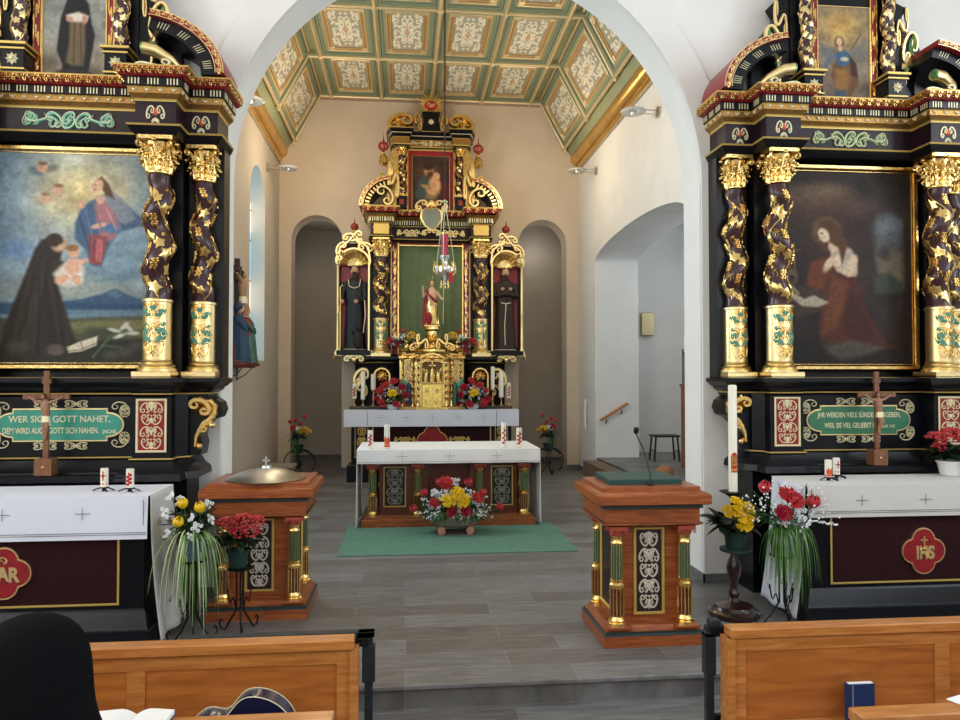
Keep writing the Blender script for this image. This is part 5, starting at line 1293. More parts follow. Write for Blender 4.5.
# red surround with gilt foliage, green curtain
fm = MB(); fm.use(redm)
for a in ((-.86, -.70, 2.6, 5.12), (.70, .86, 2.6, 5.12), (-.70, .70, 4.97, 5.12)): fm.box(a[0], a[1], -.50, -.35, a[2], a[3])
q = fm.build('red_surround', None, root)
g = MB()
for x in (-.862, -.70, .70, .862): g.box(x - .014, x + .014, -.515, -.35, 2.6, 5.12)
g.box(-.70, .70, -.515, -.35, 4.95, 4.975); g.box(-.86, .86, -.515, -.35, 5.11, 5.13)
for s in (1, -1):
    for k in range(6):
        z = 2.85 + k * .36; mp = flatmap(-.502)
        leaf2(g, s * .78, z, PI / 2, .22, .07, .01, mp, 4); leaf2(g, s * .78, z, -PI / 2, .12, .05, .01, mp, 3); stroke(g, place(SN, s * .78, z + .2, .07, .2, fx=s), .008, .01, mp)
g.build('gilt_foliage', gold, q)
c = MB(); vs = []; fs = []; U, V = 110, 12
for i in range(U + 1):
    for j in range(V + 1):
        u, v = i / U, j / V; f = sin(u * 44 + .8 * sin(v * 2 + u * 9)) * .022 + sin(u * 17 + v) * .02
        vs.append((-.71 + 1.42 * u, -.41 + f * (.5 + .5 * (1 - v)), 2.55 + 2.44 * v))
for i in range(U):
    for j in range(V): a = i * (V + 1) + j; fs.append((a, a + V + 1, a + V + 2, a + 1))
c.add(vs, fs); c.build('green_curtain', curtain, root, sharp=80)
for s in (1, -1): column(root, (s * 1.055, -.92, 0), 2.60, 3.34, 4.62, 5.02, .145, hand=s, turns=2.6, size=.07)
# entablature
up = symplan([(-1.30, 0), (-1.30, -.70), (-1.26, -1.05), (-.84, -1.05), (-.84, -.66)])
m = MB(); m.sweep(up, [(0, 5.02, black), (.03, 5.05, goldflat), (.04, 5.07, black), (.0, 5.08, purple), (0, 5.33, goldflat), (.02, 5.35, black), (.03, 5.36), (.03, 5.46, goldflat), (.06, 5.47, cove2), (.10, 5.52, black), (.12, 5.54, redm), (.15, 5.56), (.17, 5.64, goldflat), (.18, 5.67, black), (.05, 5.70)])
ent = m.build('entablature', None, root); L = ltr(up); o = MB()
bandmotif(o, offplan(L, .16), 5.60, .15, 'leaf', .11, .016); o.build('gilt_foliage', gold, ent)
o = MB(); 
for (a, b_) in zip(offplan(L, .031)[:-1], offplan(L, .031)[1:]): pass
bandmotif(o, offplan(L, .03), 5.41, .14, 'bars', .09, .02); o.build('pale_dentils', goldw, ent)
o = MB()
for s in (1, -1): scrollband(o, s * .42, 5.20, .62, .17, flatmap(-.662), .012, .014)
for s in (1, -1): scrollband(o, s * 1.05, 5.20, .30, .2, flatmap(-1.052), .012, .014)
o.build('gilt_scrollwork', goldp, ent)
m = MB(); m.use(goldflat)
for s in (1, -1): m.box(s * 1.05 - .16, s * 1.05 + .16, -1.085, -1.0, 5.09, 5.32, .01)
m.build('gilt_corbel_block', None, ent)
# curved pediment arms
for s in (1, -1):
    cxp, czp, rx, rz = .82, 5.70, .70, .66
    def rp(f_, an): return (s * (cxp + rx * f_ * sin(an)), czp + rz * f_ * cos(an))
    a0, a1, N = .1, PI / 2, 16
    for f0, f1, y0, mt, nm in ((.88, 1, -.98, redm, 'pediment_arm'), (.68, .88, -.92, black, 'pediment_band')):
        pm = MB(); pm.prism([rp(f1, a0 + (a1 - a0) * i / N) for i in range(N + 1)] + [rp(f0, a1 - (a1 - a0) * i / N) for i in range(N + 1)], y0, -.3); ob = pm.build(nm, mt, root)
        g = MB(); mq = flatmap(y0)
        if mt is redm:
            for i in range(7):
                an = a0 + (a1 - a0) * (i + .5) / 7; stroke(g, place(CN, *rp(.94, an), .12, .05, rot=math.atan2(-sin(an) * rz, s * cos(an) * rx)), .01, .014, mq)
            for f_ in (.885, .995): stroke(g, [rp(f_, a0 + (a1 - a0) * i / N) for i in range(N + 1)], .008, .01, mq, False)
        else:
            for i in range(10):
                an = a0 + (a1 - a0) * (i + .5) / 10; pa, pb = rp(.71, an), rp(.85, an); stroke(g, [pa, ((pa[0] + pb[0]) / 2, (pa[1] + pb[1]) / 2), pb], .022, .012, mq, False)
        g.build('gilt_ornament', goldp, ob)
    g = MB(); mq = flatmap(-.9)
    stroke(g, place(CN, s * .98, 5.95, .38, .32, fx=-s, rot=.4 * s), .035, .04, mq); stroke(g, place(SN, s * .80, 6.28, .20, .75, fx=s), .04, .05, mq); leaf2(g, s * .92, 6.3, PI / 2 + s * .2, .35, .14, .06, mq, 5)
    g.build('gilt_volute', goldp, root)
    g = MB(); g.lathe([(.03, 6.86), (.05, 6.9), (.02, 6.93), (.035, 6.95)], 12, s * 1.02, -.75); g.lathe([(.05, 6.62), (.10, 6.68), (.09, 6.8), (.03, 6.88)], 12, s * 1.02, -.75); g.build('gilt_cup', gold, root)
    g = MB(); g.lathe([(.02, 6.93), (.10, 6.98), (.12, 7.05), (.09, 7.11), (.02, 7.14)], 16, s * 1.02, -.75); g.lathe([(.02, 7.14), (.012, 7.2), (.0, 7.34)], 8, s * 1.02, -.75); g.build('red_finial', finm, root)
    g = MB(); mq = flatmap(-.7); stroke(g, place(SN, s * 1.0, 6.35, .24, .62, fx=-s), .04, .05, mq); g.prism([(s * .70, 5.75), (s * .92, 5.75), (s * .96, 6.1), (s * .86, 6.4), (s * .98, 6.7), (s * .84, 7.0), (s * .70, 7.2)], -.66, -.5); g.build('side_volute', gold, root)
# upper storey
m = MB(); m.use(black); m.box(-.84, .84, -.5, 0, 5.70, 7.10)
for s in (1, -1):
    m.box(s * .63 - .11, s * .63 + .11, -.80, -.5, 5.70, 5.98); m.use(goldflat); m.box(s * .63 - .13, s * .63 + .13, -.82, -.5, 5.97, 6.0); m.use(finm); m.box(s * .63 - .05, s * .63 + .05, -.815, -.8, 5.79, 5.90); m.use(black)
m.build('upper_storey', None, root)
def paint_holy():
    p = Paint(-1, 1, -1.35, 1.35, 80, 110, '3a2a24'); p.Y = -p.Y * -1; p.noise(.5, 14, 3)
    p.ell(-.15, -.55, .55, .45, '7a5434', 0, .8, .6)
    p.poly([(-.85, .7), (-.7, -.1), (-.45, -.35), (0, -.3), (.1, .3), (0, 1.0), (-.6, 1.1)], '3f4f4c', .08); p.poly([(-.1, .1), (.4, -.3), (.5, .5), (.2, .9), (-.3, .8)], '8c7048', .08); p.poly([(.55, -.1), (1, .1), (1, 1.1), (.6, 1)], '5e1420', .1)
    p.ell(-.1, -.62, .26, .32, 'a9825f', .2, .2); p.ell(-.12, -.85, .3, .2, '3a2418', 0, .3); p.ell(-.02, -.38, .2, .2, '4a3020', 0, .3)
    p.ell(.3, -.35, .2, .2, 'd0a27e', 0, .2); p.ell(.22, .08, .32, .42, 'cb9c76', -.3, .25); p.ell(.0, .45, .3, .14, 'c99a74', .4, .3); p.ell(-.25, .2, .3, .1, 'a9825f', .3, .3)
    p.poly([(-.6, 1.0), (.5, .95), (.4, 1.35), (-.7, 1.35)], '6b3a30', .1); p.noise(.2, 3, 2); return p
cv = paint_holy().mesh('small_painting', .80, 1.16, canvasm, root, (-.40, -.54, 5.75))
f = MB(); rect_relief(f, -.42, .42, 5.73, 6.93, .025, -.52, .03); f.build('gilt_frame', gold, cv, loc=tuple(-q_ for q_ in cv.location))
f = MB(); f.use(redm).box(-.49, -.42, -.56, -.5, 5.7, 6.94).box(.42, .49, -.56, -.5, 5.7, 6.94).box(-.49, .49, -.56, -.5, 6.92, 7.02); q = f.build('red_surround', None, root)
f = MB(); f.box(-.54, -.49, -.57, -.5, 5.7, 7.07).box(.49, .54, -.57, -.5, 5.7, 7.07).box(-.54, .54, -.57, -.5, 7.02, 7.09)
for s in (1, -1):
    for k in range(4): leaf2(f, s * .515, 5.8 + k * .3, PI / 2, .2, .05, .02, flatmap(-.57), 3)
f.build('gilt_moulding', gold, q)
for s in (1, -1):
    c_ = MB(); surf = twisted(c_, 6.06, 6.88, .075, 2.2, .02, hand=s); co = c_.build('small_column', shaftm, root, loc=(s * .63, -.66, 0))
    v = MB(); vine(v, 6.07, 6.86, .075, 2.2, surf, s, .04, .008, fruit=False); v.build('gilt_vine', gold, co)
    v = MB(); v.lathe([(.10, 6.0), (.10, 6.02), (.08, 6.03), (.085, 6.05), (.07, 6.065)], 16); capital(v, 6.87, .19, .065); v.build('capital', gold, co)
tp = symplan([(-.86, 0), (-.86, -.6), (-.80, -.80), (-.48, -.80), (-.48, -.58)])
m = MB(); m.sweep(tp, [(0, 7.06, black), (.02, 7.08, goldflat), (.03, 7.1, cove2), (0, 7.12), (0, 7.24, goldflat), (.02, 7.25, black), (.05, 7.28), (.05, 7.32, goldw), (.06, 7.33, black), (.10, 7.37), (.10, 7.41, goldflat), (.11, 7.42, black), (0, 7.44)]); ue = m.build('upper_entablature', None, root)
g = MB(); scrollband(g, 0, 7.18, .9, .1, flatmap(-.582), .01, .012); g.build('gilt_scrollwork', goldw, ue)
m = MB(); m.prism([(-.18, 7.42), (-.16, 7.80), (-.2, 7.84), (.2, 7.84), (.16, 7.80), (.18, 7.42)], -.7, -.4); q = m.build('crowning_block', black, root)
g = MB(); rosette(g, 0, 7.62, .07, .02, flatmap(-.702), 8); g.build('gilt_rosette', goldw, q)
for s in (1, -1):
    g = MB(); mq = flatmap(-.66); st = place(CN, s * .66, 7.60, .46, .34, fx=s, rot=s * .15); stroke(g, st, .06, .08, mq); stroke(g, place(CN, s * .28, 7.60, .14, .34, fx=-s, rot=0), .04, .06, mq)
    g.prism([(s * .42, 7.44), (s * .90, 7.44), (s * .88, 7.62), (s * .72, 7.72), (s * .58, 7.6), (s * .46, 7.56)], -.64, -.45); leaf2(g, s * .62, 7.55, PI / 2 - s * .8, .26, .1, .05, mq, 4); g.build('crowning_volute', gold, root)
# crowning sun with red heart disc
g = MB(); mq = flatmap(-.55)
for k in range(24):
    a = 2 * PI * k / 24; r1 = .40 if k % 2 == 0 else .31; c0, s0 = cos(a), sin(a); w = .028
    vs = [(.10 * c0 - w * s0, -.55, 8.02 + .10 * s0 + w * c0), (.10 * c0 + w * s0, -.55, 8.02 + .10 * s0 - w * c0), (r1 * c0, -.54, 8.02 + r1 * s0), (.12 * c0, -.575, 8.02 + .12 * s0), (.12 * c0, -.53, 8.02 + .12 * s0)]
    g.add(vs, [(0, 1, 3), (1, 2, 3), (2, 0, 3), (0, 4, 1), (1, 4, 2), (2, 4, 0)])
g.lathe([(.07, 7.84), (.03, 7.9)], 12, 0, -.55); su = g.build('gilt_sunburst', goldflat, root)
g = MB(); g.ell((0, -.57, 8.02), (.15, .04, .10), 18, 8); q = g.build('red_medallion', waxr, su)
g = MB(); stroke(g, place(CN, -.04, 8.02, .08, .08), .008, .01, flatmap(-.612)); stroke(g, place(SN, .05, 8.02, .06, .09), .008, .01, flatmap(-.612)); g.build('gilt_lettering', goldw, q)
# mirror cartouche over the entablature
g = MB(); mq = flatmap(-1.0)
pts = [(0, 5.22), (.12, 5.30), (.21, 5.45), (.20, 5.60), (.10, 5.66), (0, 5.64)]; sh = pts + [(-x, z) for x, z in pts[-2:0:-1]]
g.prism(sh, -1.0, -.9); q = g.build('cartouche_shield', mat('silvered glass', (.35, .38, .34), .12, .9), root)
g = MB(); loop = [(x * 1.06, 5.45 + (z - 5.45) * 1.06) for x, z in sh]; loop.append(loop[0]); g.tube([(x, -1.0, z) for x, z in loop], .022, 8)
for s in (1, -1): stroke(g, place(CN, s * .22, 5.74, .24, .16, fx=s, rot=-s * .2), .025, .04, mq); stroke(g, place(SN, s * .26, 5.62, .12, .2, fx=s), .02, .03, mq); leaf2(g, s * .06, 5.70, PI / 2 - s * .5, .18, .09, .04, mq, 4); stroke(g, place(CN, s * .1, 5.16, .16, .1, fx=s), .018, .03, mq)
dome(g, 0, 5.78, .07, .06, mq, 8, .10); g.build('gilt_cartouche_scrolls', goldp, q)
# side niches
for s in (1, -1):
    x0 = s * 1.63
    m = MB(); m.use(redm).box(x0 - .30, x0 + .30, -.42, -.38, 2.75, 4.9)
    m.use(black).box(x0 - .36, x0 + .36, -.38, -.1, 2.56, 5.0); m.box(x0 - .36, x0 + .36, -.80, -.38, 2.56, 2.66)
    ncz = m.build('side_niche', None, root)
    g = MB(); mq = flatmap(-.74)
    g.lathe([(.05, 2.66), (.05, 2.70), (.035, 2.73), (.035, 3.45), (.042, 3.47), (.035, 3.49), (.032, 4.45), (.055, 4.50), (.055, 4.54)], 14, s * 1.98, -.66)
    g.box(min(s * 1.30, s * 1.335), max(s * 1.30, s * 1.335), -.78, -.6, 2.66, 4.55)
    # shell
    for k in range(9):
        a = PI * (k + .5) / 9; p0 = (x0, -.52, 4.50); p1 = (x0 + .17 * cos(a), -.48, 4.5 + .18 * sin(a)); p2 = (x0 + .30 * cos(a), -.60, 4.5 + .31 * sin(a)); g.tube([p0, p1, p2], [.02, .045, .055], 7)
    stroke(g, arc(x0, 4.50, .33, 0, PI, 20), .03, .05, mq, False)
    for q2, zz2, w_, h_, r_ in ((.27, 4.82, .28, .2, -.7), (-.24, 4.86, .28, .2, .7), (.32, 4.6, .12, .2, 0), (.10, 5.06, .2, .22, .9), (-.10, 5.08, .2, .22, -.9)): stroke(g, place(CN, x0 + s * q2, zz2, w_, h_, fx=s, rot=r_ * s), .03, .05, mq)
    stroke(g, [(x0 - .34, 4.55), (x0 - .3, 4.85), (x0 - .12, 4.98), (x0, 5.12), (x0 + .12, 4.98), (x0 + .3, 4.85), (x0 + .34, 4.55)], .03, .04, mq, False)
    # lower apron
    for sx in (1, -1): stroke(g, place(SN, x0 + sx * .22, 2.58, .34, .14, fx=sx), .03, .05, mq); stroke(g, place(CN, x0 + sx * .1, 2.50, .2, .12, fx=sx), .025, .04, mq); leaf2(g, x0 + sx * .34, 2.64, -PI / 2 + sx * .4, .2, .1, .05, mq, 4)
    dome(g, x0, 2.47, .06, .05, mq)
    g.lathe([(.05, 5.14), (.02, 5.2), (.04, 5.23)], 10, x0, -.7); g.build('gilt_niche_frame', goldp, ncz)
    g = MB(); g.lathe([(.02, 5.22), (.075, 5.26), (.09, 5.31), (.07, 5.36), (.02, 5.39), (.01, 5.44), (0, 5.52)], 14, x0, -.7); g.build('red_finial', finm, ncz)
# predella reliefs
for s in (1, -1):
    g = MB(); mq = flatmap(-1.052); x0 = s * 1.03
    stroke(g, [(x0 - .16, 1.75)] + arc(x0, 2.12, .16, PI, 0, 14) + [(x0 + .16, 1.75)], .03, .05, mq, False)
    rosette(g, x0, 2.12, .13, .03, mq, 9); ob = g.build('gilt_arched_niche', gold, root)
    g = MB(); robe(g, [(1.62, .07, .04, x0, -1.10), (1.8, .08, .05, x0, -1.10), (1.98, .05, .04, x0, -1.10)], 14); g.ell((x0, -1.11, 2.04), .035, 8, 6); g.build('relief_saint', bluerobe if s > 0 else redrobe, ob)
    g = MB(); mq = flatmap(-.62); x1 = s * 1.48
    stroke(g, place(CN, x1, 2.1, .3, .34, fx=s, rot=0), .045, .06, mq); stroke(g, place(SN, x1 - s * .02, 1.86, .2, .3, fx=s), .03, .04, mq); leaf2(g, x1, 2.2, -PI / 2, .3, .16, .06, mq, 5); dome(g, x1, 2.12, .06, .06, mq); g.build('gilt_scroll_leaf', goldp, root)
# statues in the niches
def saint(x, label, robe_m, arms, name='saint_statue'):
    r = empty(name, (HX + x, HY - .57, 2.665), label=label, cat='statue', scale=1.07)
    b = MB(); robe(b, [(.013, .21, .13, 0, 0), (.35, .20, .12, 0, 0), (.9, .17, .11, 0, 0), (1.15, .19, .11, 0, 0), (1.38, .20, .10, 0, 0), (1.46, .07, .06, 0, 0)], 32, .05, 8)
    if arms == 'cross':
        for s in (1, -1): arm(b, [(s * .18, 0, 1.36), (s * .22, -.06, 1.12), (s * .02, -.16, 1.16), (-s * .08, -.15, 1.24)], .07, .045)
    else:
        arm(b, [(-.18, 0, 1.36), (-.25, -.03, 1.1), (-.24, -.10, .98)], .065, .05); arm(b, [(.18, 0, 1.36), (.21, -.06, 1.05), (.06, -.15, .98)], .065, .05)
    body = b.build('habit', robe_m, r)
    h = MB(); hb = MB(); head(h, (0, -.02, 1.60), .10, hb=hb, beard=.75 if arms != 'cross' else .2); h.build('head', skin, r); hb.build('hair_and_beard', hairm, r)
    g = MB()
    for s in ((1, -1) if arms == 'cross' else ()): fist(g, (-s * .08, -.18, 1.25), .035)
    if arms != 'cross': fist(g, (-.24, -.14, .97), .04); fist(g, (.04, -.18, .97), .04)
    g.build('hands', skin, r)
    g = MB(); ww = .006
    for k in range(30):
        a0, a1_ = 2 * PI * k / 30, 2 * PI * (k + 1) / 30; g.tube([(.22 * cos(a0), .14 * sin(a0), .02), (.22 * cos(a1_), .14 * sin(a1_), .02)], .012, 5)
    if arms == 'cross': g.tube([(.0, -.125, .95), (-.03, -.135, .5), (-.02, -.15, .12)], .010, 6); g.tube([(.1, -.1, .98), (0, -.13, .96), (-.1, -.1, .98)], .012, 6)
    else: g.tube([(-.12, -.10, 1.42), (-.10, -.13, 1.28), (0, -.14, 1.24), (.10, -.13, 1.28), (.12, -.10, 1.42)], .009, 6); g.tube([(.2, -.1, 1.05), (.22, -.14, .7), (.18, -.14, .35)], .010, 6)
    g.build('gilt_hem_and_cord', goldw, r)
    if arms != 'cross':
        g = MB(); g.tube([(-.27, -.16, .0), (-.27, -.16, 1.25), (-.22, -.16, 1.3)], .012, 8); g.build('staff', gold, r)
        g = MB(); g.ell((.08, -.15, .22), (.09, .06, .2), 10, 8, .05); g.ell((.1, -.2, .46), (.06, .06, .07), 10, 8); g.tube([(.05, -.15, .3), (-.05, -.2, .38)], .025, 6); g.build('kneeling_beggar', mat('dark brown cloth', '2c2622', .7), r)
    g = MB(); g.box(-.24, .24, -.2, .13, -.0, .012); g.build('plinth', black, r)
saint(-1.63, 'statue of bearded saint in black habit with staff in left niche', blackrobe, 'staff')
saint(1.63, 'statue of saint in brown habit with crossed arms and cord in right niche', brownrobe, 'cross')
# tabernacle
T = empty('tabernacle', (HX, HY - 1.18, 1.44), label='ornate gilt tabernacle with twisted columns and golden door at centre of high altar', cat='tabernacle')
m = MB(); tpn = symplan([(-.66, 0.1), (-.66, -.18), (-.30, -.26), (-.30, -.34)])
m.sweep(tpn, [(.02, 0, gold), (.02, .05), (0, .07), (0, 1.02), (.03, 1.05), (.02, 1.08), (.05, 1.12), (.06, 1.16), (0, 1.18)]); m.build('tabernacle_body', None, T)
m = MB(); m.box(-.21, .21, -.37, -.33, .02, .52, .01); d = m.build('golden_door', mat('bright gold door', (.95, .72, .20), .25, 1, bump=.3, bscale=18), T)
g = MB(); rect_relief(g, -.21, .21, .02, .52, .02, -.368, .014); g.box(-.006, .006, -.38, -.36, .03, .51)
for s in (1, -1): rosette(g, s * .10, .38, .06, .012, flatmap(-.371), 6); rosette(g, s * .10, .16, .06, .012, flatmap(-.371), 6)
g.build('door_relief', gold, d)
m = MB(); rect_relief(m, -.24, .24, .53, 1.0, .035, -.34, .04); m.build('throne_frame', gold, T)
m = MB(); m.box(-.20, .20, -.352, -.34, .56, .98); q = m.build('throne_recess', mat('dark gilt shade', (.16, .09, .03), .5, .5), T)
g = MB(); g.box(-.012, .012, -.40, -.37, .62, .98).box(-.07, .07, -.40, -.37, .88, .905); robe(g, [(.56, .05, .03, 0, -.38), (.7, .05, .03, 0, -.38), (.82, .03, .02, 0, -.38)], 12); g.ell((0, -.39, .86), .025, 8, 6)
for s in (1, -1): robe(g, [(.56, .05, .03, s * .13, -.38), (.68, .04, .03, s * .12, -.38), (.76, .02, .02, s * .11, -.38)], 12); g.ell((s * .11, -.39, .785), .022, 8, 6); g.tube([(s * .12, -.39, .72), (s * .05, -.40, .78)], .012, 6); leaf2(g, s * .15, .72, PI / 2 - s * .3, .14, .06, .02, flatmap(-.37), 4)
g.build('gilt_angels', gold, q)
for s in (1, -1):
    for x, y in ((s * .60, -.24), (s * .40, -.30), (s * .29, -.38)):
        v = MB(); twisted(v, .14, .98, .028, 6, .014, 12, hand=s); v.lathe([(.045, .06), (.045, .10), (.03, .14)], 12); v.lathe([(.03, .97), (.05, 1.0), (.055, 1.05)], 12); v.build('twisted_column', gold, T, loc=(x, y, 0))
    g = MB(); mq = flatmap(-.235); xx = s * .5
    for k in range(5): stroke(g, place(CN if k % 2 else SN, xx, .2 + k * .18, .12, .16, fx=s), .014, .03, mq)
    candelabra(g, xx, .08, 1.0, .14, mq, .01, .03, 4); g.build('gilt_openwork', goldp, T)
    g = MB(); robe(g, [(.10, .06, .05, s * .47, -.34), (.35, .05, .04, s * .47, -.34), (.5, .05, .03, s * .47, -.34), (.54, .02, .02, s * .47, -.34)], 14); ob = g.build('angel_figure', bluerobe if s < 0 else dgreen, T)
    g = MB(); g.ell((s * .47, -.35, .60), .04, 8, 6); g.build('head', skin, ob); g = MB(); leaf2(g, s * .50, .40, PI / 2 - s * .5, .26, .12, .03, flatmap(-.32), 4); g.build('wing', lgreenm, ob)
g = MB(); mq = flatmap(-.36)
for s in (1, -1): stroke(g, place(CN, s * .14, 1.04, .3, .12, fx=s, rot=-.35 * s), .022, .04, mq); stroke(g, place(SN, s * .45, 1.12, .3, .07, fx=s), .015, .03, mq); rosette(g, s * .28, 1.10, .05, .03, mq)
stroke(g, [(-.30, 1.0), (-.15, 1.1), (0, 1.14), (.15, 1.1), (.30, 1.0)], .03, .05, mq, False); dome(g, 0, 1.06, .06, .05, mq); g.build('gilt_pediment', gold, T)
m = MB(); m.lathe([(.34, 1.18), (.33, 1.22), (.22, 1.30), (.19, 1.42), (.13, 1.50), (.12, 1.60), (.17, 1.64), (.16, 1.70)], 18, 0, -.12, rmod=lambda a, z: 1 + .06 * sin(a * 8)); q = m.build('stepped_dome', gold, T)
g = MB(); mq = flatmap(-.34)
for s in (1, -1): stroke(g, place(SN, s * .20, 1.38, .22, .3, fx=s), .03, .05, mq); stroke(g, place(CN, s * .36, 1.28, .18, .14, fx=s), .025, .04, mq); g.ell((s * .52, -.2, 1.27), (.07, .07, .09), 10, 8); g.ell((s * .52, -.2, 1.38), .04, 8, 6); g.ell((s * .36, -.22, 1.25), (.06, .06, .07), 10, 8)
rosette(g, 0, 1.42, .12, .05, flatmap(-.30), 9); dome(g, 0, 1.26, .09, .05, mq); g.build('gilt_urns_and_scrolls', gold, q)
# risen figure on top
r = empty('risen_figure_statue', (HX, HY - 1.30, 3.145), label='small gilt statue with raised hand and red cloak standing on top of tabernacle', cat='statue')
b = MB(); b.tube([(-.05, 0, .02), (-.055, -.03, .25), (-.05, 0, .46)], [.035, .045, .06], 10); b.tube([(.06, .0, .02), (.06, -.01, .25), (.05, 0, .46)], [.035, .045, .06], 10)
b.tube([(0, 0, .42), (0, -.01, .52), (0, -.01, .66), (0, 0, .76), (0, 0, .82)], [.09, .075, .10, .08, .03], 12); arm(b, [(-.09, 0, .73), (-.17, -.02, .62), (-.19, -.08, .78)], .035, .022); arm(b, [(.09, 0, .73), (.17, -.02, .60), (.22, -.08, .55)], .035, .022)
b.ell((-.19, -.09, .81), .025, 8, 6); b.ell((.23, -.09, .55), .025, 8, 6); b.ell((0, -.01, .89), (.045, .05, .065), 10, 8); b.build('body', skinp, r)
g = MB(); robe(g, [(.05, .12, .07, .02, 0), (.25, .11, .08, .01, 0), (.5, .10, .08, 0, 0), (.56, .085, .07, 0, 0)], 24, .09, 6); g.build('gilt_loincloth', gold, r)
g = MB(); robe(g, [(0, .10, .05, -.10, .06), (.3, .09, .04, -.10, .07), (.6, .10, .05, -.06, .07), (.78, .09, .05, 0, .05)], 20, .08, 6); g.ell((-.06, -.07, .16), (.07, .04, .14), 8, 6); g.tube([(-.11, -.02, .74), (0, -.10, .58), (.1, -.06, .5)], .03, 8); g.build('red_cloak', redrobe, r)
g = MB(); g.ell((0, .015, .905), (.055, .055, .07), 10, 8, .05); g.build('hair', hairm, r)
g = MB(); g.tube([(.23, -.10, .05), (.235, -.10, 1.12)], .006, 6); g.box(.195, .275, -.105, -.095, 1.0, 1.012)
for k in range(9): a = 2 * PI * k / 9; g.tube([(.055 * cos(a), .03, .94 + .055 * sin(a)), (.12 * cos(a), .03, .94 + .12 * sin(a))], .005, 4)
g.build('gilt_staff_and_halo', gold, r); g = MB(); g.box(-.16, .16, -.09, .11, -.0, .03, .005); g.build('plinth', gold, r)
# mensa of the high altar
t = empty('high_altar_table', (HX, 0, 0), label='black high altar table with dark panel and red lobed emblem behind front altar', cat='altar table')
m = MB(); m.use(black).box(-1.62, 1.62, 15.08, 15.6, 0, 1.40); m.box(-1.70, 1.70, 14.98, 15.6, 0, .34, .01); m.build('altar_block', None, t)
m = MB(); m.box(-1.18, 1.18, 15.06, 15.08, .5, 1.12); q = m.build('front_panel', bordeaux, t)
m = MB(); rect_relief(m, -1.2, 1.2, .48, 1.14, .03, 15.07, .02); rect_relief(m, -1.55, -1.28, .48, 1.14, .02, 15.08, .02); rect_relief(m, 1.28, 1.55, .48, 1.14, .02, 15.08, .02); candelabra(m, -1.41, .52, 1.1, .2, flatmap(15.08), .012, .012, 3); candelabra(m, 1.41, .52, 1.1, .2, flatmap(15.08), .012, .012, 3); m.build('gilt_border', goldflat, q)
def lobed(cx, cz, r, d):
    xx = (d + math.sqrt(2 * r * r - d * d)) / 2; am = math.atan2(xx, xx - d); pts = []
    for k in range(4):
        a = PI / 2 * k
        for i in range(12): tt = a - am + 2 * am * (i + .25) / 12.5; pts.append((cx + d * cos(a) + r * cos(tt), cz + d * sin(a) + r * sin(tt)))
    return pts
m = MB(); m.use(goldflat).prism(lobed(0, .82, .17, .14), 15.03, 15.055); m.use(redm).prism(lobed(0, .82, .155, .14), 15.02, 15.04)
m.use(goldflat)
for s in (1, -1): scrollband(m, s * .55, .84, .42, .12, flatmap(15.055), .012, .012)
m.build('red_emblem', None, t)
m = MB(); m.box(-1.72, 1.72, 15.03, 15.56, 1.40, 1.425); m.build('table_top', black, t)
c = MB(); cloth_top(c, HX - 1.76, HX + 1.76, 14.99, 15.32, 1.43, .33, 0, 0, wav=.006); cl = c.build('altar_cloth', linen); tag(cl, 'bluish white linen cloth on the high altar with stitched crosses', 'altar cloth')
sm = MB()
for k in (-2, -1, 0, 1, 2): cross_stitch(sm, HX + k * .52, 1.29, .10, 14.952)
sm.box(HX - 1.3, HX - 1.29, 14.945, 14.95, 1.12, 1.42).box(HX + 1.29, HX + 1.3, 14.945, 14.95, 1.12, 1.42); sm.build('embroidery', stitch, cl)
sh = MB(); pass
for s_, sd in ((-1, 'left'), (1, 'right')):
    sh = MB(); a_, b_ = sorted((HX + s_ * .70, HX + s_ * 1.68)); sh.box(a_, b_, 15.36, 15.58, 1.43, 1.50, .008); o = sh.build('candle_shelf', MATS.get('dark brown shelf') or mat('dark brown shelf', '4a4038', .5)); tag(o, 'dark brown candle shelf behind the cloth %s of the tabernacle' % sd, 'shelf')
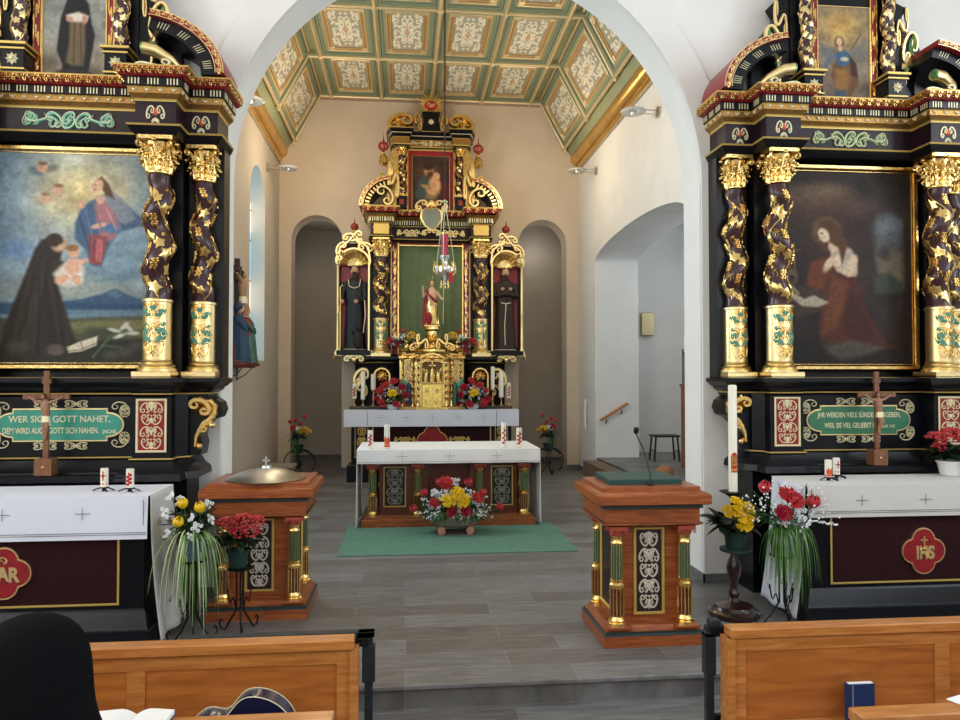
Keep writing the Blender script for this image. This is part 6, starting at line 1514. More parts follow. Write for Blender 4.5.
# candles and candlesticks
def candle(loc, r, h, label, cat='candle', motif=None, stick=None, group=None, mk=None):
    x, y, z = loc
    if stick:
        s_ = MB(); k = stick; s_.lathe([(.05, z), (.05, z + .012), (.02, z + .03), (.012, z + k * .35), (.024, z + k * .42), (.012, z + k * .5), (.012, z + k * .85), (.035, z + k * .92), (.04, z + k)], 16, x, y)
        o = s_.build('candlestick', brass if stick > .05 else iron); tag(o, label.replace('candle', 'candlestick under candle', 1) if 'candle' in label else label, 'candlestick'); z += stick
    c = MB(); c.lathe([(r, 0), (r, h * .98), (r * .85, h), (0, h * .985)], 24); o = c.build('candle', wax, loc=(x, y, z)); tag(o, label, cat, group)
    w = MB(); w.tube([(0, 0, h * .98), (.002, 0, h + .018)], .003, 5); w.build('wick', flame, o)
    if motif:
        mp = lambda u, zz, hh: ((r + .001 + hh) * cos(u / r - PI / 2), (r + .001 + hh) * sin(u / r - PI / 2), zz)
        g = MB()
        if motif == 'flame':
            for k in range(5): leaf2(g, (k - 2) * r * .38, h * .12, PI / 2 + (2 - k) * .06, h * (.34 + .1 * (k % 2)), r * .6, .001, mp, 5)
            g2 = MB(); g2.lathe([(r * 1.01, h * .04), (r * 1.012, h * .13)], 24, cap=False); g2.build('orange_band', waxo, o)
        elif motif == 'band':
            for k in range(6): dome(g, -r * .5 + (k % 2) * r * .9, h * (.18 + k * .1), r * .42, .0015, mp, 8)
            stroke(g, [(0, h * .12), (0, h * .5), (0, h * .82)], r * .16, .0015, mp, False)
        elif motif == 'cross':
            stroke(g, [(0, h * .35), (0, h * .6), (0, h * .85)], r * .16, .0015, mp, False); stroke(g, [(-r * .75, h * .6), (0, h * .6), (r * .75, h * .6)], r * .16, .0015, mp, False); dome(g, 0, h * .6, r * .4, .002, mp, 10); stroke(g, [(-r * .9, h * .17), (0, h * .17), (r * .9, h * .17)], r * .25, .001, mp, False)
        g.build('red_motif', waxr if motif != 'flame' else waxo, o)
    return o
hz = 1.50
for (u, r_, h_, k_, lab, mo) in ((-1.585, .045, .30, .16, 'short white candle with red motif outermost left on high altar', 'band'), (-1.41, .045, .58, .14, 'tall white candle second from left on high altar', None), (-1.20, .05, .32, .34, 'white candle beside the left flower bouquet on high altar', None), (1.28, .042, .48, .34, 'slim white candle beside the right flower bouquet on high altar', None), (1.46, .05, .55, .18, 'tall white candle second from right on high altar', None), (1.62, .042, .32, .16, 'short white candle with red motif outermost right on high altar', 'band')):
    candle((HX + u, 15.47, hz), r_, h_, lab, stick=k_, motif=mo)
# bouquets on the high altar
def bouquet(loc, lst, fc, fr, nf, label, potspec=None, sp=40, seed=1, name='flower_bouquet', leaf=(.14, .05), lm=None, wh=.009):
    rs = random.Random(seed); r = empty(name, loc, label=label, cat='flowers')
    if potspec: kind, m_ = potspec; kind.build('pot', m_, r)
    f = MB(); foliage(f, fc, fr, nf, leaf[0], leaf[1], rs); f.build('leaves', lm or leafg, r)
    if sp: s_ = MB(); sprigs(s_, fc, (fr[0] * 1.15, fr[1] * 1.1, fr[2] * 1.2), sp, rs, wh); s_.build('white_filler_blossom', petw, r)
    st = MB()
    for (k, x, y, z, s) in lst:
        if k[0] != 'w': st.tube([(fc[0] + (x - fc[0]) * .2, fc[1], fc[2] - .02), ((fc[0] + x) / 2, (fc[1] + y) / 2, (fc[2] + z) / 2), (x, y, z + s * .1)], .005, 5)
    st.build('stems', leafg, r); blooms(r, lst, seed); return r
hb = lambda y=0: [('yy', 0, -.17, .34, .10), ('rr', -.13, -.1, .50, .085), ('rr', .03, -.06, .58, .085), ('rc', .19, -.1, .46, .085), ('rr', -.26, -.08, .38, .075), ('rc', -.30, -.1, .22, .085), ('rr', -.20, -.15, .14, .10), ('rc', .26, -.12, .30, .08), ('rr', .08, -.15, .12, .085), ('rc', .30, -.05, .13, .07)]
def hp_(): b = MB(); b.lathe([(.08, 0), (.13, .05), (.14, .11), (.12, .11), (0, .1)], 20); return b
bouquet((HX - .80, 15.20, 1.437), hb(), (0, 0, .22), (.30, .16, .24), 190, 'red and yellow bouquet left of tabernacle on high altar table', (hp_(), whitep), 70, 3, wh=.014)
bouquet((HX + .84, 15.20, 1.437), [(k, -x, y, z, s) for k, x, y, z, s in hb()], (0, 0, .22), (.30, .16, .24), 190, 'red and yellow bouquet right of tabernacle on high altar table', (hp_(), whitep), 80, 4, wh=.014)
ub = [('gy', .14, -.06, .30, .09), ('gy', .06, -.06, .24, .07), ('tr', -.02, 0, .38, .06), ('rr', -.28, -.05, .22, .075), ('rc', -.13, -.08, .16, .07), ('tr', -.34, 0, .12, .06), ('rr', -.08, -.1, .08, .06)]
bouquet((HX - .56, HY - 1.28, 2.63), ub, (0, 0, .16), (.28, .14, .16), 130, 'red and yellow bouquet on tabernacle cornice left of small statue', (hp_(), gold), 60, 5, wh=.013)
bouquet((HX + .56, HY - 1.28, 2.63), [(k, -x, y, z, s) for k, x, y, z, s in ub], (0, 0, .16), (.28, .14, .16), 130, 'red and yellow bouquet on tabernacle cornice right of small statue', (hp_(), gold), 60, 6, wh=.013)
# ------------------------------------------------------------------ main altar in front
MX = .61
t = empty('main_altar', (MX, 0, 0), label='free-standing dark wooden altar with gilt green columns on the green carpet', cat='altar table')
m = MB(); m.box(-1.22, 1.22, 10.42, 11.66, 0, .12, .008); m.box(-1.19, 1.19, 10.45, 11.62, .12, .15, .004); m.build('plinth', oakp, t)
m = MB(); m.box(-.98, -.30, 10.62, 11.5, .15, .90); m.box(.30, .98, 10.62, 11.5, .15, .90); m.box(-.32, .32, 10.8, 11.5, .15, .9); m.build('body', oakd, t)
m = MB(); m.box(-1.20, 1.20, 10.46, 11.62, .90, .96, .006); m.box(-1.15, 1.15, 10.5, 11.6, .875, .90); m.box(-1.25, 1.25, 10.44, 11.64, .96, 1.08); m.build('table_slab', oakd, t)
for s in (1, -1):
    x = s * .765
    m = MB(); m.box(x - .15, x + .15, 10.612, 10.62, .27, .82); q = m.build('front_panel', mat('dark panel', (.012, .006, .005), .5), t)
    m = MB(); rect_relief(m, x - .16, x + .16, .26, .83, .018, 10.615, .012); m.build('pewter_frame', goldflat, q)
    m = MB(); candelabra(m, x, .29, .80, .25, flatmap(10.612), .008, .008, 4); m.build('silver_ornament', mat('dull silver ornament', '8b8a7c', .5), q)
def small_column(parent, x, y, z0, h, r, name='column'):
    """green fluted half height shaft over a gilt ribbed drum, red capital"""
    c = MB(); zm = z0 + h * .43; zt = z0 + h * .90
    c.lathe([(r * .78, zm), (r * .74, zt)], 24, rmod=lambda a, z: 1 + .05 * sin(a * 12)); o = c.build(name, dgreen, parent, loc=(x, y, 0))
    g = MB()
    for k in range(12):
        a = 2 * PI * (k + .5) / 12; g.tube([(r * .80 * cos(a), r * .80 * sin(a), zm + .01), (r * .76 * cos(a), r * .76 * sin(a), zt - .01)], r * .06, 4)
        g.tube([(r * .98 * cos(a), r * .98 * sin(a), z0 + h * .1), (r * .98 * cos(a), r * .98 * sin(a), zm - h * .06)], r * .10, 5)
    g.lathe([(r * 1.35, z0), (r * 1.35, z0 + h * .025), (r * 1.1, z0 + h * .035), (r * 1.22, z0 + h * .055), (r * 1.0, z0 + h * .085), (r * .98, z0 + h * .095)], 24)
    g.lathe([(r * .92, zm - h * .06), (r * 1.1, zm - h * .045), (r * 1.12, zm - h * .02), (r * .85, zm), (r * 1.0, zm + h * .02), (r * .8, zm + h * .03)], 24)
    g.lathe([(r * .78, zt - h * .09), (r * .95, zt - h * .07), (r * .8, zt - h * .05), (r * .86, zt), (r * 1.0, zt + h * .02)], 20)
    g.build('gilt_mounts', gold, o)
    g = MB(); g.lathe([(r * .9, z0 + h * .09), (r * .9, zm - h * .05)], 20); g.build('dark_drum', oakd, o)
    g = MB(); g.box(-r * 1.3, r * 1.3, -r * 1.3, r * 1.3, z0 + h * .96, z0 + h)
    g.lathe([(r * .95, zt), (r * 1.05, zt + h * .02), (r * 1.15, z0 + h * .96)], 20); g.build('red_capital', mat('terracotta red', '9c4434', .4) if 'terracotta red' not in MATS else MATS['terracotta red'], o)
    g = MB()
    for sx in (1, -1):
        for sy in (1, -1): g.tube([(sx * r * 1.12 + r * .22 * cos(a), sy * r * 1.2, z0 + h * .945 + r * .22 * sin(a)) for a in [2 * PI * k / 10 for k in range(11)]], r * .09, 5)
    g.build('volutes', MATS['terracotta red'], o)
    return o
for x in (-1.075, -.44, .44, 1.075): small_column(t, x, 10.56, .15, .725, .065)
small_column(t, 1.075, 11.4, .15, .725, .065); small_column(t, -1.075, 11.4, .15, .725, .065)
c = MB(); cloth_top(c, MX - 1.28, MX + 1.28, 10.40, 11.68, 1.082, .19, 1.06, 1.06, wav=.008)
cl = c.build('altar_cloth', mat('cream white linen', 'e9e4e0', .9, bump=.15, bscale=120, sheen=.2)); tag(cl, 'white linen cloth falling to the floor at both ends of the front altar', 'altar cloth')
m = MB()
for k in (-1, 0, 1): cross_stitch(m, MX + k * .66, 1.00, .075, 10.366)
m.box(MX - 1.27, MX + 1.27, 10.362, 10.367, .922, .925); m.build('embroidery', stitch, cl)
cp = MB(); cp.box(-.80, 2.08, 8.83, 10.66, 0, .012, .004); o = cp.build('green_carpet', carpetm); tag(o, 'plain green carpet on the slate floor in front of the altar', 'carpet')
for (x, y, r_, h_, lab, mo) in ((-.50, 10.62, .036, .25, 'short white candle with red picture at left end of the front altar', 'band'), (-.265, 10.60, .040, .33, 'white candle with orange flame picture on left side of front altar', 'flame'), (1.40, 10.60, .036, .35, 'tall white candle with small red motif on right side of front altar', 'band'), (1.625, 10.62, .042, .27, 'short white candle with large red picture at right end of front altar', 'band')):
    candle((x, y, 1.096), r_, h_, lab, motif=mo)
# stone planter bouquet
b = MB(); rs = random.Random(2)
b.lathe([(.20, .10), (.30, .13), (.34, .22), (.35, .30), (.31, .31), (.28, .26), (0, .26)], 28, sy=.6, rmod=lambda a, z: 1 + .05 * sin(a * 5 + 1) + .02 * sin(a * 11))
root = bouquet((.66, 10.0, 0), [('tr', -.20, -.12, .66, .075), ('rr', -.13, -.14, .70, .09), ('tr', .18, -.1, .66, .075), ('tr', -.40, -.08, .52, .075), ('rr', -.28, -.15, .44, .07), ('tr', .38, -.08, .50, .075), ('rr', .29, -.14, .50, .075), ('yy', .02, -.18, .56, .095), ('yy', -.10, -.19, .47, .10), ('yy', .10, -.2, .46, .095), ('rc', -.06, -.22, .33, .075), ('rc', .13, -.22, .34, .08), ('tr', -.54, -.05, .31, .075), ('tr', .62, -.05, .31, .075), ('ww', 0, -.05, .70, .06), ('w2', -.30, -.12, .58, .05)],
    (0, 0, .30), (.42, .20, .24), 260, 'large red yellow white bouquet in a grey stone planter before the front altar', (b, stone), 190, 9, leaf=(.15, .055), wh=.012)
f = MB()
for s in (1, -1): f.lathe([(.05, -.04), (.05, .04)], 18); f.T = None
f = MB()
for s in (1, -1):
    for k in range(1): f.add([], []); f.tube([(s * .19, -.20, .072), (s * .19, .16, .072)], .052, 18)
f.build('wooden_roller_foot', mat('pale wood end', 'b98468', .6), root)
f = MB(); f.box(-.26, .26, -.22, .2, .012, .022); f.build('grey_slab', basem, root)
sg = MB(); foliage(sg, (0, -.06, .26), (.62, .16, .12), 60, .16, .035, random.Random(4), .2); sg.build('trailing_leaves', leafg, root)

# ------------------------------------------------------------------ ambo and font pedestal
def pedestal(loc, rz, label, name, cat, H, w=.80, d=.74, fluted=True):
    root = empty(name, loc, rz, label, cat)
    def sq(a, b_): return [(-a, b_), (-a, -b_), (a, -b_), (a, b_)]
    def ring(mb, prof, mt=None): mb.sweep([(-w / 2, d / 2), (-w / 2, -d / 2), (w / 2, -d / 2), (w / 2, d / 2)], prof, closed=True)
    m = MB(); ring(m, [(.0, 0, oakp), (.0, .085, dsteel), (0, .088), (-.015, .10), (-.015, .118, oakp), (-.03, .12), (-.06, .155)]); m.build('base', None, root)
    m = MB(); ring(m, [(-.13, .15, oakp), (-.13, H - .26)]); m.build('shaft', oakp, root)
    m = MB(); ring(m, [(-.03, H - .29, oakp), (.0, H - .275), (.0, H - .262, dsteel), (-.02, H - .26, oakp), (-.02, H - .155, dsteel), (-.0, H - .15), (.0, H - .125, oakp), (.03, H - .12), (.05, H - .11), (.05, H - .045), (.03, H - .03), (.0, H - .02)]); m.build('top', None, root)
    # panels on three sides
    for k, (nx, ny, ww) in enumerate(((0, -1, w), (-1, 0, d), (1, 0, d))):
        g = MB(); dd = (d if nx == 0 else w) / 2 - .13
        rot = Matrix.Rotation(math.atan2(ny, nx) + PI / 2, 4, 'Z')
        g.T = rot; pz0, pz1, px = .235, H - .335, .105 if nx == 0 else .16
        g.box(-px, px, -dd - .004, -dd, pz0, pz1); q = g.build('panel', mat('dark damask ground', (.018, .008, .007), .5) if 'dark damask ground' not in MATS else MATS['dark damask ground'], root)
        g = MB(); g.T = rot; rect_relief(g, -px - .022, px + .022, pz0 - .022, pz1 + .022, .024, -dd - .002, .016); g.build('gilt_frame', goldflat, q)
        if nx == 0:
            g = MB(); g.T = rot; candelabra(g, 0, pz0 + .02, pz1 - .02, px * 1.7, flatmap(-dd - .004), .0075, .006, 5); g.build('silver_ornament', silverw, q)
    for sx in (1, -1):
        for sy in (1, -1):
            x, y = sx * (w / 2 - .125), sy * (d / 2 - .085)
            small_column(root, x, y, .155, H - .155 - .29, .054)
        g = MB(); g.box(sx * (w / 2 - .125) - .1, sx * (w / 2 - .125) + .1, -d / 2 + .0, -d / 2 + .13, .135, .156, .004); g.build('column_block', oakp, root)
    return root
dsteel = mat('dark slate moulding', (.022, .035, .035), .4)
amb = pedestal((1.93, 6.03, 0), 0, 'wooden lectern with green gilt columns and silver ornament panel right of the step', 'ambo', 'lectern', 1.22)
m = MB(); m.T = Matrix.Translation((0, -.06, 1.225)) @ Matrix.Rotation(.02, 4, 'X'); m.box(-.30, .30, -.12, .34, .0, .05, .008); m.build('green_reading_desk', mat('dark green leather', (.012, .055, .045), .45), amb)
m = MB(); m.box(-.40, .40, -.32, .33, 1.19, 1.232, .006); m.build('top_board', oakp, amb)
mi = MB(); mi.tube([(1.95, 5.80, 1.236), (1.95, 5.80, 1.32), (1.925, 5.86, 1.49), (1.88, 5.95, 1.64)], .006, 8); mi.lathe([(.03, 1.232), (.03, 1.25), (.012, 1.256)], 16, 1.95, 5.80); o = mi.build('microphone', micm); tag(o, 'thin black gooseneck microphone standing on the lectern top', 'microphone')
mi = MB(); mi.T = Matrix.Translation((1.88, 5.95, 1.64)) @ Matrix.Rotation(.35, 4, 'X'); mi.lathe([(0, -.01), (.018, 0), (.022, .02), (.02, .045), (0, .055)], 14); mi.build('foam_head', micm, o)
fo = pedestal((-1.28, 6.98, 0), 0, 'wooden pedestal with green gilt columns carrying the pewter font left of the step', 'font_pedestal', 'pedestal', 1.17, .86, .76)
m = MB(); m.box(-.43, .43, -.36, .36, 1.14, 1.178, .006); m.build('top_board', oakp, fo)
m = MB(); m.lathe([(.34, 0), (.35, .006), (.33, .016), (.26, .05), (.16, .085), (.05, .10), (.045, .12), (.0, .125)], 48); o = m.build('font_lid', chrome, loc=(-1.26, 6.90, 1.179)); tag(o, 'shallow domed pewter bowl lying on the wooden pedestal left of the step', 'lid')  # domed lid of the baptismal font
g = MB(); g.box(-.006, .006, -.006, .006, .11, .20); g.box(-.03, .03, -.006, .006, .16, .172); g.build('small_cross', glassm, o)

# ------------------------------------------------------------------ crucifixes and candles on the side altars
def crucifix(loc, label):
    r = empty('standing_crucifix', loc, label=label, cat='crucifix')
    m = MB(); m.box(-.07, .07, -.06, .06, 0, .15, .006); m.build('base_block', crossw, r)
    m = MB(); m.box(-.022, .022, -.012, .012, .15, .90); m.box(-.19, .19, -.014, .012, .655, .70); m.box(-.035, .035, -.016, .014, .79, .83); m.build('cross', crossw, r)
    for s in (1, -1): pass
    corpus('corpus', mat('pale carved body', '9c7258', .5) if 'pale carved body' not in MATS else MATS['pale carved body'], r, .66, .37, -.02)
    m = MB(); dome(m, 0, .075, .014, .01, flatmap(-.061)); m.build('brass_stud', brass, r)
crucifix((-3.08, 6.74, 1.253), 'small wooden standing crucifix before the teal inscription of left altar')
crucifix((4.51, 6.74, 1.253), 'small wooden standing crucifix before the green inscription of right altar')
def holder_candle(x, y, label, mo, h=.15, dx=0):
    o = candle((x, y, 1.215), .03, h, label, motif=mo)
    g = MB(); g.lathe([(.036, 1.205), (.036, 1.213)], 16, x, y)
    for s in (1, -1): g.tube([(x + s * .03, y, 1.207), (x + s * .07, y - .01, 1.195), (x + s * .085, y - .01, 1.186)], .005, 6)
    g.tube([(x, y, 1.207), (x + .03, y - .06, 1.195), (x + .05, y - .07, 1.186)], .005, 6); g.lathe([(.02, 1.183), (.014, 1.207)], 8, x, y)
    q = g.build('candle_holder', iron); tag(q, 'small black iron holder under ' + label, 'candle holder')
holder_candle(-2.42, 6.28, 'candle with red cross left of its twin', 'cross')
holder_candle(-2.20, 6.22, 'candle with red heart beside the linen edge', 'band')
holder_candle(3.74, 6.28, 'candle with orange flame on right altar', 'flame')
holder_candle(3.90, 6.42, 'candle with red cross near the green plaque', 'cross')

# ------------------------------------------------------------------ paschal candle
r = empty('candle_stand', (2.88, 6.33, 0), label='tall turned dark wooden candle stand with round foot beside right altar', cat='candle stand')
m = MB(); m.lathe([(.21, 0), (.22, .02), (.22, .045), (.19, .055), (.17, .07), (.16, .095), (.10, .11), (.05, .13), (.035, .16), (.05, .20), (.035, .24), (.032, .30), (.055, .36), (.065, .42), (.05, .48), (.03, .52), (.028, .60), (.045, .64), (.055, .70), (.035, .76), (.028, .82), (.05, .86), (.03, .90), (.024, 1.0), (.03, 1.03)], 28); m.build('turned_stem', turned, r)
m = MB(); m.lathe([(.02, 1.03), (.06, 1.06), (.115, 1.085), (.12, 1.09), (.05, 1.088)], 24); m.build('iron_dish', iron, r)
c = MB(); c.lathe([(.038, 0), (.037, .93), (.03, .94), (0, .935)], 28); pc = c.build('easter_candle', wax, loc=(2.88, 6.33, 1.09)); tag(pc, 'very tall white easter candle with red and gold emblem on the turned stand', 'candle')
c = MB(); c.tube([(0, 0, .93), (0, 0, .965)], .003, 5); c.build('wick', flame, pc)
R0 = .0385; mp = lambda u, z, h: ((R0 + h) * cos(u / R0 - PI / 2), (R0 + h) * sin(u / R0 - PI / 2), z)
def cyl_patch(mb, u0, u1, z0, z1, h, n=10):
    vs = []; fs = []
    for i in range(n + 1): u = u0 + (u1 - u0) * i / n; vs += [mp(u, z0, h), mp(u, z1, h)]
    for i in range(n): fs.append((2 * i, 2 * i + 2, 2 * i + 3, 2 * i + 1))
    mb.add(vs, fs)
c = MB(); cyl_patch(c, -.032, .032, .17, .32, .001); dome(c, 0, .31, .03, .0015, mp, 12, .035); em = c.build('red_emblem', waxr, pc)
c = MB()
for i, x in enumerate((-.018, 0, .018)): stroke(c, [(x, .22), (x, .27), (x, .32)], .0035, .001, lambda u, z, h: mp(u, z, h + .002), False)
for z in (.24, .28): stroke(c, [(-.024, z), (0, z), (.024, z)], .003, .001, lambda u, z, h: mp(u, z, h + .002), False)
stroke(c, place(CN, -.012, .19, .02, .03, rot=PI / 2), .003, .001, lambda u, z, h: mp(u, z, h + .002)); stroke(c, place(CN, .014, .19, .02, .03, rot=PI / 2), .003, .001, lambda u, z, h: mp(u, z, h + .002)); c.build('gold_marks', gold, em)

# ------------------------------------------------------------------ flower stands
def iron_stand(mb, x, y, h, w=.16):
    for k in range(3):
        a = 2 * PI * k / 3 - PI / 2 + .3; c, s = cos(a), sin(a)
        pts = [(x + .03 * c, y + .03 * s, h), (x + .03 * c, y + .03 * s, h * .35), (x + w * .6 * c, y + w * .6 * s, .10), (x + w * c, y + w * s, .012), (x + w * 1.25 * c, y + w * 1.25 * s, .02), (x + w * 1.38 * c, y + w * 1.38 * s, .07), (x + w * 1.25 * c, y + w * 1.25 * s, .10), (x + w * 1.15 * c, y + w * 1.15 * s, .08)]
        mb.tube(pts, .008, 7); mb.tube([(x + (.04 + .07 * t_) * c + 0 * s, y + (.04 + .07 * t_) * s, .2 + .05 * sin(t_ * 7) + .12 * t_) for t_ in [i / 8 for i in range(9)]], .006, 6)
    mb.tube([(x + .10 * cos(a), y + .10 * sin(a), h) for a in [2 * PI * k / 18 for k in range(19)]], .007, 6); mb.lathe([(.10, h - .006), (.10, h)], 18, x, y)
# left: yellow tulips over spider plant, red geranium
b = MB(); iron_stand(b, 0, 0, .66); o = b.build('iron_plant_stand', iron, loc=(-1.66, 6.06, 0)); tag(o, 'black wrought iron plant stand with curled feet beside left altar', 'plant stand')
b = MB(); pot(b, 0, 0, 0, .17, .07, .10)
root = empty('spider_plant', (-1.66, 6.06, .667), label='trailing green and white striped plant with yellow tulips left of the font', cat='potted plant')
b.build('pot', potb, root)
g = MB(); st = MB(); rs = random.Random(11); grassfall(g, (0, 0, .20), 95, .66, .02, rs, .8, st, 1.0); g.build('arching_leaves', leafl, root); st.build('striped_leaves', leafs, root)
g = MB(); foliage(g, (0, .02, .28), (.17, .12, .16), 90, .12, .045, rs, .6); g.build('dark_foliage', leafd, root)
g = MB(); L_ = [('ty', -.045, -.1, .42, .060), ('ty', .085, -.1, .385, .060), ('ty', -.09, -.13, .285, .060), ('w2', -.15, -.08, .52, .035), ('ww', -.20, -.05, .38, .04), ('ww', .13, -.05, .44, .032), ('w2', .02, -.13, .36, .03), ('ww', .07, -.14, .28, .035), ('w2', -.17, -.12, .24, .03), ('ww', .16, -.1, .33, .035), ('w2', -.10, -.06, .48, .035), ('ww', .02, -.15, .21, .028)]
for q in L_: g.tube([(0, 0, .15), (q[1] * .6, q[2] * .7, (q[3] + .15) / 2), (q[1], q[2], q[3])], .004, 5)
g.build('stems', leafg, root); blooms(root, L_, 4)
b = MB(); iron_stand(b, 0, 0, .52, .13); o = b.build('iron_plant_stand', iron, loc=(-1.36, 6.34, 0)); tag(o, 'black wrought iron plant stand under red geranium before the font pedestal', 'plant stand')
root = empty('potted_geranium', (-1.38, 6.34, .528), label='red geranium in a blue grey pot in front of the font pedestal', cat='potted plant')
b = MB(); pot(b, 0, 0, 0, .15, .065, .09); b.build('pot', potg, root); b = MB(); foliage(b, (0, 0, .24), (.16, .14, .10), 110, .11, .07, rs, .5); b.build('leaves', leafd, root)
blooms(root, [('gr', -.08, -.05, .34, .075), ('gr', .05, -.06, .36, .08), ('gr', .11, -.08, .28, .075), ('gr', .0, -.1, .28, .06), ('gr', .16, -.02, .36, .06)], 3)
# right: pots at the candle stand
root = empty('yellow_begonia_pot', (2.80, 6.12, .62), label='yellow flowers in a dark green pot fixed beside the turned candle stand', cat='potted plant')
b = MB(); pot(b, 0, 0, 0, .17, .075, .095); b.lathe([(.10, -.01), (.13, .0), (.13, .02), (.09, .02)], 24); b.build('pot', potg, root)
b = MB(); foliage(b, (-.03, 0, .24), (.17, .12, .12), 60, .14, .09, rs, .5); b.build('leaves', leafd, root)
blooms(root, [('yy', -.03, -.10, .41, .07), ('yy', .07, -.11, .36, .07), ('yy', -.02, -.14, .31, .065), ('yy', .02, -.14, .25, .065), ('yy', -.09, -.09, .35, .06), ('yy', .05, -.13, .31, .06)], 5)
b = MB(); b.tube([(0, .10, -.03), (.06, .16, -.03)], .008, 6); b.build('bracket', iron, root)
b = MB(); iron_stand(b, 0, 0, .60, .17); b.tube([(-.02, -.1, .15), (.02, -.12, .4)], .006, 5); o = b.build('iron_plant_stand', iron, loc=(3.16, 6.12 - .12, 0)); tag(o, 'black wrought iron plant stand with curled feet beside the candle stand', 'plant stand')
root = empty('grass_plant', (3.16, 6.0, .608), label='drooping green grass plant with red tulips at left end of right altar', cat='potted plant')
b = MB(); pot(b, 0, 0, 0, .16, .08, .11); b.build('pot', potb, root)
g = MB(); st = MB(); rs = random.Random(21); grassfall(g, (-.02, -.02, .20), 260, .50, .012, rs, .60, st, .95); grassfall(g, (.10, -.04, .2), 90, .60, .011, rs, .5, st, 1.0); g.build('arching_leaves', mat('fresh blade green', '6f9a4e', .5, col2='47722f', nscale=10), root); st.build('pale_leaves', leafl, root)
g = MB(); foliage(g, (0, .0, .30), (.24, .12, .14), 100, .10, .03, rs, .6); g.build('dark_foliage', leafg, root)
L_ = [('tr', -.19, -.04, .53, .075), ('rr', .0, -.1, .52, .075), ('rr', .06, -.1, .47, .075), ('tr', .23, -.05, .40, .08), ('rc', -.05, -.12, .37, .07), ('ww', .12, -.08, .36, .05), ('w2', .13, -.08, .28, .06), ('ww', -.02, -.1, .28, .03)]
g = MB()
for q in L_: g.tube([(0, 0, .15), (q[1] * .5, q[2] * .7, (q[3] + .15) / 2), (q[1], q[2], q[3])], .004, 5)
for k in range(16):
    a = rs.uniform(-1.2, 1.2); l = rs.uniform(.3, .5); g.tube([(0, 0, .2), (l * .4 * sin(a), -.05, .2 + l * .5 * cos(a)), (l * sin(a), -.08, .25 + l * .8 * cos(a))], .0025, 4)
g.build('stems', leafg, root); g = MB()
for k in range(120):
    a = rs.uniform(-1.4, 1.4); l = rs.uniform(.22, .48); g.ell((l * sin(a), rs.uniform(-.14, 0), .25 + l * .8 * cos(a)), rs.uniform(.006, .011), 5, 4)
for k in range(22): g.ell((.2 + k * .011, -.1, .30 - .002 * k + rs.uniform(-.01, .01)), rs.uniform(.006, .01), 5, 4)
g.build('white_filler_blossom', petw, root); blooms(root, L_, 6)
# white pot with red geranium on the right altar
root = empty('potted_geranium', (5.07, 6.50, 1.183), label='red geranium in a white fluted pot standing on the right altar cloth', cat='potted plant')
b = MB(); pot(b, 0, 0, 0, .135, .08, .11, .02); b.build('pot', whitep, root)
b = MB(); foliage(b, (0, 0, .20), (.20, .14, .09), 150, .11, .07, rs, .5); b.build('leaves', leafd, root)
blooms(root, [('gr', -.17, -.04, .31, .085), ('gr', -.05, -.06, .35, .085), ('gr', .08, -.08, .34, .09), ('gr', .20, -.05, .32, .09), ('gr', -.15, -.05, .24, .06), ('gr', .16, -.1, .25, .07)], 8)
# flower stands by the niches
def niche_flowers(loc, label, fl, seed):
    rs = random.Random(seed); b = MB()
    iron_stand(b, 0, 0, .52, .16); b.tube([(-.3 * cos(a), 0, .30 + .28 * sin(a)) for a in [PI * k / 14 - .5 for k in range(15)]], .012, 6); b.tube([(.3 * cos(a) + .04, .03, .30 + .28 * sin(a)) for a in [PI * k / 14 - .9 for k in range(15)]], .012, 6)
    o = b.build('iron_plant_stand', iron, loc=loc); tag(o, 'black curved iron plant stand under the ' + label[0], 'plant stand')
    r = empty('flower_bouquet', (loc[0], loc[1], .528), label=label[1], cat='flowers'); b = MB(); pot(b, 0, 0, 0, .15, .08, .11); b.build('pot', potg, r)
    b = MB(); st = MB(); grassfall(b, (-fl * .06, -.02, .3), 90, .42, .02, rs, .5, st); b.build('hanging_leaves', leafg, r); st.build('pale_leaves', leafl, r)
    b = MB(); foliage(b, (0, 0, .34), (.20, .14, .16), 90, .12, .05, rs, .6); b.build('leaves', leafd, r)
    blooms(r, [('tr', -.16 * fl, -.05, .60, .06), ('tr', -.04 * fl, -.05, .64, .065), ('tr', .12 * fl, 0, .70, .065), ('rr', -.10 * fl, -.08, .52, .07), ('tr', .04 * fl, -.02, .56, .06), ('gy', .13 * fl, -.12, .44, .085), ('gy', .22 * fl, -.10, .40, .07), ('ww', .0, -.08, .5, .04)], seed)
niche_flowers((-2.24, 15.9, 0), ('bouquet before the left wall niche', 'red and yellow flowers with hanging leaves before the left wall niche'), 1, 31)
niche_flowers((3.05, 15.8, 0), ('bouquet before the right wall niche', 'red and yellow flowers with hanging leaves before the right wall niche'), -1, 32)
# ------------------------------------------------------------------ left wall: crucifixion group
r = empty('crucifixion_group', (XL + .002, 12.2, 2.28), label='carved crucifixion group with mourning figures on a shelf at the left wall', cat='sculpture')
m = MB(); m.box(0, .34, -.55, .62, 0, .05, .008); m.box(.0, .28, -.5, .57, -.03, 0); m.build('shelf', mat('red brown shelf', '6a2a20', .45), r)
m = MB()
for y in (-.3, .4): m.tube([(.02, y, -.24), (.02, y, -.03)], .008, 6); m.tube([(.02, y, -.22), (.16, y, -.14), (.26, y, -.03)], .008, 6)
m.build('iron_bracket', iron, r)
cr = MB(); cr.box(.06, .14, -.035, .035, .05, 1.72); cr.box(.07, .13, -.42, .42, 1.36, 1.44); cr.box(.05, .15, -.12, .12, 1.52, 1.60); ob = cr.build('cross', turned, r)
co = corpus('crucified_body', mat('dark carved body', 'a5805c', .5), r, 1.42, .78, 0); co.rotation_euler = (0, 0, PI / 2); co.location = (.16, 0, 0)
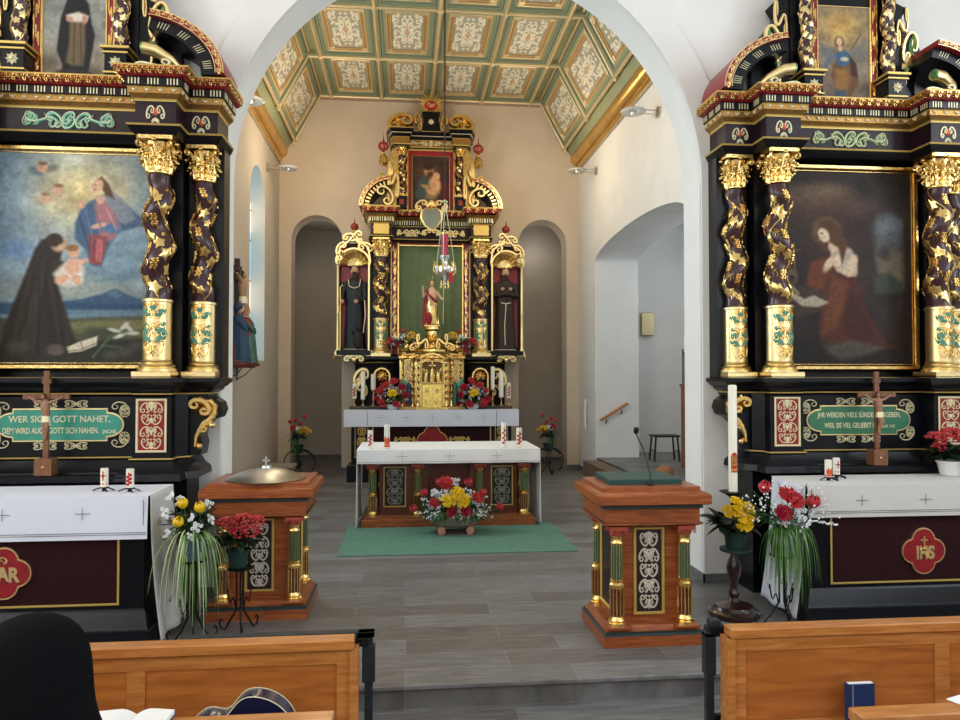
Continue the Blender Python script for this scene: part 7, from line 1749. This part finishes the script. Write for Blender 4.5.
def mourner(y, m1, m2, lean):
    b = MB(); robe(b, [(.05, .15, .15, .19, y), (.35, .13, .14, .18, y), (.6, .10, .13, .18, y + lean * .04), (.74, .09, .12, .18, y + lean * .05), (.80, .04, .05, .18, y + lean * .05)], 22, .10, 6); ob = b.build('mourner_robe', m1, r)
    b = MB(); robe(b, [(.05, .17, .09, .20, y - .08), (.4, .15, .08, .19, y - .06), (.70, .12, .07, .19, y - .02), (.80, .06, .05, .18, y)], 20, .12, 5); arm(b, [(.2, y - .12, .70), (.30, y - .05, .55), (.30, y + .02, .62)], .05, .03); arm(b, [(.2, y + .12, .70), (.30, y + .08, .55), (.30, y + .02, .62)], .05, .03); b.build('mourner_cloak', m2, ob)
    b = MB(); b.ell((.19, y + lean * .06, .90), (.07, .065, .085), 10, 8); b.ell((.25, y + lean * .06, .89), (.02, .015, .02), 6, 4); b.build('head', skin, ob); b = MB(); b.ell((.17, y + lean * .06, .92), (.085, .085, .09), 10, 8, .04); b.build('headcloth', m2, ob)
mourner(-.26, redrobe, bluerobe, 1); mourner(.30, redrobe, dgreen, -1)
m = MB()
for y in (-.26, .30):
    for k in range(16): a = 2 * PI * k / 16; a2 = a + PI / 8; m.tube([(.19 + .165 * cos(a), y + .165 * sin(a), .07), (.19 + .165 * cos(a2), y + .165 * sin(a2), .07)], .012, 5)
m.build('gilt_hem', gold, r)

# ------------------------------------------------------------------ sanctuary lamp
lx, ly = .615, 11.9
r = empty('sanctuary_lamp', (lx, ly, 3.60), label='hanging silver sanctuary lamp with tall red glass on a long cord', cat='hanging lamp')
m = MB(); m.tube([(0, 0, 1.35), (0, 0, CT - .1 - 3.60)], .011, 8); m.build('dark_red_cord', mat('dark red cord', '3a1216', .7), r)
m = MB()
for k in range(3):
    a = 2 * PI * k / 3 + .3; m.tube([(0, 0, 1.34), (.07 * cos(a), .07 * sin(a), .95), (.165 * cos(a), .165 * sin(a), .33)], .006, 6)
m.lathe([(.05, 1.31), (.04, 1.34), (.01, 1.36)], 12); m.build('chains', mat('pale gilt chain', 'c9cfae', .4, .5), r)
m = MB(); m.lathe([(.01, -.04), (.035, -.02), (.02, .02), (.05, .06), (.12, .14), (.15, .22), (.14, .27), (.09, .29), (.05, .32), (.045, .37), (.075, .42), (.08, .45), (.0, .45)], 28); m.build('silver_bowl', mat('bright silver', (.75, .76, .78), .25, 1), r)
m = MB()
for k in range(6):
    a = 2 * PI * k / 6 + .3; m.tube([(.13 * cos(a), .13 * sin(a), .14), (.19 * cos(a), .19 * sin(a), .20), (.18 * cos(a), .18 * sin(a), .30), (.145 * cos(a), .145 * sin(a), .30)], .014, 6); m.ell((.17 * cos(a), .17 * sin(a), .33), .02, 6, 5); m.tube([(.06 * cos(a), .06 * sin(a), .05), (.07 * cos(a), .07 * sin(a), -.06)], .006, 5); m.ell((.07 * cos(a), .07 * sin(a), -.07), .015, 6, 4)
m.build('gilt_arms', gold, r)
m = MB(); m.lathe([(.058, .45), (.06, .80), (.055, .80), (.052, .46)], 24); m.build('red_glass', redglass, r)
m = MB(); m.lathe([(.066, .80), (.066, .82), (.05, .82)], 20); m.build('rim', brass, r)
m = MB(); m.box(.06, .12, -.16, -.15, .0, .16); m.build('red_tassel', waxr, r)

# ------------------------------------------------------------------ glass wall lamps
for (x, y, z, s, lab) in ((XL, 15.2, 6.32, 1, 'glass disc wall lamp high on left wall near the corner'), (XR, 15.0, 6.38, -1, 'glass disc wall lamp high on right wall near the corner'), (XR, 11.2, 6.25, -1, 'glass disc wall lamp on right wall nearer the arch'), (XL, 11.6, 6.35, 1, 'glass disc wall lamp on left wall nearer the arch')):
    r = empty('wall_lamp', (x, y, z), label=lab, cat='wall lamp')
    m = MB(); m.tube([(s * .003, 0, 0), (s * .03, 0, 0)], .09, 16); m.tube([(s * .03, 0, .03), (s * .32, 0, .03)], .010, 6); m.tube([(s * .03, 0, -.03), (s * .32, 0, -.03)], .010, 6); m.build('steel_arm', chrome, r)
    m = MB(); m.lathe([(.0, -.015), (.18, -.03), (.20, -.005), (.20, .005), (.0, .02)], 24, s * .42, 0); m.build('glass_disc', glassm, r)
    m = MB(); m.lathe([(.035, -.06), (.045, -.04), (.045, .04), (.035, .06)], 14, s * .42, 0); m.build('bulb_holder', chrome, r)

# ------------------------------------------------------------------ small furniture in the chancel
for i, (x, y) in enumerate(((-2.42, 12.3), (-2.38, 13.1), (-2.34, 13.9))):
    r = empty('padded_stool', (x, y, 0), label=('nearest', 'middle', 'farthest')[i] + ' of three grey cushioned stools along the left wall', cat='stool', group=None)
    m = MB(); m.box(-.32, .32, -.26, .26, .44, .50, .02); m.build('cushion', cushion, r); m = MB(); m.box(-.30, .30, -.24, .24, .40, .44); m.build('seat_frame', pewm, r)
    for sx in (1, -1):
        for sy in (1, -1): m = MB(); m.box(sx * .26 - .02, sx * .26 + .02, sy * .2 - .02, sy * .2 + .02, 0, .40); m.build('leg', pewm, r)
r = empty('stool', (5.17, 14.5, .42), label='black stool with curved top in the side room behind right arch', cat='stool')
m = MB(); m.box(-.27, .27, -.18, .18, .48, .52, .015); m.build('seat', micm, r)
for sx in (1, -1):
    for sy in (1, -1): m = MB(); m.tube([(sx * .22, sy * .13, .48), (sx * .26, sy * .15, 0)], .02, 8); m.build('leg', micm, r)
    m = MB(); m.tube([(sx * .23, -.13, .2), (sx * .23, .13, .2)], .012, 6); m.build('stretcher', micm, r)
r = empty('wooden_cabinet', (5.42, 12.9, .42), label='tall brown wooden cabinet glimpsed at right inside the side room', cat='cabinet')
m = MB(); m.box(-.32, .5, 0, .5, 0, 1.5); m.box(-.34, .52, -.02, .52, 1.5, 1.55); m.build('carcass', bigdoor, r); m = MB()
for z in (.1, .8): rect_relief(m, -.28, .44, z, z + .6, .04, .0, .02)
m.build('door_panel', bigdoor, r); m = MB(); m.box(-.30, .48, .02, .5, 1.55, 2.2); m.build('grey_upper_box', basem, r)
r = empty('candle_bracket', (4.02, oy[0] + .002, 2.42), label='black iron wall bracket at the right edge of side arch', cat='candle bracket')
m = MB(); m.tube([(.1, .0, -.06), (.06, .06, -.10), (.02, .12, -.06), (.0, .15, 0)], .012, 6); m.lathe([(.03, 0), (.07, .02), (.07, .03)], 16, 0, .15); m.box(.06, .14, 0, .012, -.12, .02); m.build('iron_arm', iron, r)
candle((4.02, oy[0] + .152, 2.452), .045, .26, 'white candle on the black bracket at the side arch')
r = empty('wall_sconce', (5.28, 16.198, 3.3), label='rectangular brushed metal wall box on the side room wall', cat='wall lamp')
m = MB(); m.box(-.05, .22, -.14, 0, -.28, .24, .015); m.build('metal_shade', wallbox, r)
r = empty('handrail', (4.3, 15.198, 1.35), label='short sloping wooden handrail on the white pillar in the side arch', cat='handrail')
m = MB(); m.tube([(-.28, -.09, -.14), (.30, -.09, .20)], .028, 10); m.build('wooden_rail', pewm, r); m = MB()
for t_ in (-.15, .18): m.tube([(t_, -.09, -.04 + t_ * .59), (t_, -.05, -.12 + t_ * .59), (t_, 0, -.12 + t_ * .59)], .012, 6)
m.build('black_bracket', iron, r)
r = MB(); r.tube([(XR - .06, 15.85, 1.0), (XR - .06, 15.85, 1.62)], .022, 8); r.tube([(XR, 15.85, 1.05), (XR - .06, 15.85, 1.05)], .015, 6); r.tube([(XR, 15.85, 1.57), (XR - .06, 15.85, 1.57)], .015, 6); o = r.build('grab_bar', whitep); tag(o, 'white upright grab bar on right chancel wall beside the side arch', 'grab bar')
m = MB(); m.box(3.60, 3.92, 12.8, 14.9, 0, .40, .01); o = m.build('low_wooden_bench', mat('brown bench top', '6d5a48', .6)); tag(o, 'long low brown bench before the side arch behind the lectern', 'bench')
m = MB(); m.lathe([(.0, 0), (.16, 0), (.15, .08), (.09, .14), (0, .16)], 20); o = m.build('brown_basket', mat('brown felt', 'a5724a', .8), loc=(4.42, 12.4, .422)); tag(o, 'small rounded brown felt cushion on the floor of the side room', 'cushion')

# ------------------------------------------------------------------ pews
NZ = -.17
def pew(x0, x1, y, ztop, label, ends, seat=True, name='pew', ledge=True):
    """backrest whose rear face looks at the camera; seat on the far side"""
    r = empty(name, ((x0 + x1) / 2, y, NZ), label=label, cat='pew'); w = (x1 - x0) / 2; H = ztop - NZ
    m = MB(); m.box(-w, w, -.035, .07, H - .055, H, .006); m.build('top_rail', pewm, r)
    m = MB(); m.box(-w + .04, w - .04, .0, .02, .12, H - .10); m.build('back_panel', pewm2, r)
    m = MB(); m.box(-w, w, -.01, .03, H - .13, H - .055); m.box(-w, w, -.01, .03, .04, .14)
    for s in (-1, 1): m.box(s * (w - .045) - .045, s * (w - .045) + .045, -.012, .032, 0, H - .055)
    n = max(1, round(2 * w / 1.3))
    for k in range(1, n): xx = -w + 2 * w * k / n; m.box(xx - .045, xx + .045, -.008, .03, .1, H - .1)
    m.build('frame', pewm, r)
    if ledge: m = MB(); m.box(-w + .05, w - .05, -.20, -.01, .33, .355, .004); m.build('book_ledge', pewm, r)
    for e in ends:
        m = MB(); m.prism([(-.03, 0), (.07, 0), (.07, H - .056), (-.03, H - .056)] if not seat else [(-.24 if ledge else -.05, 0), (.48 if seat else .1, 0), (.48 if seat else .1, .44), (.06, .50), (.045, H - .06), (-.03, H - .06), (-.06, .5), (-.24 if ledge else -.06, .40)], e * w - .022, e * w + .022, 'x'); m.build('bench_end', pewm, r)
    if seat: m = MB(); m.box(-w + .03, w - .03, .04, .46, .42, .45, .006); m.build('seat', pewm, r)
    return r
pewm2 = wood('pew panel oak', 'bd7536', '9c5a26', .38, 2.2, (1.2, 9, 9), coat=.3)
pew(-3.6, -.27, 4.02, .715, 'oak front pew panel left of the aisle with thick top rail', (1,), False)
pew(1.80, 5.6, 4.02, .70, 'oak front pew panel right of the aisle with thick top rail', (-1,), False)
pew(-3.6, -.29, 3.08, .722, 'second oak pew left of the aisle with a book on its rail', (1,), True)
pew(1.92, 5.6, 3.02, .665, 'second oak pew right of the aisle with white sheet on it', (-1,), True)
pew(-3.6, -.30, 2.20, .665, 'third oak pew left of the aisle behind the seated person', (1,), True)
# black steel frames at the pew fronts
for (xa, xp, s, lab) in ((-1.2, -.20, 1, 'black steel rail in front of the left front pew'), (3.6, 1.74, -1, 'black steel rail in front of the right front pew')):
    r = empty('steel_rail', (xp, 4.16, NZ), label=lab, cat='rail')
    m = MB(); m.box(-.022, .022, -.02, .02, 0, .84, .003); m.box(-.035, .035, -.03, .03, .60, .80, .004) if s > 0 else m.box(-.03, .03, -.03, .03, .56, .80, .004); m.build('post', steel, r)
    m = MB(); x0, x1 = sorted((xa - xp, .03 * s)); m.box(x0, x1, -.03, .03, .845 if s > 0 else .78, .875 if s > 0 else .81, .003); m.box(min(0, -.06 * s), max(.03, -.06 * s), -.03, .03, .845, .875, .003); m.build('top_bar', steel, r)
    m = MB(); m.box(min(0, -.08 * s), max(0, -.08 * s), -.04, .03, .80, .845, .003); m.box(min(0, -.1 * s), max(0, -.1 * s), -.015, .015, .30, .33); m.build('bracket', iron, r)
    m = MB(); m.box(xa - xp - .022, xa - xp + .022, -.02, .02, 0, .80, .003); m.build('far_post', steel, r)
# books and sheets
m = MB(); m.box(-.078, .078, -.018, .018, .0, .205, .002); o = m.build('hymn_book', navy, loc=(2.525, 3.955, NZ + .357)); tag(o, 'navy blue hymn book standing on the ledge of right front pew', 'book')
m = MB(); m.box(-.070, .074, -.0145, .0145, .2, .2062); m.build('page_block', paper, o); m = MB(); m.box(-.052, -.049, -.0188, -.018, .01, .2); m.build('spine_line', silverw, o)
m = MB(); m.box(-.16, .14, -.11, .11, 0, .003); m.T = None; o = m.build('song_sheet', paper, loc=(2.58, 3.06, .668)); o.rotation_euler = (0, 0, .35); tag(o, 'loose white sheet lying on the rail of the second right pew', 'sheet')
m = MB()
for k in range(5): m.box(-.12, .1, -.08 + k * .035, -.075 + k * .035, .003, .0035)
m.build('printed_lines', ink, o)
r = empty('open_hymnal', (-1.09, 3.09, .7245), -.05, label='open hymnal with white pages lying on the second left pew', cat='book')
for s in (1, -1):
    m = MB(); vs = []; fs = []; N = 8
    for i in range(N + 1):
        t_ = i / N; z = .028 * sin(min(1, t_ * 2.2) * PI / 2) * (1 - .45 * t_) + .004
        vs += [(s * .15 * t_, -.075, z), (s * .15 * t_, .085, z), (s * .15 * t_, -.075, 0), (s * .15 * t_, .085, 0)]
    for i in range(N):
        a = 4 * i; b_ = a + 4
        for f in ((a, b_, b_ + 1, a + 1), (a + 2, a + 3, b_ + 3, b_ + 2), (a, a + 2, b_ + 2, b_), (a + 1, b_ + 1, b_ + 3, a + 3)): fs.append(f if s > 0 else f[::-1])
    fs.append((4 * N, 4 * N + 2, 4 * N + 3, 4 * N + 1)); m.add(vs, fs); m.build('page_block', paper, r)
m = MB()
for s in (1, -1):
    for k in range(6): m.box(min(s * .045, s * .13), max(s * .045, s * .13), -.06 + k * .022, -.056 + k * .022, .0215, .0225) if False else None
m.box(-.155, .155, -.08, .09, -.0005, .0025); m.build('cover', navy, r)
# ------------------------------------------------------------------ guitar lying on its side on the seat of the second left pew
def guitar_outline(n=90):
    pts = []
    for i in range(n):
        t = 2 * PI * i / n; x = -.245 * cos(t); u = (x + .245) / .49
        w = .232 * (1 - u) ** 0 * (sin(PI * min(1, max(0, u))) ** .42)
        prof = 1 - .27 * math.exp(-((u - .58) / .13) ** 2) - .26 * u * 1.0
        pts.append((x, (1 if sin(t) >= 0 else -1) * w * max(.2, prof)))
    return pts
GO = guitar_outline()
r = empty('guitar', (-.715, 3.35, .285 + .232), label='dark blue acoustic guitar with cream binding lying on its side on the pew', cat='guitar')
G = MB(); n = len(GO)
# local frame: x' along the body (lower bout at +x), z up across the body, thickness along y
def GP(p, y): return (-p[0], y, p[1])
vs = []; fs = []
for y, k in ((-.05, .985), (-.046, 1), (.046, 1), (.05, .985)): vs += [GP((p[0] * k, p[1] * k), y) for p in GO]
for q in range(3):
    for i in range(n): j = (i + 1) % n; fs.append((q * n + i, q * n + j, (q + 1) * n + j, (q + 1) * n + i))
fs.append(tuple(range(n - 1, -1, -1))); fs.append(tuple(3 * n + i for i in range(n))); G.add(vs, fs); G.build('body', guitarm, r); r.rotation_euler = (0, -math.radians(9), 0)
G = MB()
for y in (-.048, .048): G.tube([GP((p[0] * 1.0, p[1] * 1.0), y) for p in GO + GO[:2]], .0024, 5, cap=False)
G.build('binding', binding, r)
G = MB(); G.lathe([(.0, 0), (.05, 0)], 24, cap=False); so = G.build('sound_hole', micm, r); so.location = (-.05, -.052, 0); so.rotation_euler = (PI / 2, 0, 0)
G = MB(); G.tube([(-.05 + .056 * cos(a), -.051, .056 * sin(a)) for a in [2 * PI * k / 30 for k in range(31)]], .003, 5); G.build('rosette', binding, r)
G = MB(); G.box(-.68, -.20, -.056, -.028, -.024, .024, .006); G.build('neck', turned, r); G = MB(); G.box(-.70, -.08, -.062, -.056, -.025, .025); G.build('fingerboard', micm, r)
G = MB(); G.prism([(-.86, -.04), (-.68, -.03), (-.68, .03), (-.86, .04)], -.05, -.032); G.build('headstock', guitarm, r)
G = MB(); G.box(.10, .125, -.062, -.05, -.07, .07, .003); G.build('bridge', turned, r)
G = MB()
for k in range(6): G.tube([(-.70, -.064, -.019 + k * .0076), (.11, -.066, -.022 + k * .0088)], .0007, 4)
G.build('strings', chrome, r)
for s in (1, -1):
    for k in range(3): G = MB(); G.ell((-.72 - k * .05, -.04, s * .055), (.012, .008, .014), 8, 6); G.build('tuning_peg', chrome, r)

# ------------------------------------------------------------------ seated person in a black veil
px, py = -1.19, 2.52
r = empty('person', (px, py, NZ), label='seated person seen from behind wearing a long black veil', cat='person', scale=1.055)
def skinned(name, verts, edges, mt, parent, root_i=0, sub=2):
    me = bpy.data.meshes.new(name); me.from_pydata([v[0] for v in verts], edges, []); me.materials.append(mt)
    o = bpy.data.objects.new(name, me); COL.objects.link(o); o.parent = parent
    md = o.modifiers.new('skin', 'SKIN'); md.use_smooth_shade = True
    for i, v in enumerate(verts):
        rr = v[1] if isinstance(v[1], tuple) else (v[1], v[1]); me.skin_vertices[0].data[i].radius = rr; me.skin_vertices[0].data[i].use_root = (i == root_i)
    s_ = o.modifiers.new('smooth', 'SUBSURF'); s_.levels = sub; s_.render_levels = sub
    return o
# body: pelvis root, spine, shoulders, arms to lap, thighs, calves, feet
V = [((0, .0, .56), (.15, .12)), ((0, -.01, .75), (.13, .10)), ((0, .0, .92), (.15, .10)), ((0, .0, 1.05), (.14, .09)), ((0, .01, 1.13), .055), ((0, .02, 1.18), .05)]
E_ = [(0, 1), (1, 2), (2, 3), (3, 4), (4, 5)]
for s in (1, -1):
    b0 = len(V); V += [((s * .17, .0, 1.04), .065), ((s * .23, .02, .84), .05), ((s * .20, .16, .66), .042), ((s * .07, .32, .66), .032)]; E_ += [(3, b0), (b0, b0 + 1), (b0 + 1, b0 + 2), (b0 + 2, b0 + 3)]
    b0 = len(V); V += [((s * .10, .05, .56), .095), ((s * .12, .34, .55), .066), ((s * .12, .36, .30), .052), ((s * .12, .33, .07), .038), ((s * .12, .39, .045), .035)]; E_ += [(0, b0), (b0, b0 + 1), (b0 + 1, b0 + 2), (b0 + 2, b0 + 3), (b0 + 3, b0 + 4)]
body = skinned('body', V, E_, veilm, r)
hd = MB(); hd.ell((0, .02, 1.285), (.075, .095, .115), 20, 14); hd.ell((0, .075, 1.235), (.05, .045, .05), 12, 8); hd.ell((0, .125, 1.275), (.013, .02, .022), 8, 6); hd.tube([(0, .01, 1.22), (0, 0, 1.12)], .05, 12)
for s in (1, -1): hd.ell((s * .078, .02, 1.275), (.012, .02, .032), 8, 6); hd.ell((s * .03, .10, 1.295), (.014, .01, .008), 8, 5)
hd.ell((0, .112, 1.235), (.022, .012, .007), 8, 5); hd.build('head', skinp, r)
for s in (1, -1):
    V = [((s * .07, .32, .66), .026), ((s * .04, .38, .665), (.036, .016))]; E2 = [(0, 1)]
    for k in range(4):
        b0 = len(V); x0 = s * (.065 - k * .018); V += [((x0, .41, .668), .009), ((x0 - s * .012, .445 - .006 * abs(k - 1.5), .662), .0085), ((x0 - s * .022, .465 - .008 * abs(k - 1.5), .65), .007)]; E2 += [(1, b0), (b0, b0 + 1), (b0 + 1, b0 + 2)]
    b0 = len(V); V += [((s * .035, .36, .69), .011), ((s * .01, .385, .695), .009)]; E2 += [(0, b0), (b0, b0 + 1)]
    skinned('hand', V, E2, skinp, r, 0, 1)
# veil: rings from crown down over shoulders and back
def veil():
    m = MB(); R_ = [(1.424, .02, .02, 0), (1.418, .05, .055, 0), (1.395, .095, .105, .0), (1.35, .128, .135, .0), (1.29, .143, .148, -.005), (1.22, .148, .15, -.012), (1.15, .156, .152, -.02), (1.08, .18, .155, -.03), (1.0, .225, .16, -.035), (.90, .25, .165, -.04), (.78, .255, .17, -.045), (.66, .26, .175, -.05)]
    n = 48; vs = []; fs = []
    for i, (z, rx, ry, cy) in enumerate(R_):
        g = i / len(R_)
        for j in range(n):
            a = PI * .62 - (-1) * 0 + (2 * PI - .48 * PI) * j / (n - 1) if i > 3 else PI * .5 + 2 * PI * j / (n - 1)
            a = (PI / 2 + .10 + g * .5) + (2 * PI - .2 - g * 1.0) * j / (n - 1)
            f = 1 + .028 * g * sin(a * 9 + z * 4) + .02 * g * sin(a * 5 + 1)
            vs.append((rx * f * cos(a), cy + ry * f * sin(a), z))
    for i in range(len(R_) - 1):
        for j in range(n - 1): fs.append((i * n + j, i * n + j + 1, (i + 1) * n + j + 1, (i + 1) * n + j))
    fs.append(tuple(range(n - 1, -1, -1))); vs = [((p_[0] * 1.14), p_[1] * 1.05, p_[2]) for p_ in vs]; m.add(vs, fs); o = m.build('veil', veilm, r, sharp=180); s_ = o.modifiers.new('s', 'SUBSURF'); s_.levels = 1; s_.render_levels = 1; k = o.modifiers.new('thickness', 'SOLIDIFY'); k.thickness = .006; return o
veil()
m = MB(); robe(m, [(.05, .24, .18, 0, .24), (.3, .23, .18, 0, .23), (.56, .22, .26, 0, .15), (.64, .19, .22, 0, .12), (.80, .17, .14, 0, .0)], 30, .05, 9); m.build('habit', veilm, r)

# ------------------------------------------------------------------ shared groups for repeated things
GR = {'pew': 'oak pews', 'candle': 'white candles', 'candlestick': 'candlesticks on the high altar', 'candle_holder': 'iron candle holders on the side altars', 'iron_plant_stand': 'wrought iron plant stands', 'flower_bouquet': 'red and yellow bouquets', 'wall_lamp': 'glass disc wall lamps',
      'padded_stool': 'cushioned stools along the left wall', 'standing_crucifix': 'standing crucifixes on the side altars', 'saint_statue': 'saint statues in the high altar niches', 'steel_rail': 'steel rails before the front pews', 'altar_retable': 'side altars flanking the arch', 'altar_table': 'side altar tables', 'altar_cloth': 'linen altar cloths', 'candle_shelf': 'candle shelves of the high altar', 'potted_geranium': 'potted red geraniums'}
for o in COL.objects:
    if o.parent is None and 'category' in o:
        k = o.name.split('.')[0]
        if k in GR: o['group'] = GR[k]
